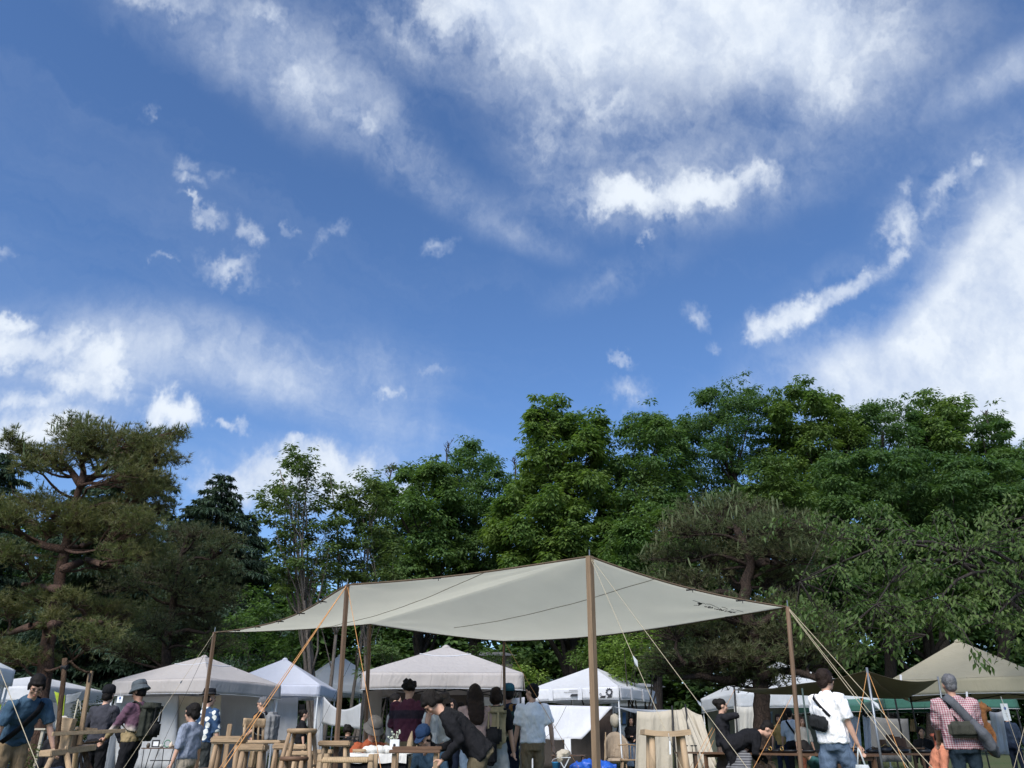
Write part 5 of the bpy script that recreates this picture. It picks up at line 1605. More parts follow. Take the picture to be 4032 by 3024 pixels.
    if eyes:
        for q in (-1, 1):
            e = MB(); e.ball(Hp(q * .031, .078, .006), (.0125 * hs, .008 * hs, .0065 * hs), 8, HM); e.build('eye', EYE, body, True)
            e = MB(); e.tube([Hp(q * .016, .092, .026), Hp(q * .032, .090, .031), Hp(q * .047, .078, .026)], .0038 * hs, 5); e.build('eyebrow', hair_m, body, True)
        e = MB(); e.tube([Hp(-.020, .087, -.062), Hp(0, .095, -.060), Hp(.020, .087, -.062)], [.003 * hs, .006 * hs, .003 * hs], 6); e.build('mouth', LIP, body, True)
    if glasses:
        e = MB()
        for q in (-1, 1):
            e.tube([Hp(q * (.033 + .021 * math.cos(t)), .101, .004 + .017 * math.sin(t)) for t in [i * .785 for i in range(9)]], .0022 * hs, 4)
            e.tube([Hp(q * .054, .098, .008), Hp(q * .078, .0, .008)], .0022 * hs, 4)
        e.tube([Hp(-.012, .104, .006), Hp(.012, .104, .006)], .0022 * hs, 4)
        e.build('glasses', BLACKM, body, True)
    # ---- hair
    hb = MB()
    if hair != 'none':
        if hat: hb.ball(Hp(0, -.022, .005), (.080 * hs, .092 * hs, .088 * hs), 14, HM)
        else: hb.ball(Hp(0, -.022, .042), (.083 * hs, .100 * hs, .090 * hs), 16, HM)
        if hair in ('short', 'grey'):
            hb.ball(Hp(0, -.055, -.02), (.070 * hs, .055 * hs, .065 * hs), 12, HM)
        if hair == 'fringe' or hair == 'bowl':
            hb.ball(Hp(0, .052, .066), (.064 * hs, .036 * hs, .028 * hs), 12, HM)
            hb.ball(Hp(0, -.055, -.03), (.076 * hs, .056 * hs, .070 * hs), 12, HM)
            for q in (-1, 1): hb.ball(Hp(q * .074, .0, .0), (.018 * hs, .05 * hs, .05 * hs), 8, HM)
        if hair == 'bob':
            hb.ball(Hp(0, -.045, -.030), (.092 * hs, .078 * hs, .088 * hs), 14, HM)
            for q in (-1, 1): hb.ball(Hp(q * .076, .01, -.03), (.020 * hs, .046 * hs, .072 * hs), 8, HM)
            hb.ball(Hp(0, .052, .066), (.060 * hs, .036 * hs, .026 * hs), 12, HM)
        if hair == 'long':
            hb.ball(Hp(0, -.04, -.01), (.104 * hs, .095 * hs, .112 * hs), 14, HM)
            rings(hb, [(Hp(0, -.05, .02), Rv, Fv, .108 * hs, .075 * hs), (Hp(0, -.06, -.09), Rv, Fv, .114 * hs, .072 * hs), (T(0, -.09, .52), Rv, Fv, .124 * s, .062 * s), (T(0, -.125, .40), Rv, Fv, .122 * s, .05 * s), (T(.01, -.135, .30), Rv, Fv, .10 * s, .035 * s), (T(.02, -.135, .25), Rv, Fv, .05 * s, .02 * s)])
            for q in (-1, 1): hb.tube([Hp(q * .078, .01, .03), Hp(q * .088, .01, -.08), T(q * .10, .03, .44)], [.022 * hs, .026 * hs, .012 * hs], 8)
        if hair in ('bun', 'topknot'):
            hb.ball(Hp(0, -.05, -.01), (.074 * hs, .058 * hs, .068 * hs), 12, HM)
            hb.ball(Hp(0, -.115 if hair == 'bun' else -.085, .05 if hair == 'bun' else .09), ((.062 if hair == 'bun' else .028) * hs,) * 3, 12, HM)
        if hair == 'curly':
            for q in range(26):
                a, z = rnd.uniform(0, 6.28), rnd.uniform(-.02, .12)
                rr = .085 * math.sqrt(max(.05, 1 - ((z - .03) / .11) ** 2))
                if math.sin(a) > .35 and z < .05: continue
                hb.ball(Hp(rr * math.cos(a), rr * 1.15 * math.sin(a) - .015, z), (.03 * hs,) * 3, 6)
        finish(hb, 'hair', hair_m, body, .016 if far else .011, 2, .016, HAIR_TEX)
    # ---- hat
    if hat:
        hm = MB()
        C0 = Hp(0, -.014, .062)
        if hat == 'bucket':
            hm.lathe([(.138 * hs, -.052 * hs), (.136 * hs, -.046 * hs), (.102 * hs, .005 * hs), (.096 * hs, .055 * hs), (.080 * hs, .095 * hs), (.04 * hs, .108 * hs), (.005, .110 * hs)], C0, 22, HM, 1.0, 1.12)
        elif hat == 'fedora':
            hm.lathe([(.150 * hs, .006 * hs), (.152 * hs, .012 * hs), (.094 * hs, .004 * hs), (.092 * hs, .06 * hs), (.080 * hs, .105 * hs), (.04 * hs, .098 * hs), (.005, .094 * hs)], C0, 22, HM, 1.0, 1.15)
        elif hat == 'cap':
            hm.lathe([(.090 * hs, -.02 * hs), (.092 * hs, .02 * hs), (.082 * hs, .065 * hs), (.05 * hs, .092 * hs), (.006, .098 * hs)], C0, 20, HM, 1.0, 1.12)
            hm.sheet(lambda u, v: C0 + HM @ (Vector(((u - .5) * .15 * (1 - .25 * v), .085 + .085 * v - .03 * abs(2 * u - 1) ** 2, -.008 - .02 * v)) * hs), 8, 4, .006)
        elif hat == 'beanie':
            hm.lathe([(.088 * hs, -.03 * hs), (.093 * hs, -.025 * hs), (.092 * hs, .02 * hs), (.084 * hs, .07 * hs), (.05 * hs, .098 * hs), (.006, .104 * hs)], C0, 20, HM, 1.0, 1.13)
        ho = hm.build('hat', hat_m, body, True)
        if hat in ('bucket', 'fedora'):
            bd = MB(); bd.lathe([(.1005 * hs, .008 * hs), (.0985 * hs, .035 * hs)], C0, 22, HM, 1.0, 1.13); bd.build('hat_band', matte('hat_band', (.03, .03, .03), .8), ho, True)
    # ---- clothes
    if top:
        c = MB()
        kx = loose
        wd = 1.0 if not female else .90
        wc = wd * build * kx
        rings(c, [(T(0, 0, hem), Rv, Fv, .172 * s * wc, .122 * s * kx), (T(0, 0, .08), Rv, Fv, .164 * s * wc, .118 * s * kx), (T(0, -.005, .2), Rv, Fv, (.155 if not female else .15) * s * wc, .112 * s * kx),
                  (T(0, .0, .34), Rv, Fv, .168 * s * wc, .122 * s * kx), (T(0, -.005, .42), Rv, Fv, .168 * s * wc, .108 * s), (T(0, -.005, .475), Rv, Fv, .128 * s * wd * build, .084 * s), (T(0, -.003, .515), Rv, Fv, .088 * s, .068 * s), (T(0, .0, .54), Rv, Fv, .062 * s, .058 * s)])
        for (S, el, Hn) in arms:
            S2 = S + (T(0, 0, .45) - S) * .25
            if sleeve == 'long': c.tube([S2, S, S.lerp(el, .5), el, el.lerp(Hn, .5), el.lerp(Hn, .97)], [.062 * s, .068 * s * kx, .062 * s * kx, .054 * s * kx, .050 * s, .042 * s], 10)
            elif sleeve == 'mid': c.tube([S2, S, S.lerp(el, .5), el, el.lerp(Hn, .18)], [.062 * s, .070 * s * kx, .068 * s * kx, .062 * s * kx, .060 * s], 10)
            elif sleeve == 'short': c.tube([S2, S, S.lerp(el, .45), S.lerp(el, .86)], [.062 * s, .072 * s * kx, .073 * s * kx, .072 * s * kx], 10)
            else: c.ball(S, .05 * s, 8)
        finish(c, 'shirt', top, body, cv, 4, .045, FOLD_TEX)
    if bottom:
        c = MB()
        if bot == 'skirt':
            ft = Vector((0, .02, .22 * s))
            rings(c, [(ft, Vector((1, 0, 0)), Vector((0, 1, 0)), .27 * s, .23 * s), (hip.lerp(ft, .5), Vector((1, 0, 0)), Vector((0, 1, 0)), .22 * s, .18 * s), (T(0, 0, -.05), Rv, Fv, .168 * s * build, .125 * s), (T(0, 0, .10), Rv, Fv, .142 * s * build, .108 * s)])
        else:
            rings(c, [(T(0, -.01, -.14), Rv, Fv, .155 * s * build, .115 * s), (T(0, -.01, -.03), Rv, Fv, .168 * s * build, .122 * s), (T(0, 0, .06), Rv, Fv, .152 * s * build, .110 * s), (T(0, 0, .11), Rv, Fv, .145 * s * build, .105 * s)])
            wide = 1.0 if bot == 'trousers' else 1.25
            for (J, K, A) in LG:
                if bot == 'shorts': c.tube([J, J.lerp(K, .5), J.lerp(K, .98)], [.095 * s, .092 * s, .092 * s], 10)
                else: c.tube([J, J.lerp(K, .5), K, K.lerp(A, .5), A], [.094 * s * build, .086 * s * wide, .074 * s * wide, .070 * s * wide, .066 * s * wide], 10)
        finish(c, 'trousers' if bot != 'skirt' else 'skirt', bottom, body, cv, 4, .036, FOLD_TEX)
    for (J, K, A) in LG:
        sh = MB()
        rings(sh, [(A + Vector((0, .04, -.066)) * s, Vector((1, 0, 0)), Vector((0, 1, 0)), .042 * s, .12 * s), (A + Vector((0, .045, -.03)) * s, Vector((1, 0, 0)), Vector((0, 1, 0)), .045 * s, .125 * s), (A + Vector((0, .01, .01)) * s, Vector((1, 0, 0)), Vector((0, 1, 0)), .042 * s, .07 * s), (A + Vector((0, 0, .05)) * s, Vector((1, 0, 0)), Vector((0, 1, 0)), .042 * s, .045 * s)], 12)
        sh.build('shoe', SHOE, body, True)
    return dict(loc=root_loc, rz=rz, T=T, R=Rv, F=Fv, U=U, s=s, arms=arms, Hc=Hc, HM=HM, hip=hip)

def place(o, fr):
    o.location = fr['loc']; o.rotation_euler = (0, 0, fr['rz'])
    return o
def world_pt(fr, p): return fr['loc'] + Matrix.Rotation(fr['rz'], 3, 'Z') @ Vector(p)

def torso_strap(mb, fr, a, b, w=.04, front=True, out=.135, n=14, t=.008):
    """strap from shoulder point a to hip point b (x, z in torso units) passing over chest or back"""
    T, sgn = fr['T'], (1 if front else -1)
    pts = []
    for i in range(n + 1):
        k = i / n
        x = a[0] + (b[0] - a[0]) * k; z = a[1] + (b[1] - a[1]) * k
        d = out * math.sqrt(max(0.05, 1 - (x / .24) ** 2)) * min(1.0, .55 + 3.0 * min(k, .15)) 
        pts.append((T(x, sgn * d, z), fr['R']))
    def fn(u, v):
        i = min(n - 1, int(u * n)); f = u * n - i
        p = pts[i][0].lerp(pts[i + 1][0], f)
        dirv = (pts[min(n, i + 1)][0] - pts[max(0, i)][0]).normalized()
        sidev = dirv.cross(fr['F']).normalized()
        return p + sidev * (v - .5) * w * fr['s']
    mb.sheet(fn, n * 2, 2, t)

def backpack(label, fr, m, m2=None, w=.30, hgt=.46, d=.17, low=.06, sag=0.0, strap_m=None, pocket=True, off=0.0, group='bags carried by visitors'):
    T, s = fr['T'], fr['s']
    M = Matrix((fr['R'], fr['F'], fr['U'])).transposed()
    root = empty('backpack', label, 'backpack', fr['loc'], fr['rz'], group)
    c = T(off, -.125 - d / 2 - sag, low + hgt / 2)
    b = MB(); b.obox(c, (w * s, d * s, hgt * s), M, .06); 
    finish(b, 'bag_body', m, root, .016, 5, .03, FOLD_TEX)
    if pocket:
        b = MB(); b.obox(c + fr['F'] * (-(d / 2 + .03) * s) + fr['U'] * (-.10 * s), (w * .72 * s, .07 * s, hgt * .42 * s), M, .03); b.build('pocket', m2 or m, root, True)
        b = MB(); b.obox(c + fr['F'] * (-.02 * s) + fr['U'] * (hgt * .40 * s), (w * 1.04 * s, d * 1.12 * s, .13 * s), M, .045); b.build('flap', m, root, True)
        for q in (-1, 1):
            b = MB(); b.obox(c + fr['F'] * (-(d / 2 + .045) * s) + fr['R'] * (q * .07 * s) + fr['U'] * (.10 * s), (.025 * s, .012 * s, .22 * s), M); b.build('buckle_strap', strap_m or m2 or m, root)
    for q in (-1, 1):
        b = MB()
        pts = [T(q * .085 + off, -.13, .40), T(q * .09, -.10, .49), T(q * .095, -.01, .535), T(q * .10, .09, .47), T(q * .115, .135, .36), T(q * .15, .10, .20), T(q * .16, -.02, .12), T(q * .13, -.13, .10)]
        b.tube(pts, .026 * s, 6, flat=.35)
        b.build('shoulder_strap', strap_m or m, root, True)
    return root

def shoulder_bag(label, fr, m, c, size, strap=None, strap_m=None, bev=.04, tilt=0.0, name='shoulder_bag', both=True, w=.04, out=.14):
    root = empty(name, label, 'bag', fr['loc'], fr['rz'], 'bags carried by visitors')
    s = fr['s']
    M = Matrix((fr['R'], fr['F'], fr['U'])).transposed() @ Matrix.Rotation(tilt, 3, 'Y')
    b = MB(); b.obox(fr['T'](*c), tuple(q * s for q in size), M, bev)
    finish(b, 'bag_body', m, root, .014, 4, .02, FOLD_TEX)
    if strap:
        a, bb = strap
        b = MB(); torso_strap(b, fr, a, bb, w, False, out); b.build('strap', strap_m or m, root, True)
        if both:
            b = MB(); torso_strap(b, fr, a, bb, w, True, out); b.build('strap', strap_m or m, root, True)
    return root

def hand_bag(label, fr, side, m, size=(.26, .10, .32), name='paper_bag', stiff=True, handle=.12, cat='bag'):
    """bag hanging from a hand"""
    H = fr['arms'][0 if side > 0 else 1][2] + Vector((0, .0, -.06 * fr['s']))
    root = empty(name, label, cat, fr['loc'], fr['rz'])
    w, d, hg = size
    b = MB()
    c = H + Vector((0, 0, -handle))
    def ring(z, kx): return (c + Vector((0, 0, z)), Vector((1, 0, 0)), Vector((0, 1, 0)), w / 2 * kx, d / 2 * kx)
    if stiff: b.box(c + Vector((0, 0, -hg / 2)), (w, d, hg), bev=.008)
    else: rings(b, [ring(-hg, .75), ring(-hg * .9, .95), ring(-hg * .45, 1.0), ring(-.03, .85), ring(0, .75)], 16)
    b.build('bag_body', m, root, not stiff)
    for q in (-1, 1):
        hn = MB(); hn.tube([c + Vector((q * w * .25, 0, -.02)), c + Vector((q * w * .12, 0, handle * .6)), H + Vector((0, 0, .03))], .010 if not stiff else .006, 5)
        hn.build('handle', m, root, True)
    return root

# colours
NAVY = garment('navy', (.018, .026, .048)); BLACK = garment('black', (.012, .012, .014)); BLACK2 = garment('soft_black', (.017, .017, .02))
CHAR = garment('charcoal', (.045, .045, .055)); JEANS = garment('jeans', (.10, .14, .20)); JEANS_L = garment('light_jeans', (.20, .27, .36))
KHAKI_P = garment('khaki', (.25, .18, .105)); OLIVE_P = garment('olive_trousers', (.13, .105, .065)); WHITE_T = garment('white_tee', (.83, .82, .82))
DENIM = garment('denim_blue', (.045, .085, .13)); PINK = garment('dusty_pink', (.36, .25, .225)); GREY_T = garment('grey_light', (.20, .21, .21))

# -- left group at the lathe
A1 = person('man in a blue short-sleeved shirt bending over the wooden lathe', 196, 2740, 1.76, 128, Y=10.6, lean=32, side=4, hy=15, hp=38, top=DENIM, sleeve='short', bottom=KHAKI_P, hair='fringe', glasses=True,
            handR=(.30, .16, .72), handL=(-.34, .30, .80), build=1.05)
shoulder_bag('black sling strap across the blue-shirted man', A1, BLACK, (.17, -.10, .02), (.07, .14, .20), ((-.12, .50), (.18, .02)), BLACK, w=.07)
hand_bag('brown paper bag in the hand of the blue-shirted man', A1, 1, matte('kraft_paper', (.38, .27, .17), .8))
A2 = person('man in a dark grey long-sleeved top and black cap seen from behind', 432, 2700, 1.72, 12, hy=-8, top=CHAR, sleeve='long', bottom=BLACK, hair='short', hat='beanie', hat_m=garment('black_knit', (.012, .012, .014)), handR=(.24, .24, .86), handL=(-.24, .22, .95), build=1.08, extra=.02)
A3 = person('man in a grey bucket hat and plum-to-ochre sweater facing the lathe', 545, 2682, 1.74, 282, hp=18, extra=.03, top=dip_shirt(), sleeve='long', bottom=BLACK, hair='short', hat='bucket', hat_m=garment('hat_grey', (.085, .10, .11)), handR=(.20, .20, .80), handL=(-.16, .34, .92), skin=SKIN_T, loose=1.08)
backpack('dark olive backpack worn by the man in the bucket hat', A3, garment('pack_olive', (.035, .038, .030)), garment('pack_dark', (.02, .02, .02)), w=.32, hgt=.52, d=.20, low=-.02)
A4 = person('boy with bowl-cut hair in a pale blue-grey shirt', 757, 2775, 1.34, 285, hp=8, top=garment('boy_shirt', (.24, .27, .34)), sleeve='mid', bottom=garment('boy_shorts', (.36, .31, .24)), bot='shorts', hair='bowl', kid=True, loose=1.1)
A5 = person('man in a black fedora and navy shirt with white blotches', 828, 2712, 1.72, 15, hy=35, extra=.04, top=blotch_shirt(), sleeve='mid', bottom=garment('dark_trousers', (.045, .05, .05)), hair='short', hat='fedora', hat_m=garment('black_felt', (.010, .011, .014)), build=1.05, loose=1.08)
A6 = person('man with a grey topknot and big grey rucksack looking at the stall', 1030, 2745, 1.70, 285, hp=14, top=BLACK2, sleeve='short', bottom=KHAKI_P, hair='topknot', hair_m=HAIR_G, glasses=True, handR=(.2, .25, .95), handL=(-.2, .25, .95))
backpack('big slouching grey rucksack on the man with the topknot', A6, garment('pack_grey', (.20, .20, .20)), w=.34, hgt=.56, d=.22, low=-.04, pocket=False, strap_m=garment('pack_strap', (.26, .26, .25)))
person('person in loose black clothes under the bluish white tent', 1205, 2765, 1.68, 70, Y=22.5, top=BLACK, sleeve='mid', bottom=BLACK, bot='skirt', hair='bun', female=True, far=True, loose=1.3, hp=5)
person('person with curly black hair seated with back turned at a folding table', 1372, 2846, 1.66, 5, Y=18, legs='sit', hip_z=.46, top=BLACK, sleeve='long', bottom=BLACK, hair='curly', far=True, build=1.1, eyes=False)
person('distant visitor in a cap between the two left tents', 868, 2786, 1.62, 200, Y=27.5, top=GREY_T, bottom=NAVY, hat='cap', hat_m=garment('cap_cream', (.5, .47, .4)), far=True)
person('distant visitor in grey under the bluish white tent', 918, 2782, 1.60, 200, Y=28.5, top=GREY_T, bottom=JEANS, far=True, hair='bob', female=True)
person('distant visitor in deep blue in the gap of the tents', 893, 2800, 1.58, 20, Y=29.5, top=garment('royal_blue', (.02, .05, .20)), bottom=NAVY, far=True, hair='bob', female=True, eyes=False)
person('visitor in a dark cap half hidden behind the blue-shirted man', 104, 2797, 1.66, 160, Y=21, top=GREY_T, bottom=NAVY, hat='cap', hat_m=garment('cap_dark', (.02, .02, .025)), far=True)
person('person in a cream knit hat sitting behind the lathe box', 276, 2812, 1.62, 170, Y=13.6, legs='sit', hip_z=.50, lean=12, hp=25, top=BLACK2, sleeve='long', bottom=NAVY, hat='beanie', hat_m=garment('cream_knit', (.58, .53, .44)), far=True)

# -- middle group
person('craftsman in a grey bucket hat and orange shirt bending low by the white table', 1492, 2866, 1.66, 150, Y=11.6, legs='sit', hip_z=.44, lean=22, hp=35, top=garment('burnt_orange', (.40, .10, .045)), sleeve='short', bottom=NAVY, hat='bucket', hat_m=garment('bucket_grey', (.17, .155, .14)), handR=(.22, .38, .55), handL=(-.2, .4, .55))
A10 = person('man in a maroon shirt with a dark band across the back', 1613, 2678, 1.76, 8, hy=8, top=maroon_shirt(), sleeve='long', bottom=OLIVE_P, hair='curly', handR=(.16, .30, 1.05), handL=(-.18, .30, 1.0), build=1.08, loose=1.12, eyes=False)
person('person in a grey shirt reaching out behind the maroon shirt', 1588, 2742, 1.66, 90, Y=14.6, top=garment('slate_shirt', (.11, .12, .13)), sleeve='long', bottom=OLIVE_P, far=True, handR=(.2, .2, .9), handL=(-.25, .3, .85), dx=-.12)
person('woman with a short dark bob and white sleeveless top in profile', 1691, 2716, 1.60, 275, hp=0, top=garment('white_top', (.70, .70, .68)), sleeve='none', bottom=BLACK, hair='bob', hair_m=HAIR_B, female=True)
person('woman in a brown brimmed hat and white blouse facing the stall', 1748, 2732, 1.56, 205, extra=.03, hp=12, top=garment('white_blouse', (.70, .70, .64)), sleeve='long', bottom=BLACK, hair='bob', hat='bucket', hat_m=garment('hat_brown', (.085, .062, .048)), female=True, handR=(.14, .28, .95), handL=(-.14, .28, .95))
person('woman in a pale mint top behind the brown hat', 1778, 2738, 1.58, 190, Y=14.6, top=garment('mint', (.38, .47, .42)), sleeve='long', bottom=NAVY, hair='long', female=True, far=True)
person('dark-haired visitor deep in the wide grey-beige tent', 1815, 2752, 1.60, 20, Y=16.4, top=BLACK, sleeve='long', bottom=BLACK, hair='bob', female=True, far=True, eyes=False)
A13 = person('man in a black jacket bowing deeply over the wooden bench', 1660, 2795, 1.76, 268, Y=9.4, lean=47, hy=-10, hp=62, top=BLACK, sleeve='long', bottom=OLIVE_P, bot='wide', hair='fringe', handR=(.20, .46, .80), handL=(-.20, .36, .70), hip_z=.80, build=1.12, loose=1.15, glasses=True, hem=-.10)
person('craftsman in a denim jacket and blue cap crouching behind the bench', 1668, 2872, 1.68, 215, Y=11.3, legs='sit', hip_z=.36, lean=28, hp=35, top=DENIM, sleeve='long', bottom=NAVY, hat='cap', hat_m=garment('cap_blue', (.03, .06, .13)), handR=(.2, .4, .5), handL=(-.2, .4, .5), build=1.1)
A15 = person('woman with long dark hair in a dusty pink sweater seen from behind', 1868, 2694, 1.62, 345, hy=-5, top=PINK, sleeve='long', bottom=JEANS_L, bot='wide', hair='long', hair_m=HAIR_B, female=True, handR=(.30, .06, .80), handL=(-.22, .3, .92), build=1.08, loose=1.12, hem=.05)
shoulder_bag('black tote bag hanging at the pink-sweater woman side', A15, BLACK, (.235, -.03, -.10), (.16, .24, .34), ((.165, .50), (.235, .05)), BLACK, w=.03, out=.10)
A16 = person('woman with a short dark bob and tan-and-black backpack', 1955, 2706, 1.60, 5, hy=10, top=BLACK, sleeve='short', bottom=garment('pale_grey_skirt', (.34, .35, .34)), bot='skirt', hair='bob', hair_m=HAIR_B, female=True, handR=(.26, .08, .78))
backpack('tan-and-black hiking backpack on the woman with the bob', A16, garment('pack_tan', (.30, .25, .15)), garment('pack_black', (.02, .02, .022)), w=.34, hgt=.54, d=.20, low=-.04, strap_m=garment('pack_tan', (.30, .25, .15)))
A17 = person('man in a teal cap and navy T-shirt behind the backpack', 2003, 2694, 1.72, 20, hy=-25, extra=.02, top=NAVY, sleeve='short', bottom=NAVY, hair='short', hat='cap', hat_m=garment('cap_teal', (.035, .12, .15)), skin=SKIN_T, handR=(.30, .05, .78))
shoulder_bag('dark green bag with a brown strap on the man in the teal cap', A17, garment('pack_green', (.02, .045, .04)), (.13, -.20, .20), (.26, .14, .42), ((.09, .52), (.10, .30)), garment('leather_strap', (.24, .12, .04)), w=.06)
A18 = person('man in a plain white T-shirt and khaki trousers looking left', 2094, 2692, 1.72, 350, hy=-40, top=WHITE_T, sleeve='short', bottom=KHAKI_P, hair='short', glasses=True, handR=(.30, -.02, .84), handL=(-.26, .10, .82), loose=1.15)
person('woman in a black cardigan facing out under the emblem tent', 2483, 2829, 1.60, 180, Y=26.2, top=BLACK, sleeve='long', bottom=JEANS, bot='skirt', hair='long', female=True, far=True, handR=(.06, .22, 1.10), handL=(-.06, .24, 1.0))

# -- right group
A20 = person('woman in a black sweater with tied-up hair raising a hand to her face', 2842, 2752, 1.60, 88, hp=6, top=BLACK2, sleeve='long', bottom=garment('brown_skirt', (.10, .075, .06)), bot='skirt', hair='bun', female=True, handR=(.10, .19, 1.42), handL=(-.14, .26, .95), loose=1.15, build=1.1)
A23 = person('person in a black coat bowing over the ironware table', 3040, 2888, 1.66, 95, Y=14.0, lean=68, hp=45, top=BLACK, sleeve='long', bottom=BLACK, hair='short', handR=(.16, .55, .62), handL=(-.2, .5, .62), hip_z=.86, build=1.15, loose=1.2)
person('person in a grey striped top crouching behind the ironware table', 2958, 2925, 1.60, 60, Y=13.8, legs='crouch', hip_z=.34, lean=30, hp=30, top=stripe_shirt('grey_stripes', (.05, .05, .055), (.17, .17, .175), 26), sleeve='long', bottom=BLACK, hair='bob', female=True, far=True)
person('person in teal crouching under the ironware table edge', 3150, 2940, 1.60, 270, Y=13.6, legs='crouch', hip_z=.28, lean=35, hp=30, top=garment('teal_top', (.035, .10, .10)), sleeve='long', bottom=NAVY, hair='bob', female=True, far=True)
A21 = person('man in a pale blue shirt with a black strap far behind the table', 3108, 2800, 1.70, 25, Y=22.5, top=garment('pale_blue_shirt', (.50, .56, .64)), sleeve='mid', bottom=BLACK, far=True, eyes=False)
shoulder_bag('black sling bag of the man in the pale blue shirt', A21, BLACK, (.16, -.10, -.02), (.20, .10, .20), ((-.10, .50), (.16, .06)), BLACK, w=.05, both=False)
person('red-haired woman in a pale top facing the stall', 3157, 2860, 1.46, 175, Y=21, top=garment('pale_top', (.55, .50, .44)), sleeve='mid', bottom=garment('rust', (.20, .07, .04)), hair='long', hair_m=HAIR_R, female=True, far=True)
person('visitor in a brown hat and yellow top behind the pale blue shirt', 3062, 2826, 1.58, 190, Y=23, top=garment('mustard', (.42, .30, .12)), sleeve='short', bottom=NAVY, hair='bob', hair_m=HAIR_B, female=True, far=True)
A24 = person('man in a loose white T-shirt and jeans walking right', 3245, 2634, 1.76, 62, hy=8, top=WHITE_T, sleeve='short', bottom=JEANS, bot='wide', hair='fringe', hair_m=HAIR_B, glasses=True, handR=(.24, .16, .76), handL=(-.24, .1, .80), loose=1.22, legs='walk', hem=-.06)
shoulder_bag('black crossbody bag with a round badge on the white T-shirt man', A24, garment('bag_black', (.02, .021, .022)), (-.03, -.175, .17), (.30, .09, .19), ((-.13, .50), (.12, .24)), BLACK, tilt=.22, name='crossbody_bag', w=.035, out=.15)
hand_bag('white plastic bag in the hand of the white T-shirt man', A24, 1, cloth('white_plastic', (.72, .76, .76), trans=.4, fold=.8), size=(.24, .13, .30), name='plastic_bag', stiff=False, handle=.16)
A25 = person('grey-haired man in a red-and-white checked shirt seen from behind', 3733, 2655, 1.70, 12, hy=-4, top=check_shirt(), sleeve='mid', bottom=garment('dark_jeans', (.018, .03, .042)), hair='grey', hair_m=HAIR_G, skin=SKIN_T, handR=(.20, .30, .95), handL=(-.20, .30, .92), build=1.15, loose=1.15, hem=-.10, eyes=False)
shoulder_bag('olive pouch on the back of the checked-shirt man', A25, garment('pouch_olive', (.045, .046, .036)), (-.02, -.21, .13), (.36, .10, .20), ((-.13, .50), (-.05, .22)), BLACK, name='waist_pouch', w=.03)
sl = empty('sling_bag', 'long grey cloth sling slung across the checked-shirt man', 'bag', A25['loc'], A25['rz'], 'bags carried by visitors')
q = MB(); torso_strap(q, A25, (-.12, .53), (.16, .15), .10, False, .175, 16, .03); q.build('strap', garment('sling_grey', (.085, .09, .10)), sl, True)
q = MB(); T_ = A25['T']; q.tube([T_(.10, -.19, .24), T_(.18, -.21, .10), T_(.26, -.17, -.05), T_(.33, -.10, -.16)], [.07, .12, .13, .07], 12, flat=.6); finish(q, 'bag_body', garment('sling_grey', (.085, .09, .10)), sl, .02, 4, .03, FOLD_TEX)
person('person in an orange smock crouching left of the checked-shirt man', 3722, 2905, 1.60, 100, Y=12.2, legs='crouch', hip_z=.40, lean=20, hp=20, top=garment('orange_smock', (.56, .22, .13)), sleeve='long', bottom=garment('pale_blue', (.35, .43, .55)), hair='bob', female=True)
person('dark-haired stallholder seated under the green tent', 3618, 2846, 1.62, 190, Y=21.5, legs='sit', hip_z=.5, top=BLACK, sleeve='long', bottom=BLACK, hair='curly', far=True)
person('person in dark blue standing at the right end of the tents', 3968, 2828, 1.62, 60, Y=22, top=garment('dark_blue', (.03, .045, .075)), sleeve='long', bottom=NAVY, hair='short', far=True)

# brown dog held up against the checked-shirt man, looking right
def dog():
    fr = A25
    T = lambda x, y, z: fr['T'](x, y, z)
    root_m = MB()
    c = T(.33, .20, .10)
    root_m.ball(c + Vector((0, 0, .12)), (.075, .09, .11), 14)
    root_m.ball(c + Vector((0, .01, .0)), (.085, .09, .11), 14)
    root_m.tube([c + Vector((.01, 0, .18)), c + Vector((.03, 0, .25))], [.075, .06], 12)
    hd = c + Vector((.05, 0, .295))
    root_m.ball(hd, (.075, .062, .064), 14)
    root_m.tube([hd + Vector((.04, 0, -.01)), hd + Vector((.085, 0, -.022)), hd + Vector((.108, 0, -.026))], [.044, .030, .022], 10)
    for q in (-1, 1):
        root_m.add([hd + Vector((-.03, q * .055, .03)), hd + Vector((.025, q * .05, .035)), hd + Vector((-.01, q * .048, .115)), hd + Vector((-.005, q * .02, .035))], [(0, 1, 2), (1, 3, 2), (3, 0, 2), (0, 3, 1)])
        root_m.tube([c + Vector((.05, q * .05, .10)), c + Vector((.10, q * .05, -.02)), c + Vector((.085, q * .05, -.16)), c + Vector((.11, q * .05, -.19))], [.034, .028, .022, .024], 8)
        root_m.tube([c + Vector((-.02, q * .06, -.06)), c + Vector((.07, q * .07, -.13)), c + Vector((.03, q * .07, -.20)), c + Vector((.06, q * .07, -.26)), c + Vector((.09, q * .07, -.27))], [.05, .042, .026, .02, .022], 8)
    root_m.tube([c + Vector((-.06, 0, -.06)), c + Vector((-.13, 0, -.02)), c + Vector((-.15, 0, .07))], [.03, .028, .015], 8)
    o = finish(root_m, 'dog', matte('dog_fur', (.20, .085, .03), .9, .35, 14, bump=.8, bscale=120), None, .012, 3, .012, HAIR_TEX)
    place(o, fr)
    tag(o, 'small ginger-brown dog held at the elbow of the checked-shirt man', 'dog')
    for q in (-1, 1):
        e = MB(); e.ball(hd + Vector((.058, q * .034, .018)), .010, 8); e.build('eye', EYE, o, True)
    e = MB(); e.ball(hd + Vector((.124, 0, -.022)), (.012, .014, .010), 8); e.build('nose', EYE, o, True)
dog()

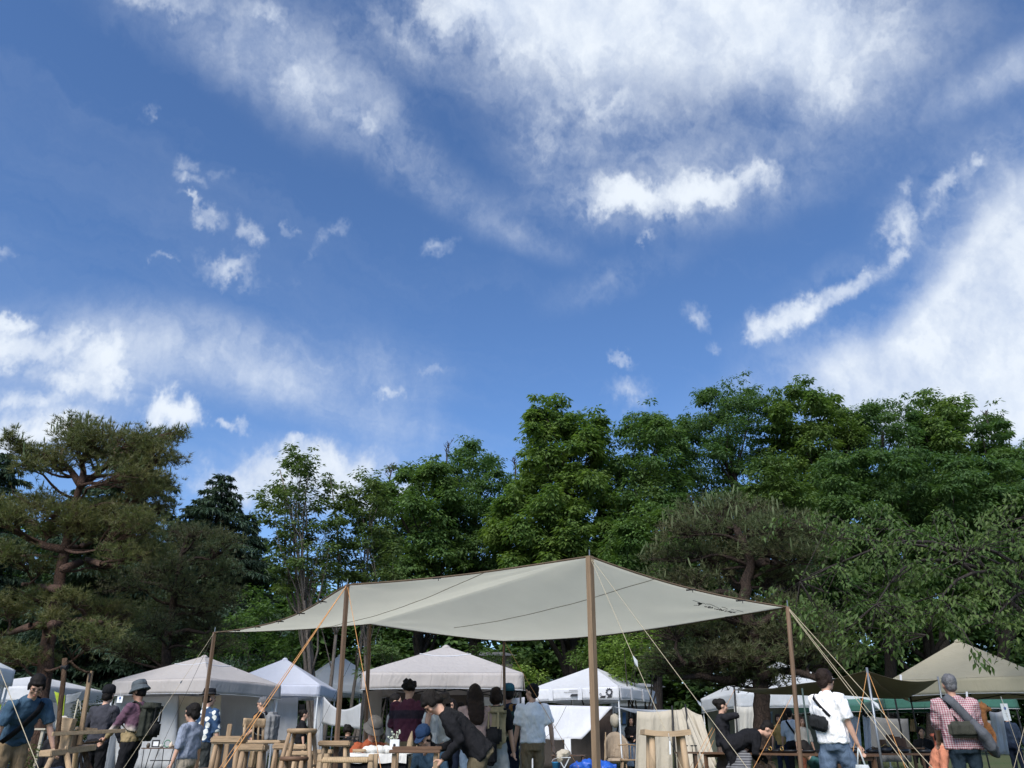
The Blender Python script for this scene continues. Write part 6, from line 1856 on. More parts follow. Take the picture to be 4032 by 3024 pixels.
# ------------------------------------------------------------------ wooden goods and stall things
PALE = wood('pale_timber', (.54, .385, .235), axis=(7, 1, 1))
PALE_V = wood('pale_timber_upright', (.52, .37, .225), axis=(1, 1, 7))
TAN = wood('tan_timber', (.43, .295, .175), axis=(7, 1, 1))
TAN_V = wood('tan_timber_upright', (.40, .27, .16), axis=(1, 1, 7))
BROWN = wood('brown_timber', (.17, .095, .055), axis=(7, 1, 1))
ROUGH = bark('rough_branch', (.20, .13, .085), (.07, .045, .03), stretch=.2, scale=20)
DARKW = wood('dark_plank', (.12, .075, .05), axis=(9, 1, 1))
IRON = matte('black_iron', (.012, .012, .013), .42, .2, spec=.5)
BRASS = matte('brass', (.55, .36, .12), .35, .1, metal=.9)
PAPER = matte('white_paper', (.72, .73, .73), .8, .04)

def beam(mb, p, q, w, t, up=Vector((0, 0, 1))):
    p, q = Vector(p), Vector(q)
    a, b, d = frame_of(q - p, up)
    M = Matrix((d, a, b)).transposed()
    mb.obox((p + q) / 2, ((q - p).length, w, t), M, min(w, t) * .12)
    return mb

def stool(label, x0, x1, y0, y1, Y, kind='square', mat=PALE, matl=PALE_V, legs=4, spread=1.25, hgt=.46, name='wooden_stool', curve=0.0, depth=None, yaw=0.0, stretcher=True, legr=.021):
    """x0..x1, y0..y1: the seat's outline in the photo; returns (centre, base height)"""
    a, b = at(x0, y0, Y), at(x1, y0, Y)
    w = (b - a).length
    th = abs(at((x0 + x1) / 2, y0, Y).z - at((x0 + x1) / 2, y1, Y).z)
    top = a.z
    base = top - hgt
    root = empty(name, label, 'stool', ((a.x + b.x) / 2, Y, base), yaw, 'wooden stools for sale')
    d = depth or (w if kind == 'round' else w * .72)
    s = MB()
    if kind == 'round':
        s.lathe([(w * .46, hgt - th), (w * .5, hgt - th * .65), (w * .5, hgt - th * .25), (w * .47, hgt - .002), (w * .2, hgt)], n=26)
        so = s.build('seat', mat, root, True)
    elif curve:
        def fn(u, v): return ((u - .5) * w, (v - .5) * d, hgt + curve * (abs(2 * u - 1) ** 2) * .5 - curve * .5)
        s.sheet(fn, 16, 4, -th * .0 + th)
        so = s.build('seat', mat, root)
    else:
        s.obox((0, 0, hgt - th / 2), (w, d, th), Matrix.Identity(3), th * .22)
        so = s.build('seat', mat, root)
    k = w * .33; kd = d * .30
    pos = [(-k, -kd), (k, -kd), (k, kd), (-k, kd)] if legs == 4 else [(k * 1.1 * math.cos(i * 2.094 + 1.57), k * 1.1 * math.sin(i * 2.094 + 1.57)) for i in range(3)]
    ends = []
    for (x, y) in pos:
        l = MB()
        e = Vector((x * spread, y * spread, 0))
        l.tube([e, Vector((x, y, hgt - th)) * .5 + e * .5, (x, y, hgt - th * .9)], [legr, legr * 1.12, legr * .95], 10)
        l.build('leg', matl, root, True)
        ends.append(e)
    if stretcher and legs == 4:
        for i, j in ((0, 3), (1, 2)):
            t = .35
            p = ends[i].lerp(Vector((*pos[i], hgt - th)), t); q = ends[j].lerp(Vector((*pos[j], hgt - th)), t)
            l = MB(); l.tube([p, q], legr * .6, 8); l.build('stretcher', matl, root, True)
    return root, base

def plank_table(label, x, y, z, w, d, mat=DARKW, name='display_table', rz=0.0):
    """low trestle of planks that carries the stools; each plank and leg a part"""
    root = empty(name, label, 'table', (x, y, 0), rz)
    n = max(2, int(d / .2))
    for i in range(n):
        b = MB(); b.box((0, -d / 2 + (i + .5) * d / n, z - .016), (w, d / n - .006, .03)); b.build('plank', mat, root)
    for sx in (-1, 1):
        for sy in (-1, 1):
            b = MB(); b.box((sx * (w / 2 - .06), sy * (d / 2 - .06), (z - .034) / 2), (.05, .05, z - .034)); b.build('leg', mat, root)
        b = MB(); b.box((sx * (w / 2 - .06), 0, z - .06), (.03, d - .18, .05)); b.build('rail', mat, root)
    return root

G1 = []
def st(*a, **k):
    r, b = stool(*a, **k); G1.append((r, b)); return r
st('heavy square-seated stool farthest left beside the leaning pole', 845, 966, 2898, 2929, 9.0, mat=TAN, matl=TAN_V, hgt=.48, legr=.026)
st('chunky stool with a rounded seat edge before the chair with a back', 950, 1053, 2928, 2958, 8.6, mat=TAN, matl=TAN_V, hgt=.42, legr=.026)
st('tall round-topped stool with splayed legs between the two poles', 1132, 1248, 2868, 2889, 9.0, kind='round', mat=TAN, matl=TAN_V, hgt=.52, spread=1.75, legr=.022)
st('low stool with a dark round top in front of the tall round one', 1103, 1215, 2978, 2997, 8.2, kind='round', mat=BROWN, matl=TAN_V, hgt=.40, spread=1.2, legr=.022)
st('square stool with pale legs right of the tall round one', 1262, 1387, 2916, 2939, 9.4, mat=TAN, matl=PALE_V, hgt=.44, spread=1.35)
st('plain stool behind, between the chair and the tall round stool', 1080, 1150, 2926, 2952, 10.0, mat=TAN, matl=TAN_V, hgt=.44)
st('pale stool half hidden by the tall round one', 1135, 1212, 2930, 2953, 10.4, mat=PALE, matl=PALE_V, hgt=.44)
st('slim pale stool behind the low dark round one', 1154, 1238, 2957, 2975, 9.6, mat=PALE, matl=PALE_V, hgt=.40)
st('small pale stool peeping between the poles', 1235, 1312, 2951, 2970, 10.2, mat=PALE, matl=PALE_V, hgt=.42)
S10, b10 = stool('near stool with a curved seat and a paper tag right of the thick pole', 2530, 2706, 2872, 2893, 7.2, mat=PALE, matl=PALE_V, hgt=.50, curve=.03, spread=1.2, legr=.026, depth=.26)
tg = MB(); tg.box((.0, -.17, .36), (.012, .002, .10), ry=.05); tg.tube([(0, -.165, .41), (.005, -.13, .47)], .0012, 4); tg.build('price_tag', PAPER, S10)

# chair with a curved top rail
def small_chair():
    Y = 10.2
    a, b = at(973, 2828, Y), at(1023, 2828, Y)
    seat = at(1050, 2914, Y)
    base = seat.z - .42
    root = empty('wooden_chair', 'small wooden chair with a curved backrest among the stools', 'chair', (seat.x, Y, base))
    s = MB(); s.obox((0, 0, .40), (.42, .36, .04), Matrix.Identity(3), .012); s.build('seat', PALE, root)
    bx = (a.x + b.x) / 2 - seat.x
    wv = (b.x - a.x) / 2
    hz = a.z - base
    r = MB(); r.sheet(lambda u, v: (bx + (u - .5) * 2.3 * wv, -.10 + .30 * u + .05 * math.sin(math.pi * u), hz - .10 * v), 10, 3, .022); r.build('backrest', PALE, root, True)
    for k, (x, y) in enumerate(((bx - wv * .9, -.09), (bx + wv * .9, .20), (bx - wv * .1, .05), (bx + wv * .4, .13))):
        l = MB(); l.tube([(x + .02, y, .40), (x, y, hz - .07)], .013 if k > 1 else .017, 8); l.build('spindle', PALE_V, root, True)
    for x in (-.17, .17):
        for y in (-.14, .14):
            l = MB(); l.tube([(x * 1.15, y * 1.15, 0), (x, y, .385)], [.017, .021], 8); l.build('leg', PALE_V, root, True)
    G1.append((root, base))
small_chair()
# upright timber offcut
p = at(906, 2850, 9.6)
o = MB(); o.box((0, 0, .225), (.05, .05, .45), rz=.2, bev=.005); o = o.build('wooden_post', TAN_V); o.location = (p.x, 9.6, p.z - .45); tag(o, 'short squared timber standing upright among the stools', 'post')
G1.append((o, p.z - .45))

# woven bench in front
def woven_bench():
    Y = 7.9
    a, b = at(1266, 2968, Y), at(1480, 2968, Y)
    w = b.x - a.x
    base = a.z - .44
    root = empty('woven_bench', 'low bench with a woven cord seat beside the white-cloth table', 'bench', ((a.x + b.x) / 2, Y, base))
    for x in (-1, 1):
        for y in (-1, 1):
            l = MB(); l.box((x * (w / 2 - .02), y * .13, .22), (.045, .045, .44), bev=.006); l.build('leg', PALE_V, root)
    CORD = matte('paper_cord', (.40, .29, .17), .85, .15, 30)
    for i in range(26):
        x = -w / 2 + .055 + i * (w - .11) / 25
        c = MB(); c.tube([(x, -.155, .37), (x, -.14, .405), (x, 0, .395), (x, .14, .405), (x, .155, .37)], .011, 6); c.build('cord', CORD, root, True)
    for y in (-1, 1):
        r = MB(); r.tube([(-w / 2, y * .14, .385), (w / 2, y * .14, .385)], .016, 8); r.build('rail', TAN, root, True)
    G1.append((root, base))
woven_bench()
# the trestles beneath (just out of the frame)
for k, (root, base) in enumerate(G1):
    if base < .08:
        root.location.z = 0; continue
    lab = root['label']
    for cut in (' farthest', ' before', ' in front', ' right of', ' behind', ' half', ' peeping', ' among', ' between', ' beside', ' standing', ', '):
        short = lab.split(cut)[0] if k == 0 or True else lab
        lab = short if len(short.split()) >= 3 else lab
    plank_table('low plank trestle carrying the ' + lab, root.location.x, root.location.y, base, .56, .48)
plank_table('low plank trestle under the near curved-seat stool', S10.location.x, 7.2, b10, .6, .5)

# pole lathe at the left
def lathe():
    Y = 9.0
    def p(x, y, dy=0.0): return at(x, y, Y + dy)
    c = at(270, 2950, Y)
    off = Vector((c.x, Y, 0))
    root = empty('pole_lathe', 'hand-made wooden pole lathe with two tall uprights and a bent branch', 'lathe', off)
    def part(name, mat, fn, smooth=False):
        m = MB(); fn(m); m.v = [tuple(Vector(q) - off) for q in m.v]; return m.build(name, mat, root, smooth)
    up1 = [p(256, 2592), p(250, 2680), p(240, 2760), p(234, 2830), p(226, 2920), p(222, 2960)]
    part('upright', ROUGH, lambda m: m.tube(up1, [.028, .027, .028, .026, .025, .012], 7), True)
    part('upright', TAN_V, lambda m: beam(m, p(358, 2642, .3), p(312, 2935, .3), .045, .04, Vector((0, 1, 0))))
    part('spring_branch', ROUGH, lambda m: m.tube([p(258, 2606), p(278, 2608, .1), p(292, 2622, .1), p(312, 2636, .2), p(340, 2647, .25), p(358, 2646, .3)], [.014, .016, .015, .013, .013, .014], 7), True)
    part('strap', WEB, lambda m: beam(m, p(356, 2650, .28), p(350, 2686, .28), .02, .02))
    part('strap', WEB, lambda m: m.tube([p(244, 2627), p(264, 2630)], .033, 7))
    part('box', PALE, lambda m: m.obox(p(265, 2853, .15), (.135, .10, .13), Matrix.Rotation(.12, 3, 'Y'), .004))
    part('face_board', PALE_V, lambda m: m.obox(p(256, 2922, .1), (.115, .05, .17), Matrix.Identity(3), .004))
    part('side_board', TAN_V, lambda m: m.obox(p(292, 2915, .3), (.06, .14, .16), Matrix.Identity(3), .004))
    part('long_board', PALE, lambda m: beam(m, p(206, 2890, -.1), p(492, 2877, .6), .03, .04))
    part('rest_block', TAN, lambda m: beam(m, p(302, 2868, .3), p(378, 2874, .45), .09, .03))
    part('treadle_stick', ROUGH, lambda m: m.tube([p(306, 2930, .4), p(400, 2918, .9)], .012, 6))
    part('bed', PALE, lambda m: beam(m, p(176, 2968, -.1), p(358, 2942, .5), .16, .06))
    for q0, q1, mt in ((p(208, 2975, -.05), p(160, 3075, -.25), PALE_V), (p(262, 2970, .1), p(285, 3100, -.05), PALE_V), (p(330, 2950, .45), p(362, 3060, .5), ROUGH), (p(300, 2955, .5), p(290, 3060, .9), PALE_V)):
        foot = q0 + (q1 - q0) * (q0.z / (q0.z - q1.z))
        part('leg', mt, lambda m: m.tube([q0, foot], [.03, .024], 8), True)
    part('knob', PALE, lambda m: m.ball(p(259, 2945, -.05), (.01, .01, .02), 8))
lathe()
o = MB(); o.tube([(0, 0, 0), (.02, 0, 1.55)], .012, 6); o.tube([(.0, 0, 1.5), (.05, 0, 1.52), (.09, 0, 1.38)], .006, 5); o = o.build('bamboo_stake', matte('pale_bamboo', (.55, .50, .38), .6)); o.location = at(290, 2820, 14.0); o.location.z = 0
tag(o, 'thin pale stake with a tied cord behind the lathe', 'stake')

# bench the man bows over
def brown_bench():
    Y = 9.3
    a, b = at(1562, 2958, Y), at(1716, 2962, Y)
    root = empty('work_bench', 'narrow brown bench with two boards under the bowing man', 'bench', ((a.x + b.x) / 2, Y, 0))
    w = b.x - a.x + .12
    z = a.z
    for dy in (-.10, .12):
        m = MB(); m.box((0, dy, z + (.03 if dy > 0 else 0)), (w, .14, .035), bev=.006); m.build('board', BROWN, root)
    for x in (-1, 1):
        for y in (-.1, .1):
            m = MB(); m.box((x * (w / 2 - .05), y, (z - .02) / 2), (.045, .045, z - .02)); m.build('leg', TAN_V, root)
brown_bench()

# white-cloth table with its goods
def cloth_table():
    Y = 10.6
    a, b = at(1396, 2966, Y), at(1606, 2966, Y)
    z = a.z
    cx = (a.x + b.x) / 2
    w = b.x - a.x
    root = empty('stall_table', 'table covered with a white cloth over black beside the stools', 'table', (cx, Y, 0))
    m = MB(); m.box((0, 0, z - .02), (w, .6, .03)); m.build('table_top', DARKW, root)
    for x in (-1, 1):
        for y in (-1, 1):
            l = MB(); l.box((x * (w / 2 - .04), y * .26, (z - .035) / 2), (.035, .035, z - .035)); l.build('leg', BLACKM, root)
    m = MB()
    m.sheet(lambda u, v: ((u - .5) * (w + .03), -.285 - .006 * math.sin(20 * u), z - .03 - (z - .05) * v), 20, 4, .003)
    m.build('black_skirt', BLACK, root, True)
    m = MB()
    pr = [(-.33, -.10), (-.322, -.03), (-.31, .001), (.31, .001), (.322, -.05)]
    m.sheet(lambda u, v: ((u - .5) * (w + .05), pr[min(4, int(v * 4 + .01))][0] - .010 * math.sin(17 * u) * (v < .3), z + pr[min(4, int(v * 4 + .01))][1] + .006 * math.sin(15 * u + 2)), 26, 4, .004)
    o = m.build('tablecloth', cloth('white_linen', (.66, .65, .62), fold=.5), None); o.location = (cx, Y, 0); tag(o, 'white tablecloth on the black-skirted table', 'tablecloth')
    def put(px, dy=0.0): return Vector((at(px, 2960, Y).x, Y + dy, z + .006))
    q = MB(); q.box((0, 0, .075), (.115, .06, .15), bev=.003); bx = q.build('card_box', PAPER); bx.location = put(1557, -.1); tag(bx, 'small white box with a dark emblem on the white cloth', 'box')
    e = MB(); e.lathe([(.014, 0), (.017, .002), (.012, .004)], (0, -.031, .085), 10, Matrix.Rotation(math.pi / 2, 3, 'X')); e.box((0, -.0312, .065), (.05, .001, .003)); e.build('emblem', BLKPRINT, bx)
    for k, (px, r) in enumerate(((1462, .10), (1490, .09), (1518, .08))):
        q = MB(); q.ball((0, 0, .035), (r * 1.2, r, .045), 12); o = finish(q, 'folded_cloth', cloth('white_linen', (.66, .65, .62)), None, .014, 2, .05, FOLD_TEX)
        o.location = put(px, .03 * k); tag(o, ('crumpled white cloth at the left of the white table', 'crumpled white cloth in the middle of the white table', 'crumpled white cloth next to the white box')[k], 'cloth', 'crumpled cloths on the white table')
    for k, px in enumerate((1404, 1416, 1428)):
        q = MB(); q.tube([(-.05, 0, .02), (.06, .02, .03)], [.02, .014], 8); o = q.build('wooden_offcut', PALE, None, True); o.location = put(px, -.05 * k); tag(o, ('left', 'middle', 'right')[k] + ' wooden offcut at the table left end', 'offcut', 'wood offcuts on the white table')
    q = MB(); q.lathe([(.03, 0), (.038, .05), (.036, .14), (.02, .20), (.006, .25)], n=14); o = q.build('carved_spindle', PALE_V, None, True); o.location = put(1603, .15); o.rotation_euler = (0, .12, 0); tag(o, 'carved wooden cone standing at the right end of the white table', 'carving')
    q = MB(); q.lathe([(.02, 0), (.024, .04), (.016, .09), (.018, .1)], n=12); v = q.build('flower_vase', PALE_V, None, True); v.location = put(1537, .24); tag(v, 'little vase of white flowers on the white table', 'vase')
    for k in range(12):
        s = MB(); d = Vector((rnd.uniform(-.07, .07), rnd.uniform(-.05, .05), rnd.uniform(.15, .26)))
        s.tube([(0, 0, .09), d], .002, 4); s.ball(d, .012, 6); s.build('flower', matte('flower_white', (.62, .66, .52), .8), v, True)
    for k, (px, hgt) in enumerate(((1632, .09), (1640, .12), (1648, .08))):
        q = MB(); q.tube([(0, 0, 0), (.03 * (k - 1), 0, hgt)], [.006, .009], 6); o = q.build('wooden_spoon', PALE_V, None, True); o.location = put(1628 - 20 + k * 8, .2); tag(o, ('left', 'middle', 'right')[k] + ' little wooden stick near the carved cone', 'stick', 'wooden sticks on the white table')
cloth_table()

# black metal shop stand in the left grey-beige tent
def metal_stand():
    Y = 20.0
    a, b = at(568, 2944, Y), at(706, 2944, Y)
    z, w, cx = a.z, b.x - a.x, (a.x + b.x) / 2
    root = empty('display_stand', 'black metal trestle stand with a dark board in the left grey-beige tent', 'stand', (cx, Y, 0))
    m = MB(); m.box((0, 0, z - .012), (w, .32, .024)); m.build('board', DARKW, root)
    for x0, x1 in ((-.5, -.42), (-.3, -.38), (-.08, -.2), (.06, .16), (.34, .26), (.42, .5)):
        m = MB(); m.tube([(x0 * w, 0, z - .024), (x1 * w, -.1, 0)], .010, 6); m.build('leg', BLACKM, root)
    for zz in (.25, .5):
        m = MB(); m.box((.05, -.05, zz), (w * .6, .03, .02)); m.build('rail', BLACKM, root)
    def frame(label, x0, x1, y0, y1, dy):
        p, q = at(x0, y0, Y), at(x1, y1, Y)
        r = empty('picture_frame', label, 'frame', ((p.x + q.x) / 2, Y + dy, q.z), 0, 'framed pictures on the stand')
        W_, H_ = q.x - p.x, p.z - q.z
        for c, sz in (((0, 0, .012), (W_, .02, .024)), ((0, 0, H_ - .012), (W_, .02, .024)), ((-W_ / 2 + .012, 0, H_ / 2), (.024, .02, H_ - .05)), ((W_ / 2 - .012, 0, H_ / 2), (.024, .02, H_ - .05))):
            f = MB(); f.box(c, sz); f.build('frame_bar', BLACKM, r)
        f = MB(); f.box((0, .004, H_ / 2), (W_ - .05, .006, H_ - .05)); f.build('picture', PAPER, r)
    frame('black picture frame standing on the metal stand', 601, 626, 2913, 2942, 0)
    frame('taller black frame by the boy shoulder', 712, 734, 2862, 2907, .1)
    o = MB(); o.box((0, 0, 0), (.2, .2, .03)); o = o.build('shelf_board', DARKW); o.location = at(723, 2909, Y + .1); tag(o, 'small dark shelf under the taller black frame', 'shelf')
    pz = z + .001
    for k, (px, c, lab, prof) in enumerate((
        (583, (.10, .08, .06), 'dark small jar at the left end of the metal stand', [(.03, 0), (.045, .04), (.03, .09), (.02, .1)]),
        (636, (.55, .55, .50), 'white squat pot beside the picture frame', [(.03, 0), (.05, .03), (.05, .06), (.03, .07)]),
        (672, (.62, .50, .38), 'cream drop-shaped bottle on the metal stand', [(.03, 0), (.05, .04), (.03, .09), (.01, .13)]),
        (684, (.30, .24, .18), 'brown bowl on the metal stand', [(.02, 0), (.05, .04), (.055, .05)]),
        (698, (.08, .04, .03), 'dark candle holder at the right end of the metal stand', [(.03, 0), (.012, .02), (.012, .14), (.02, .15)]))):
        q = MB(); q.lathe(prof, n=14); o = q.build('ceramic_piece', matte('glaze_%d' % k, c, .35, .1), None, True); o.location = (at(px, 2940, Y).x, Y, pz); tag(o, lab, 'ceramics', 'ceramics on the metal stand')
    q = MB(); q.tube([(.075 * math.cos(t), 0, .085 + .075 * math.sin(t)) for t in [i * .3142 for i in range(21)]], .012, 6); o = q.build('wreath', matte('verdigris', (.10, .22, .15), .7), None, True); o.location = (at(657, 2940, Y).x, Y, pz); tag(o, 'green ring wreath leaning on the metal stand', 'wreath')
    def sign(label, x0, x1, y0, y1, Ys, lines=3):
        p, q = at(x0, y0, Ys), at(x1, y1, Ys)
        W_, H_ = q.x - p.x, p.z - q.z
        r = empty('paper_sign', label, 'sign', ((p.x + q.x) / 2, Ys, (p.z + q.z) / 2), -.1, 'stall number papers')
        f = MB(); f.box((0, 0, 0), (W_, .004, H_)); f.build('sheet', PAPER, r)
        f = MB(); f.lathe([(W_ * .16, 0), (W_ * .16, .002)], (0, -.004, H_ * .22), 16, Matrix.Rotation(math.pi / 2, 3, 'X'), 1.0, 1.4); f.build('emblem', matte('sign_blue', (.03, .10, .32), .7), r)
        for k in range(lines):
            f = MB(); f.box((0, -.004, -H_ * (.08 + .09 * k)), (W_ * (.4 - .06 * k), .002, H_ * .02)); f.build('text_line', matte('grey_print', (.35, .36, .38), .8), r)
        f = MB(); f.tube([(0, 0, H_ / 2), (-.02, 0, H_ / 2 + .14)], .004, 4); f.build('clip_cord', PAPER, r)
    sign('white paper sign with a blue oval hanging from the khaki tent corner', 3938, 3982, 2770, 2838, 17.4)
    sign('small paper sign with a blue oval on the left grey-beige tent', 463, 481, 2742, 2767, 20.0)
metal_stand()

# goods on the left-edge stall
plank_table('stall table of small goods at the left edge', at(30, 2870, 16).x, 16, at(30, 2868, 16).z, 1.7, .5, SAND)
for k, (px, w, h_, c) in enumerate(((16, .10, .20, (.10, .025, .02)), (40, .07, .07, (.45, .36, .24)), (52, .05, .10, (.25, .15, .08)), (66, .06, .06, (.6, .57, .5)), (76, .05, .11, (.22, .14, .09)), (90, .06, .05, (.58, .55, .48)), (-10, .09, .12, (.3, .2, .12)), (104, .05, .08, (.35, .24, .14)))):
    q = MB()
    if k % 2: q.lathe([(w * .4, 0), (w * .5, h_ * .3), (w * .42, h_ * .8), (w * .2, h_)], n=12)
    else: q.box((0, 0, h_ / 2), (w, w * .8, h_), bev=.006); q.box((0, 0, h_ * 1.06), (w * .8, w * .6, h_ * .1))
    o = q.build('small_craft', matte('craft_%d' % k, c, .6), None, bool(k % 2)); o.location = (at(px, 2868, 16).x, 16 - .05 * (k % 3), at(30, 2868, 16).z + .001)
    tag(o, ('dark red lidded box', 'ochre round jar', 'brown wooden block', 'white little pot', 'tall brown block', 'cream low bowl', 'tan box', 'tan small jar')[k] + ' on the left-edge stall', 'craft', 'goods on the left-edge stall')

# black folding table behind the curly-haired person
def folding_table():
    Y = 17.2
    a, b = at(1296, 2899, Y), at(1404, 2899, Y)
    root = empty('folding_table', 'black folding table with crossed legs under the pale linen', 'table', ((a.x + b.x) / 2, Y, 0))
    w, z = b.x - a.x, a.z
    m = MB(); m.box((0, 0, z - .012), (w, .45, .024)); m.build('table_top', BLACKM, root)
    for k in range(3):
        for s in (-1, 1):
            x = -w / 2 + w * (k + .5) / 3
            m = MB(); m.tube([(x - s * w / 6.5, -.15, z - .03), (x + s * w / 6.5, -.15, 0.02 if k != 1 else z * .55)], .009, 5); m.build('cross_leg', BLACKM, root)
folding_table()

# under the emblem tent
def emblem_goods():
    Y = 22.5
    g = MB()
    gr = random.Random(3)
    c = at(2338, 3010, Y)
    for k in range(9):
        g.ball((gr.uniform(-.45, .45), gr.uniform(-.15, .15), .16 + gr.uniform(-.05, .1)), (gr.uniform(.16, .3), .2, gr.uniform(.12, .2)), 8, Matrix.Rotation(gr.uniform(0, 3), 3, 'Z'))
    g.box((0, 0, .14), (1.15, .4, .28))
    o = finish(g, 'blue_tarp_bundle', matte('blue_tarp', (.012, .085, .42), .45, .15, 6, bump=.6, bscale=7, spec=.5), None, .04, 1, .10, FOLD_TEX)
    o.location = (c.x, Y, c.z - .28); o.modifiers['folds'].strength = .14
    tag(o, 'heap of crumpled blue plastic sheet at the foot of the thick pole', 'plastic sheet')
    plank_table('low pallet under the blue plastic sheet', c.x, Y, max(.1, c.z - .28), 1.2, .6)
    p = at(2190, 3000, Y)
    q = MB(); q.lathe([(.09, 0), (.11, .2), (.118, .205), (.118, .22), (.10, .22), (.09, .05)], n=18); o = q.build('bucket', matte('blue_plastic', (.03, .20, .42), .4), None, True); o.location = (p.x, Y, p.z - .22)
    tag(o, 'blue bucket beside the white folding stool', 'bucket')
    h = MB(); h.tube([(.115 * math.cos(t), 0, .21 + .09 * math.sin(t)) for t in [i * .314 for i in range(11)]], .004, 5); h.build('handle', STEEL, o)
    plank_table('low crate-like trestle under the blue bucket', p.x, Y, max(.1, p.z - .22), .5, .4)
    r = empty('folding_stool', 'white folding stool with a rumpled cloth under the emblem tent', 'stool', (at(2220, 3000, 22).x, 22, 0))
    for s in (-1, 1):
        for y in (-.12, .12):
            m = MB(); m.tube([(s * .16, y, 0), (-s * .14, y, .52)], .012, 6); m.build('leg', STEEL, r)
    m = MB(); m.box((0, 0, .53), (.34, .3, .02)); m.build('seat', WHITE_C, r)
    m = MB(); m.ball((0, 0, .62), (.19, .15, .10), 10); m.ball((-.1, -.08, .52), (.1, .08, .12), 8)
    o = finish(m, 'rumpled_cloth', SAND, None, .02, 2, .06, FOLD_TEX); o.location = (at(2220, 3000, 22).x, 22, 0); tag(o, 'rumpled pale cloth lying on the white folding stool', 'cloth')
    q = MB(); q.box((0, 0, .2), (.17, .1, .4), bev=.01); o = q.build('paper_bag', PAPER); o.location = (at(2236, 2960, 23).x, 23, at(2236, 2972, 23).z); tag(o, 'tall white paper bag behind the folding stool', 'bag')
    plank_table('dark trestle with the tall white paper bag', at(2236, 2960, 23).x, 23, at(2236, 2972, 23).z, .9, .4)
    q = MB(); q.tube([(0, 0, 0), (.09, 0, .85)], .016, 6); o = q.build('broom_handle', PALE_V); o.location = at(2377, 2985, 24.6); o.location.z = ground_z(24.6); o.scale = (1, 1, 1.35); tag(o, 'wooden broom handle leaning on the dark boards', 'handle')
    # windsor-like chair
    Y2 = 24.0
    r = empty('spindle_chair', 'wooden spindle-back chair before the woman in the black cardigan', 'chair', (at(2476, 3000, Y2).x, Y2, ground_z(Y2)))
    m = MB(); m.obox((0, 0, .43), (.46, .42, .035), Matrix.Identity(3), .01); m.build('seat', TAN, r)
    m = MB(); m.tube([(-.24, .18, .80), (0, .23, .83), (.24, .18, .80)], .018, 8); m.build('top_rail', TAN, r, True)
    for k in range(5):
        x = -.2 + k * .1
        m = MB(); m.tube([(x * .9, .17, .44), (x, .21, .81)], .009, 6); m.build('spindle', TAN_V, r, True)
    for x in (-1, 1):
        for y in (-1, 1):
            m = MB(); m.tube([(x * .22, y * .2, 0), (x * .18, y * .16, .42)], .017, 7); m.build('leg', TAN_V, r, True)
    r = empty('tub_chair', 'beige rounded armchair beside the dark boards', 'chair', (at(2432, 3000, 25).x, 25, ground_z(25)))
    m = MB(); m.sheet(lambda u, v: (.36 * math.cos(math.pi * (.05 + .9 * u)), .05 + .32 * math.sin(math.pi * (.05 + .9 * u)), .40 + (.45 + .32 * math.sin(math.pi * u)) * v), 18, 6, .05); m.build('backrest', garment('tub_beige', (.34, .27, .20)), r, True)
    m = MB(); m.obox((0, 0, .40), (.6, .55, .12), Matrix.Identity(3), .04); m.build('seat', garment('tub_beige', (.34, .27, .20)), r, True)
    for x in (-1, 1):
        for y in (-1, 1):
            m = MB(); m.tube([(x * .24, y * .2, 0), (x * .22, y * .18, .35)], .018, 7); m.build('leg', TAN_V, r, True)
    hung_sheet('olive and blue cloth sample hanging inside the emblem tent', [(2418, 2803, 25.8), (2450, 2803, 25.8), (2450, 2850, 25.8), (2418, 2850, 25.8)], garment('sage', (.16, .16, .11)), waves=1, amp=.01, seed=31)
    hung_sheet('narrow deep blue cloth hanging inside the emblem tent', [(2451, 2802, 25.7), (2464, 2802, 25.7), (2464, 2852, 25.7), (2451, 2852, 25.7)], garment('deep_blue', (.025, .06, .13)), waves=1, amp=.01, seed=32)
    q = MB(); q.lathe([(.02, -.2), (.12, -.12), (.15, 0), (.12, .14), (.03, .2)], n=16); o = q.build('paper_lantern', SAND, None, True); o.location = at(2421, 2838, 25.4); tag(o, 'cream paper lantern hanging by the tent leg', 'lantern')
    q = MB(); q.tube([at(2421, 2838, 25.4) + Vector((0, 0, .19)) - at(2421, 2838, 25.4), Vector((0, 0, .5))], .004, 4); q.build('cord', WEB, o)
emblem_goods()

# plank with hammers
def hammer_plank():
    Y = 15.8
    a, b = at(2660, 2960, Y), at(2748, 2962, Y)
    root, z = plank_table('narrow dark plank table with hand tools before the sand screen', (a.x + b.x) / 2, Y, a.z, b.x - a.x, .24), a.z
    for k, px in enumerate((2702, 2724, 2738)):
        h = MB(); h.tube([(0, 0, 0), (.0, 0, .09)], .007, 6); h.box((0, 0, .10), (.055, .02, .022), bev=.003)
        o = h.build('hammer', BLACKM); o.location = (at(px, 2950, Y).x, Y - .04, z + .001); tag(o, ('left', 'middle', 'right')[k] + ' small hammer standing on the narrow dark plank', 'hammer', 'hammers on the plank')
hammer_plank()

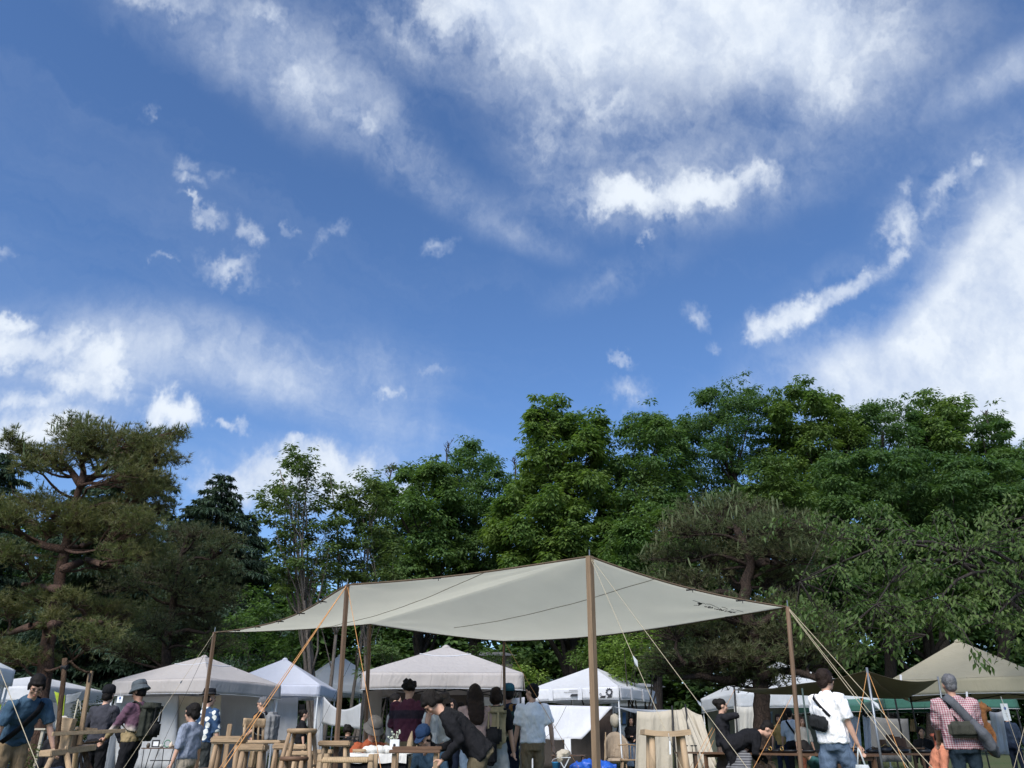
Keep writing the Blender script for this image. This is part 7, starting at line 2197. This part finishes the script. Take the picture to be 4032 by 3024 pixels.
# ironware tables
def iron_tables():
    p0, p1 = at(2800, 2960, 15.0), at(3420, 2992, 12.2)
    d = p1 - p0; ang = math.atan2(d.y, d.x); L = math.hypot(d.x, d.y)
    c = (p0 + p1) / 2
    z = .735
    root = plank_table('long brown plank table with black ironware', c.x, c.y, z, L, .5, BROWN, 'plank_table', ang)
    labs = ['black oval iron pan at the left end', 'black pan left of the bowing black coat', 'flat iron tray under the black coat', 'iron pan with a brass ring', 'second iron pan with a brass ring', 'black pan right of the canopy pole', 'small iron dish before the white T-shirt man']
    for k, t in enumerate((.22, .31, .40, .47, .545, .66, .78)):
        q = p0.lerp(p1, t)
        m = MB(); m.lathe([(.10, 0), (.15, .012), (.175, .04), (.17, .042), (.14, .018), (.02, .014)], n=22, sy=.7)
        o = m.build('iron_pan', IRON, None, True); o.location = (q.x, q.y, z + .002); o.rotation_euler = (0, 0, ang)
        tag(o, labs[k] + ' on the plank table', 'pan', 'black ironware on the plank table')
        if k in (3, 4):
            r_ = MB(); r_.tube([(.03 * math.cos(t2), -.13, .06 + .03 * math.sin(t2)) for t2 in [i * .5236 for i in range(13)]], .006, 6); r_.build('ring', BRASS, o, True)
        else:
            r_ = MB(); r_.tube([(.16, 0, .035), (.26, 0, .05), (.34, 0, .055)], [.012, .010, .012], 6); r_.build('handle', IRON, o, True)
    z2 = .72
    q0, q1 = at(3300, 2985, 14.8), at(3760, 2990, 14.5)
    root2 = plank_table('second plank table with dark wares behind the grey metal pole', (q0.x + q1.x) / 2, 14.7, z2, q1.x - q0.x, .6, BROWN, 'plank_table')
    for k, (px, w, h_, lab) in enumerate(((3330, .22, .05, 'flat dark tray far left on the second plank table'), (3372, .2, .07, 'black lidded pot on the second plank table'), (3440, .26, .05, 'wide black tray on the second plank table'), (3490, .2, .09, 'round black kettle on the second plank table'), (3545, .3, .06, 'long black tray on the second plank table'), (3640, .22, .05, 'black dish behind the checked-shirt man'))):
        m = MB(); m.lathe([(w * .4, 0), (w * .5, h_ * .4), (w * .48, h_), (w * .2, h_ * 1.15)], n=18, sy=.7); o = m.build('iron_tray', IRON, None, True); o.location = (at(px, 2985, 14.6).x, 14.55, z2 + .002)
        tag(o, lab, 'ironware', 'dark wares on the second plank table')
        m = MB(); m.tube([(-w * .4, 0, h_), (0, 0, h_ + .05), (w * .4, 0, h_)], .006, 5); m.build('handle', BRASS if k in (1, 3) else IRON, o, True)
    # stacked small boards and boxes
    zz = .78
    plank_table('far table with small wooden boxes under the green tent', at(3525, 2960, 19).x, 19, zz, 1.1, .5, BROWN)
    for k, (px, w, h_, c_) in enumerate(((3480, .10, .16, (.12, .07, .045)), (3496, .09, .12, (.3, .27, .22)), (3512, .14, .26, (.09, .05, .035)), (3536, .12, .22, (.11, .06, .04)), (3556, .12, .19, (.10, .055, .038)), (3574, .10, .14, (.26, .2, .14)))):
        m = MB(); m.box((0, 0, h_ / 2), (w, .12, h_), bev=.004); o = m.build('wooden_box', wood('box_%d' % k, c_), None); o.location = (at(px, 2940, 19).x, 19, zz + .001)
        tag(o, ('leftmost narrow brown box', 'pale second box', 'tallest brown box', 'brown box right of the tallest', 'fifth brown box', 'rightmost tan box')[k] + ' on the far table under the green tent', 'box', 'boxes under the green tent')
    # red trestle
    RED = matte('red_oxide_paint', (.27, .075, .045), .6, .2, 10)
    r = empty('red_trestle', 'rusty red wooden trestle left of the checked-shirt man', 'trestle', (at(3640, 3000, 14).x, 13.4, 0))
    for (x0, x1, dy) in ((-.02, -.30, -.1), (.03, .32, -.1), (.0, -.04, .1), (-.03, .12, .25)):
        m = MB(); beam(m, (x0, dy * .2, at(3640, 2892, 13.4).z), (x1, dy, 0), .04, .035); m.build('leg', RED, r)
    m = MB(); beam(m, (-.13, -.05, at(3640, 2892, 13.4).z - .01), (.13, -.05, at(3640, 2892, 13.4).z + .01), .05, .04); m.build('top_bar', RED, r)
iron_tables()

# far buildings glimpsed under the trees
def far_house(label, px, py, Y, w, hgt, roofh, wallc, roofc):
    p = at(px, py, Y)
    g = ground_z(Y)
    r = empty('far_house', label, 'building', (p.x, Y, g))
    top = p.z - g
    m = MB(); m.box((0, 0, (top - roofh) / 2), (w, 5, top - roofh)); wl = m.build('wall', matte('far_wall_%d' % int(px), wallc, .9), r)
    m = MB()
    z0 = top - roofh
    m.add([(-w / 2 - .4, -2.9, z0), (w / 2 + .4, -2.9, z0), (w / 2 + .4, 2.9, z0), (-w / 2 - .4, 2.9, z0), (-w / 2 + .6, 0, top), (w / 2 - .6, 0, top)], [(0, 1, 5, 4), (2, 3, 4, 5), (1, 2, 5), (3, 0, 4), (3, 2, 1, 0)])
    m.build('roof', matte('far_roof_%d' % int(px), roofc, .7, .15, 3, bump=.5, bscale=20), r)
    for k in range(3):
        m = MB(); m.box((-w * .3 + k * w * .3, -2.52, z0 * .55), (.9, .06, 1.1)); m.build('window', matte('far_glass', (.05, .06, .07), .15), r)
far_house('low house with a long grey tiled roof behind the hedge', 1870, 2568, 56, 5.2, 4, .5, (.32, .29, .26), (.17, .165, .165))
far_house('pale grey shed seen between trunks behind the bright bush', 2490, 2690, 55, 2.6, 3, .4, (.55, .56, .56), (.5, .5, .5))
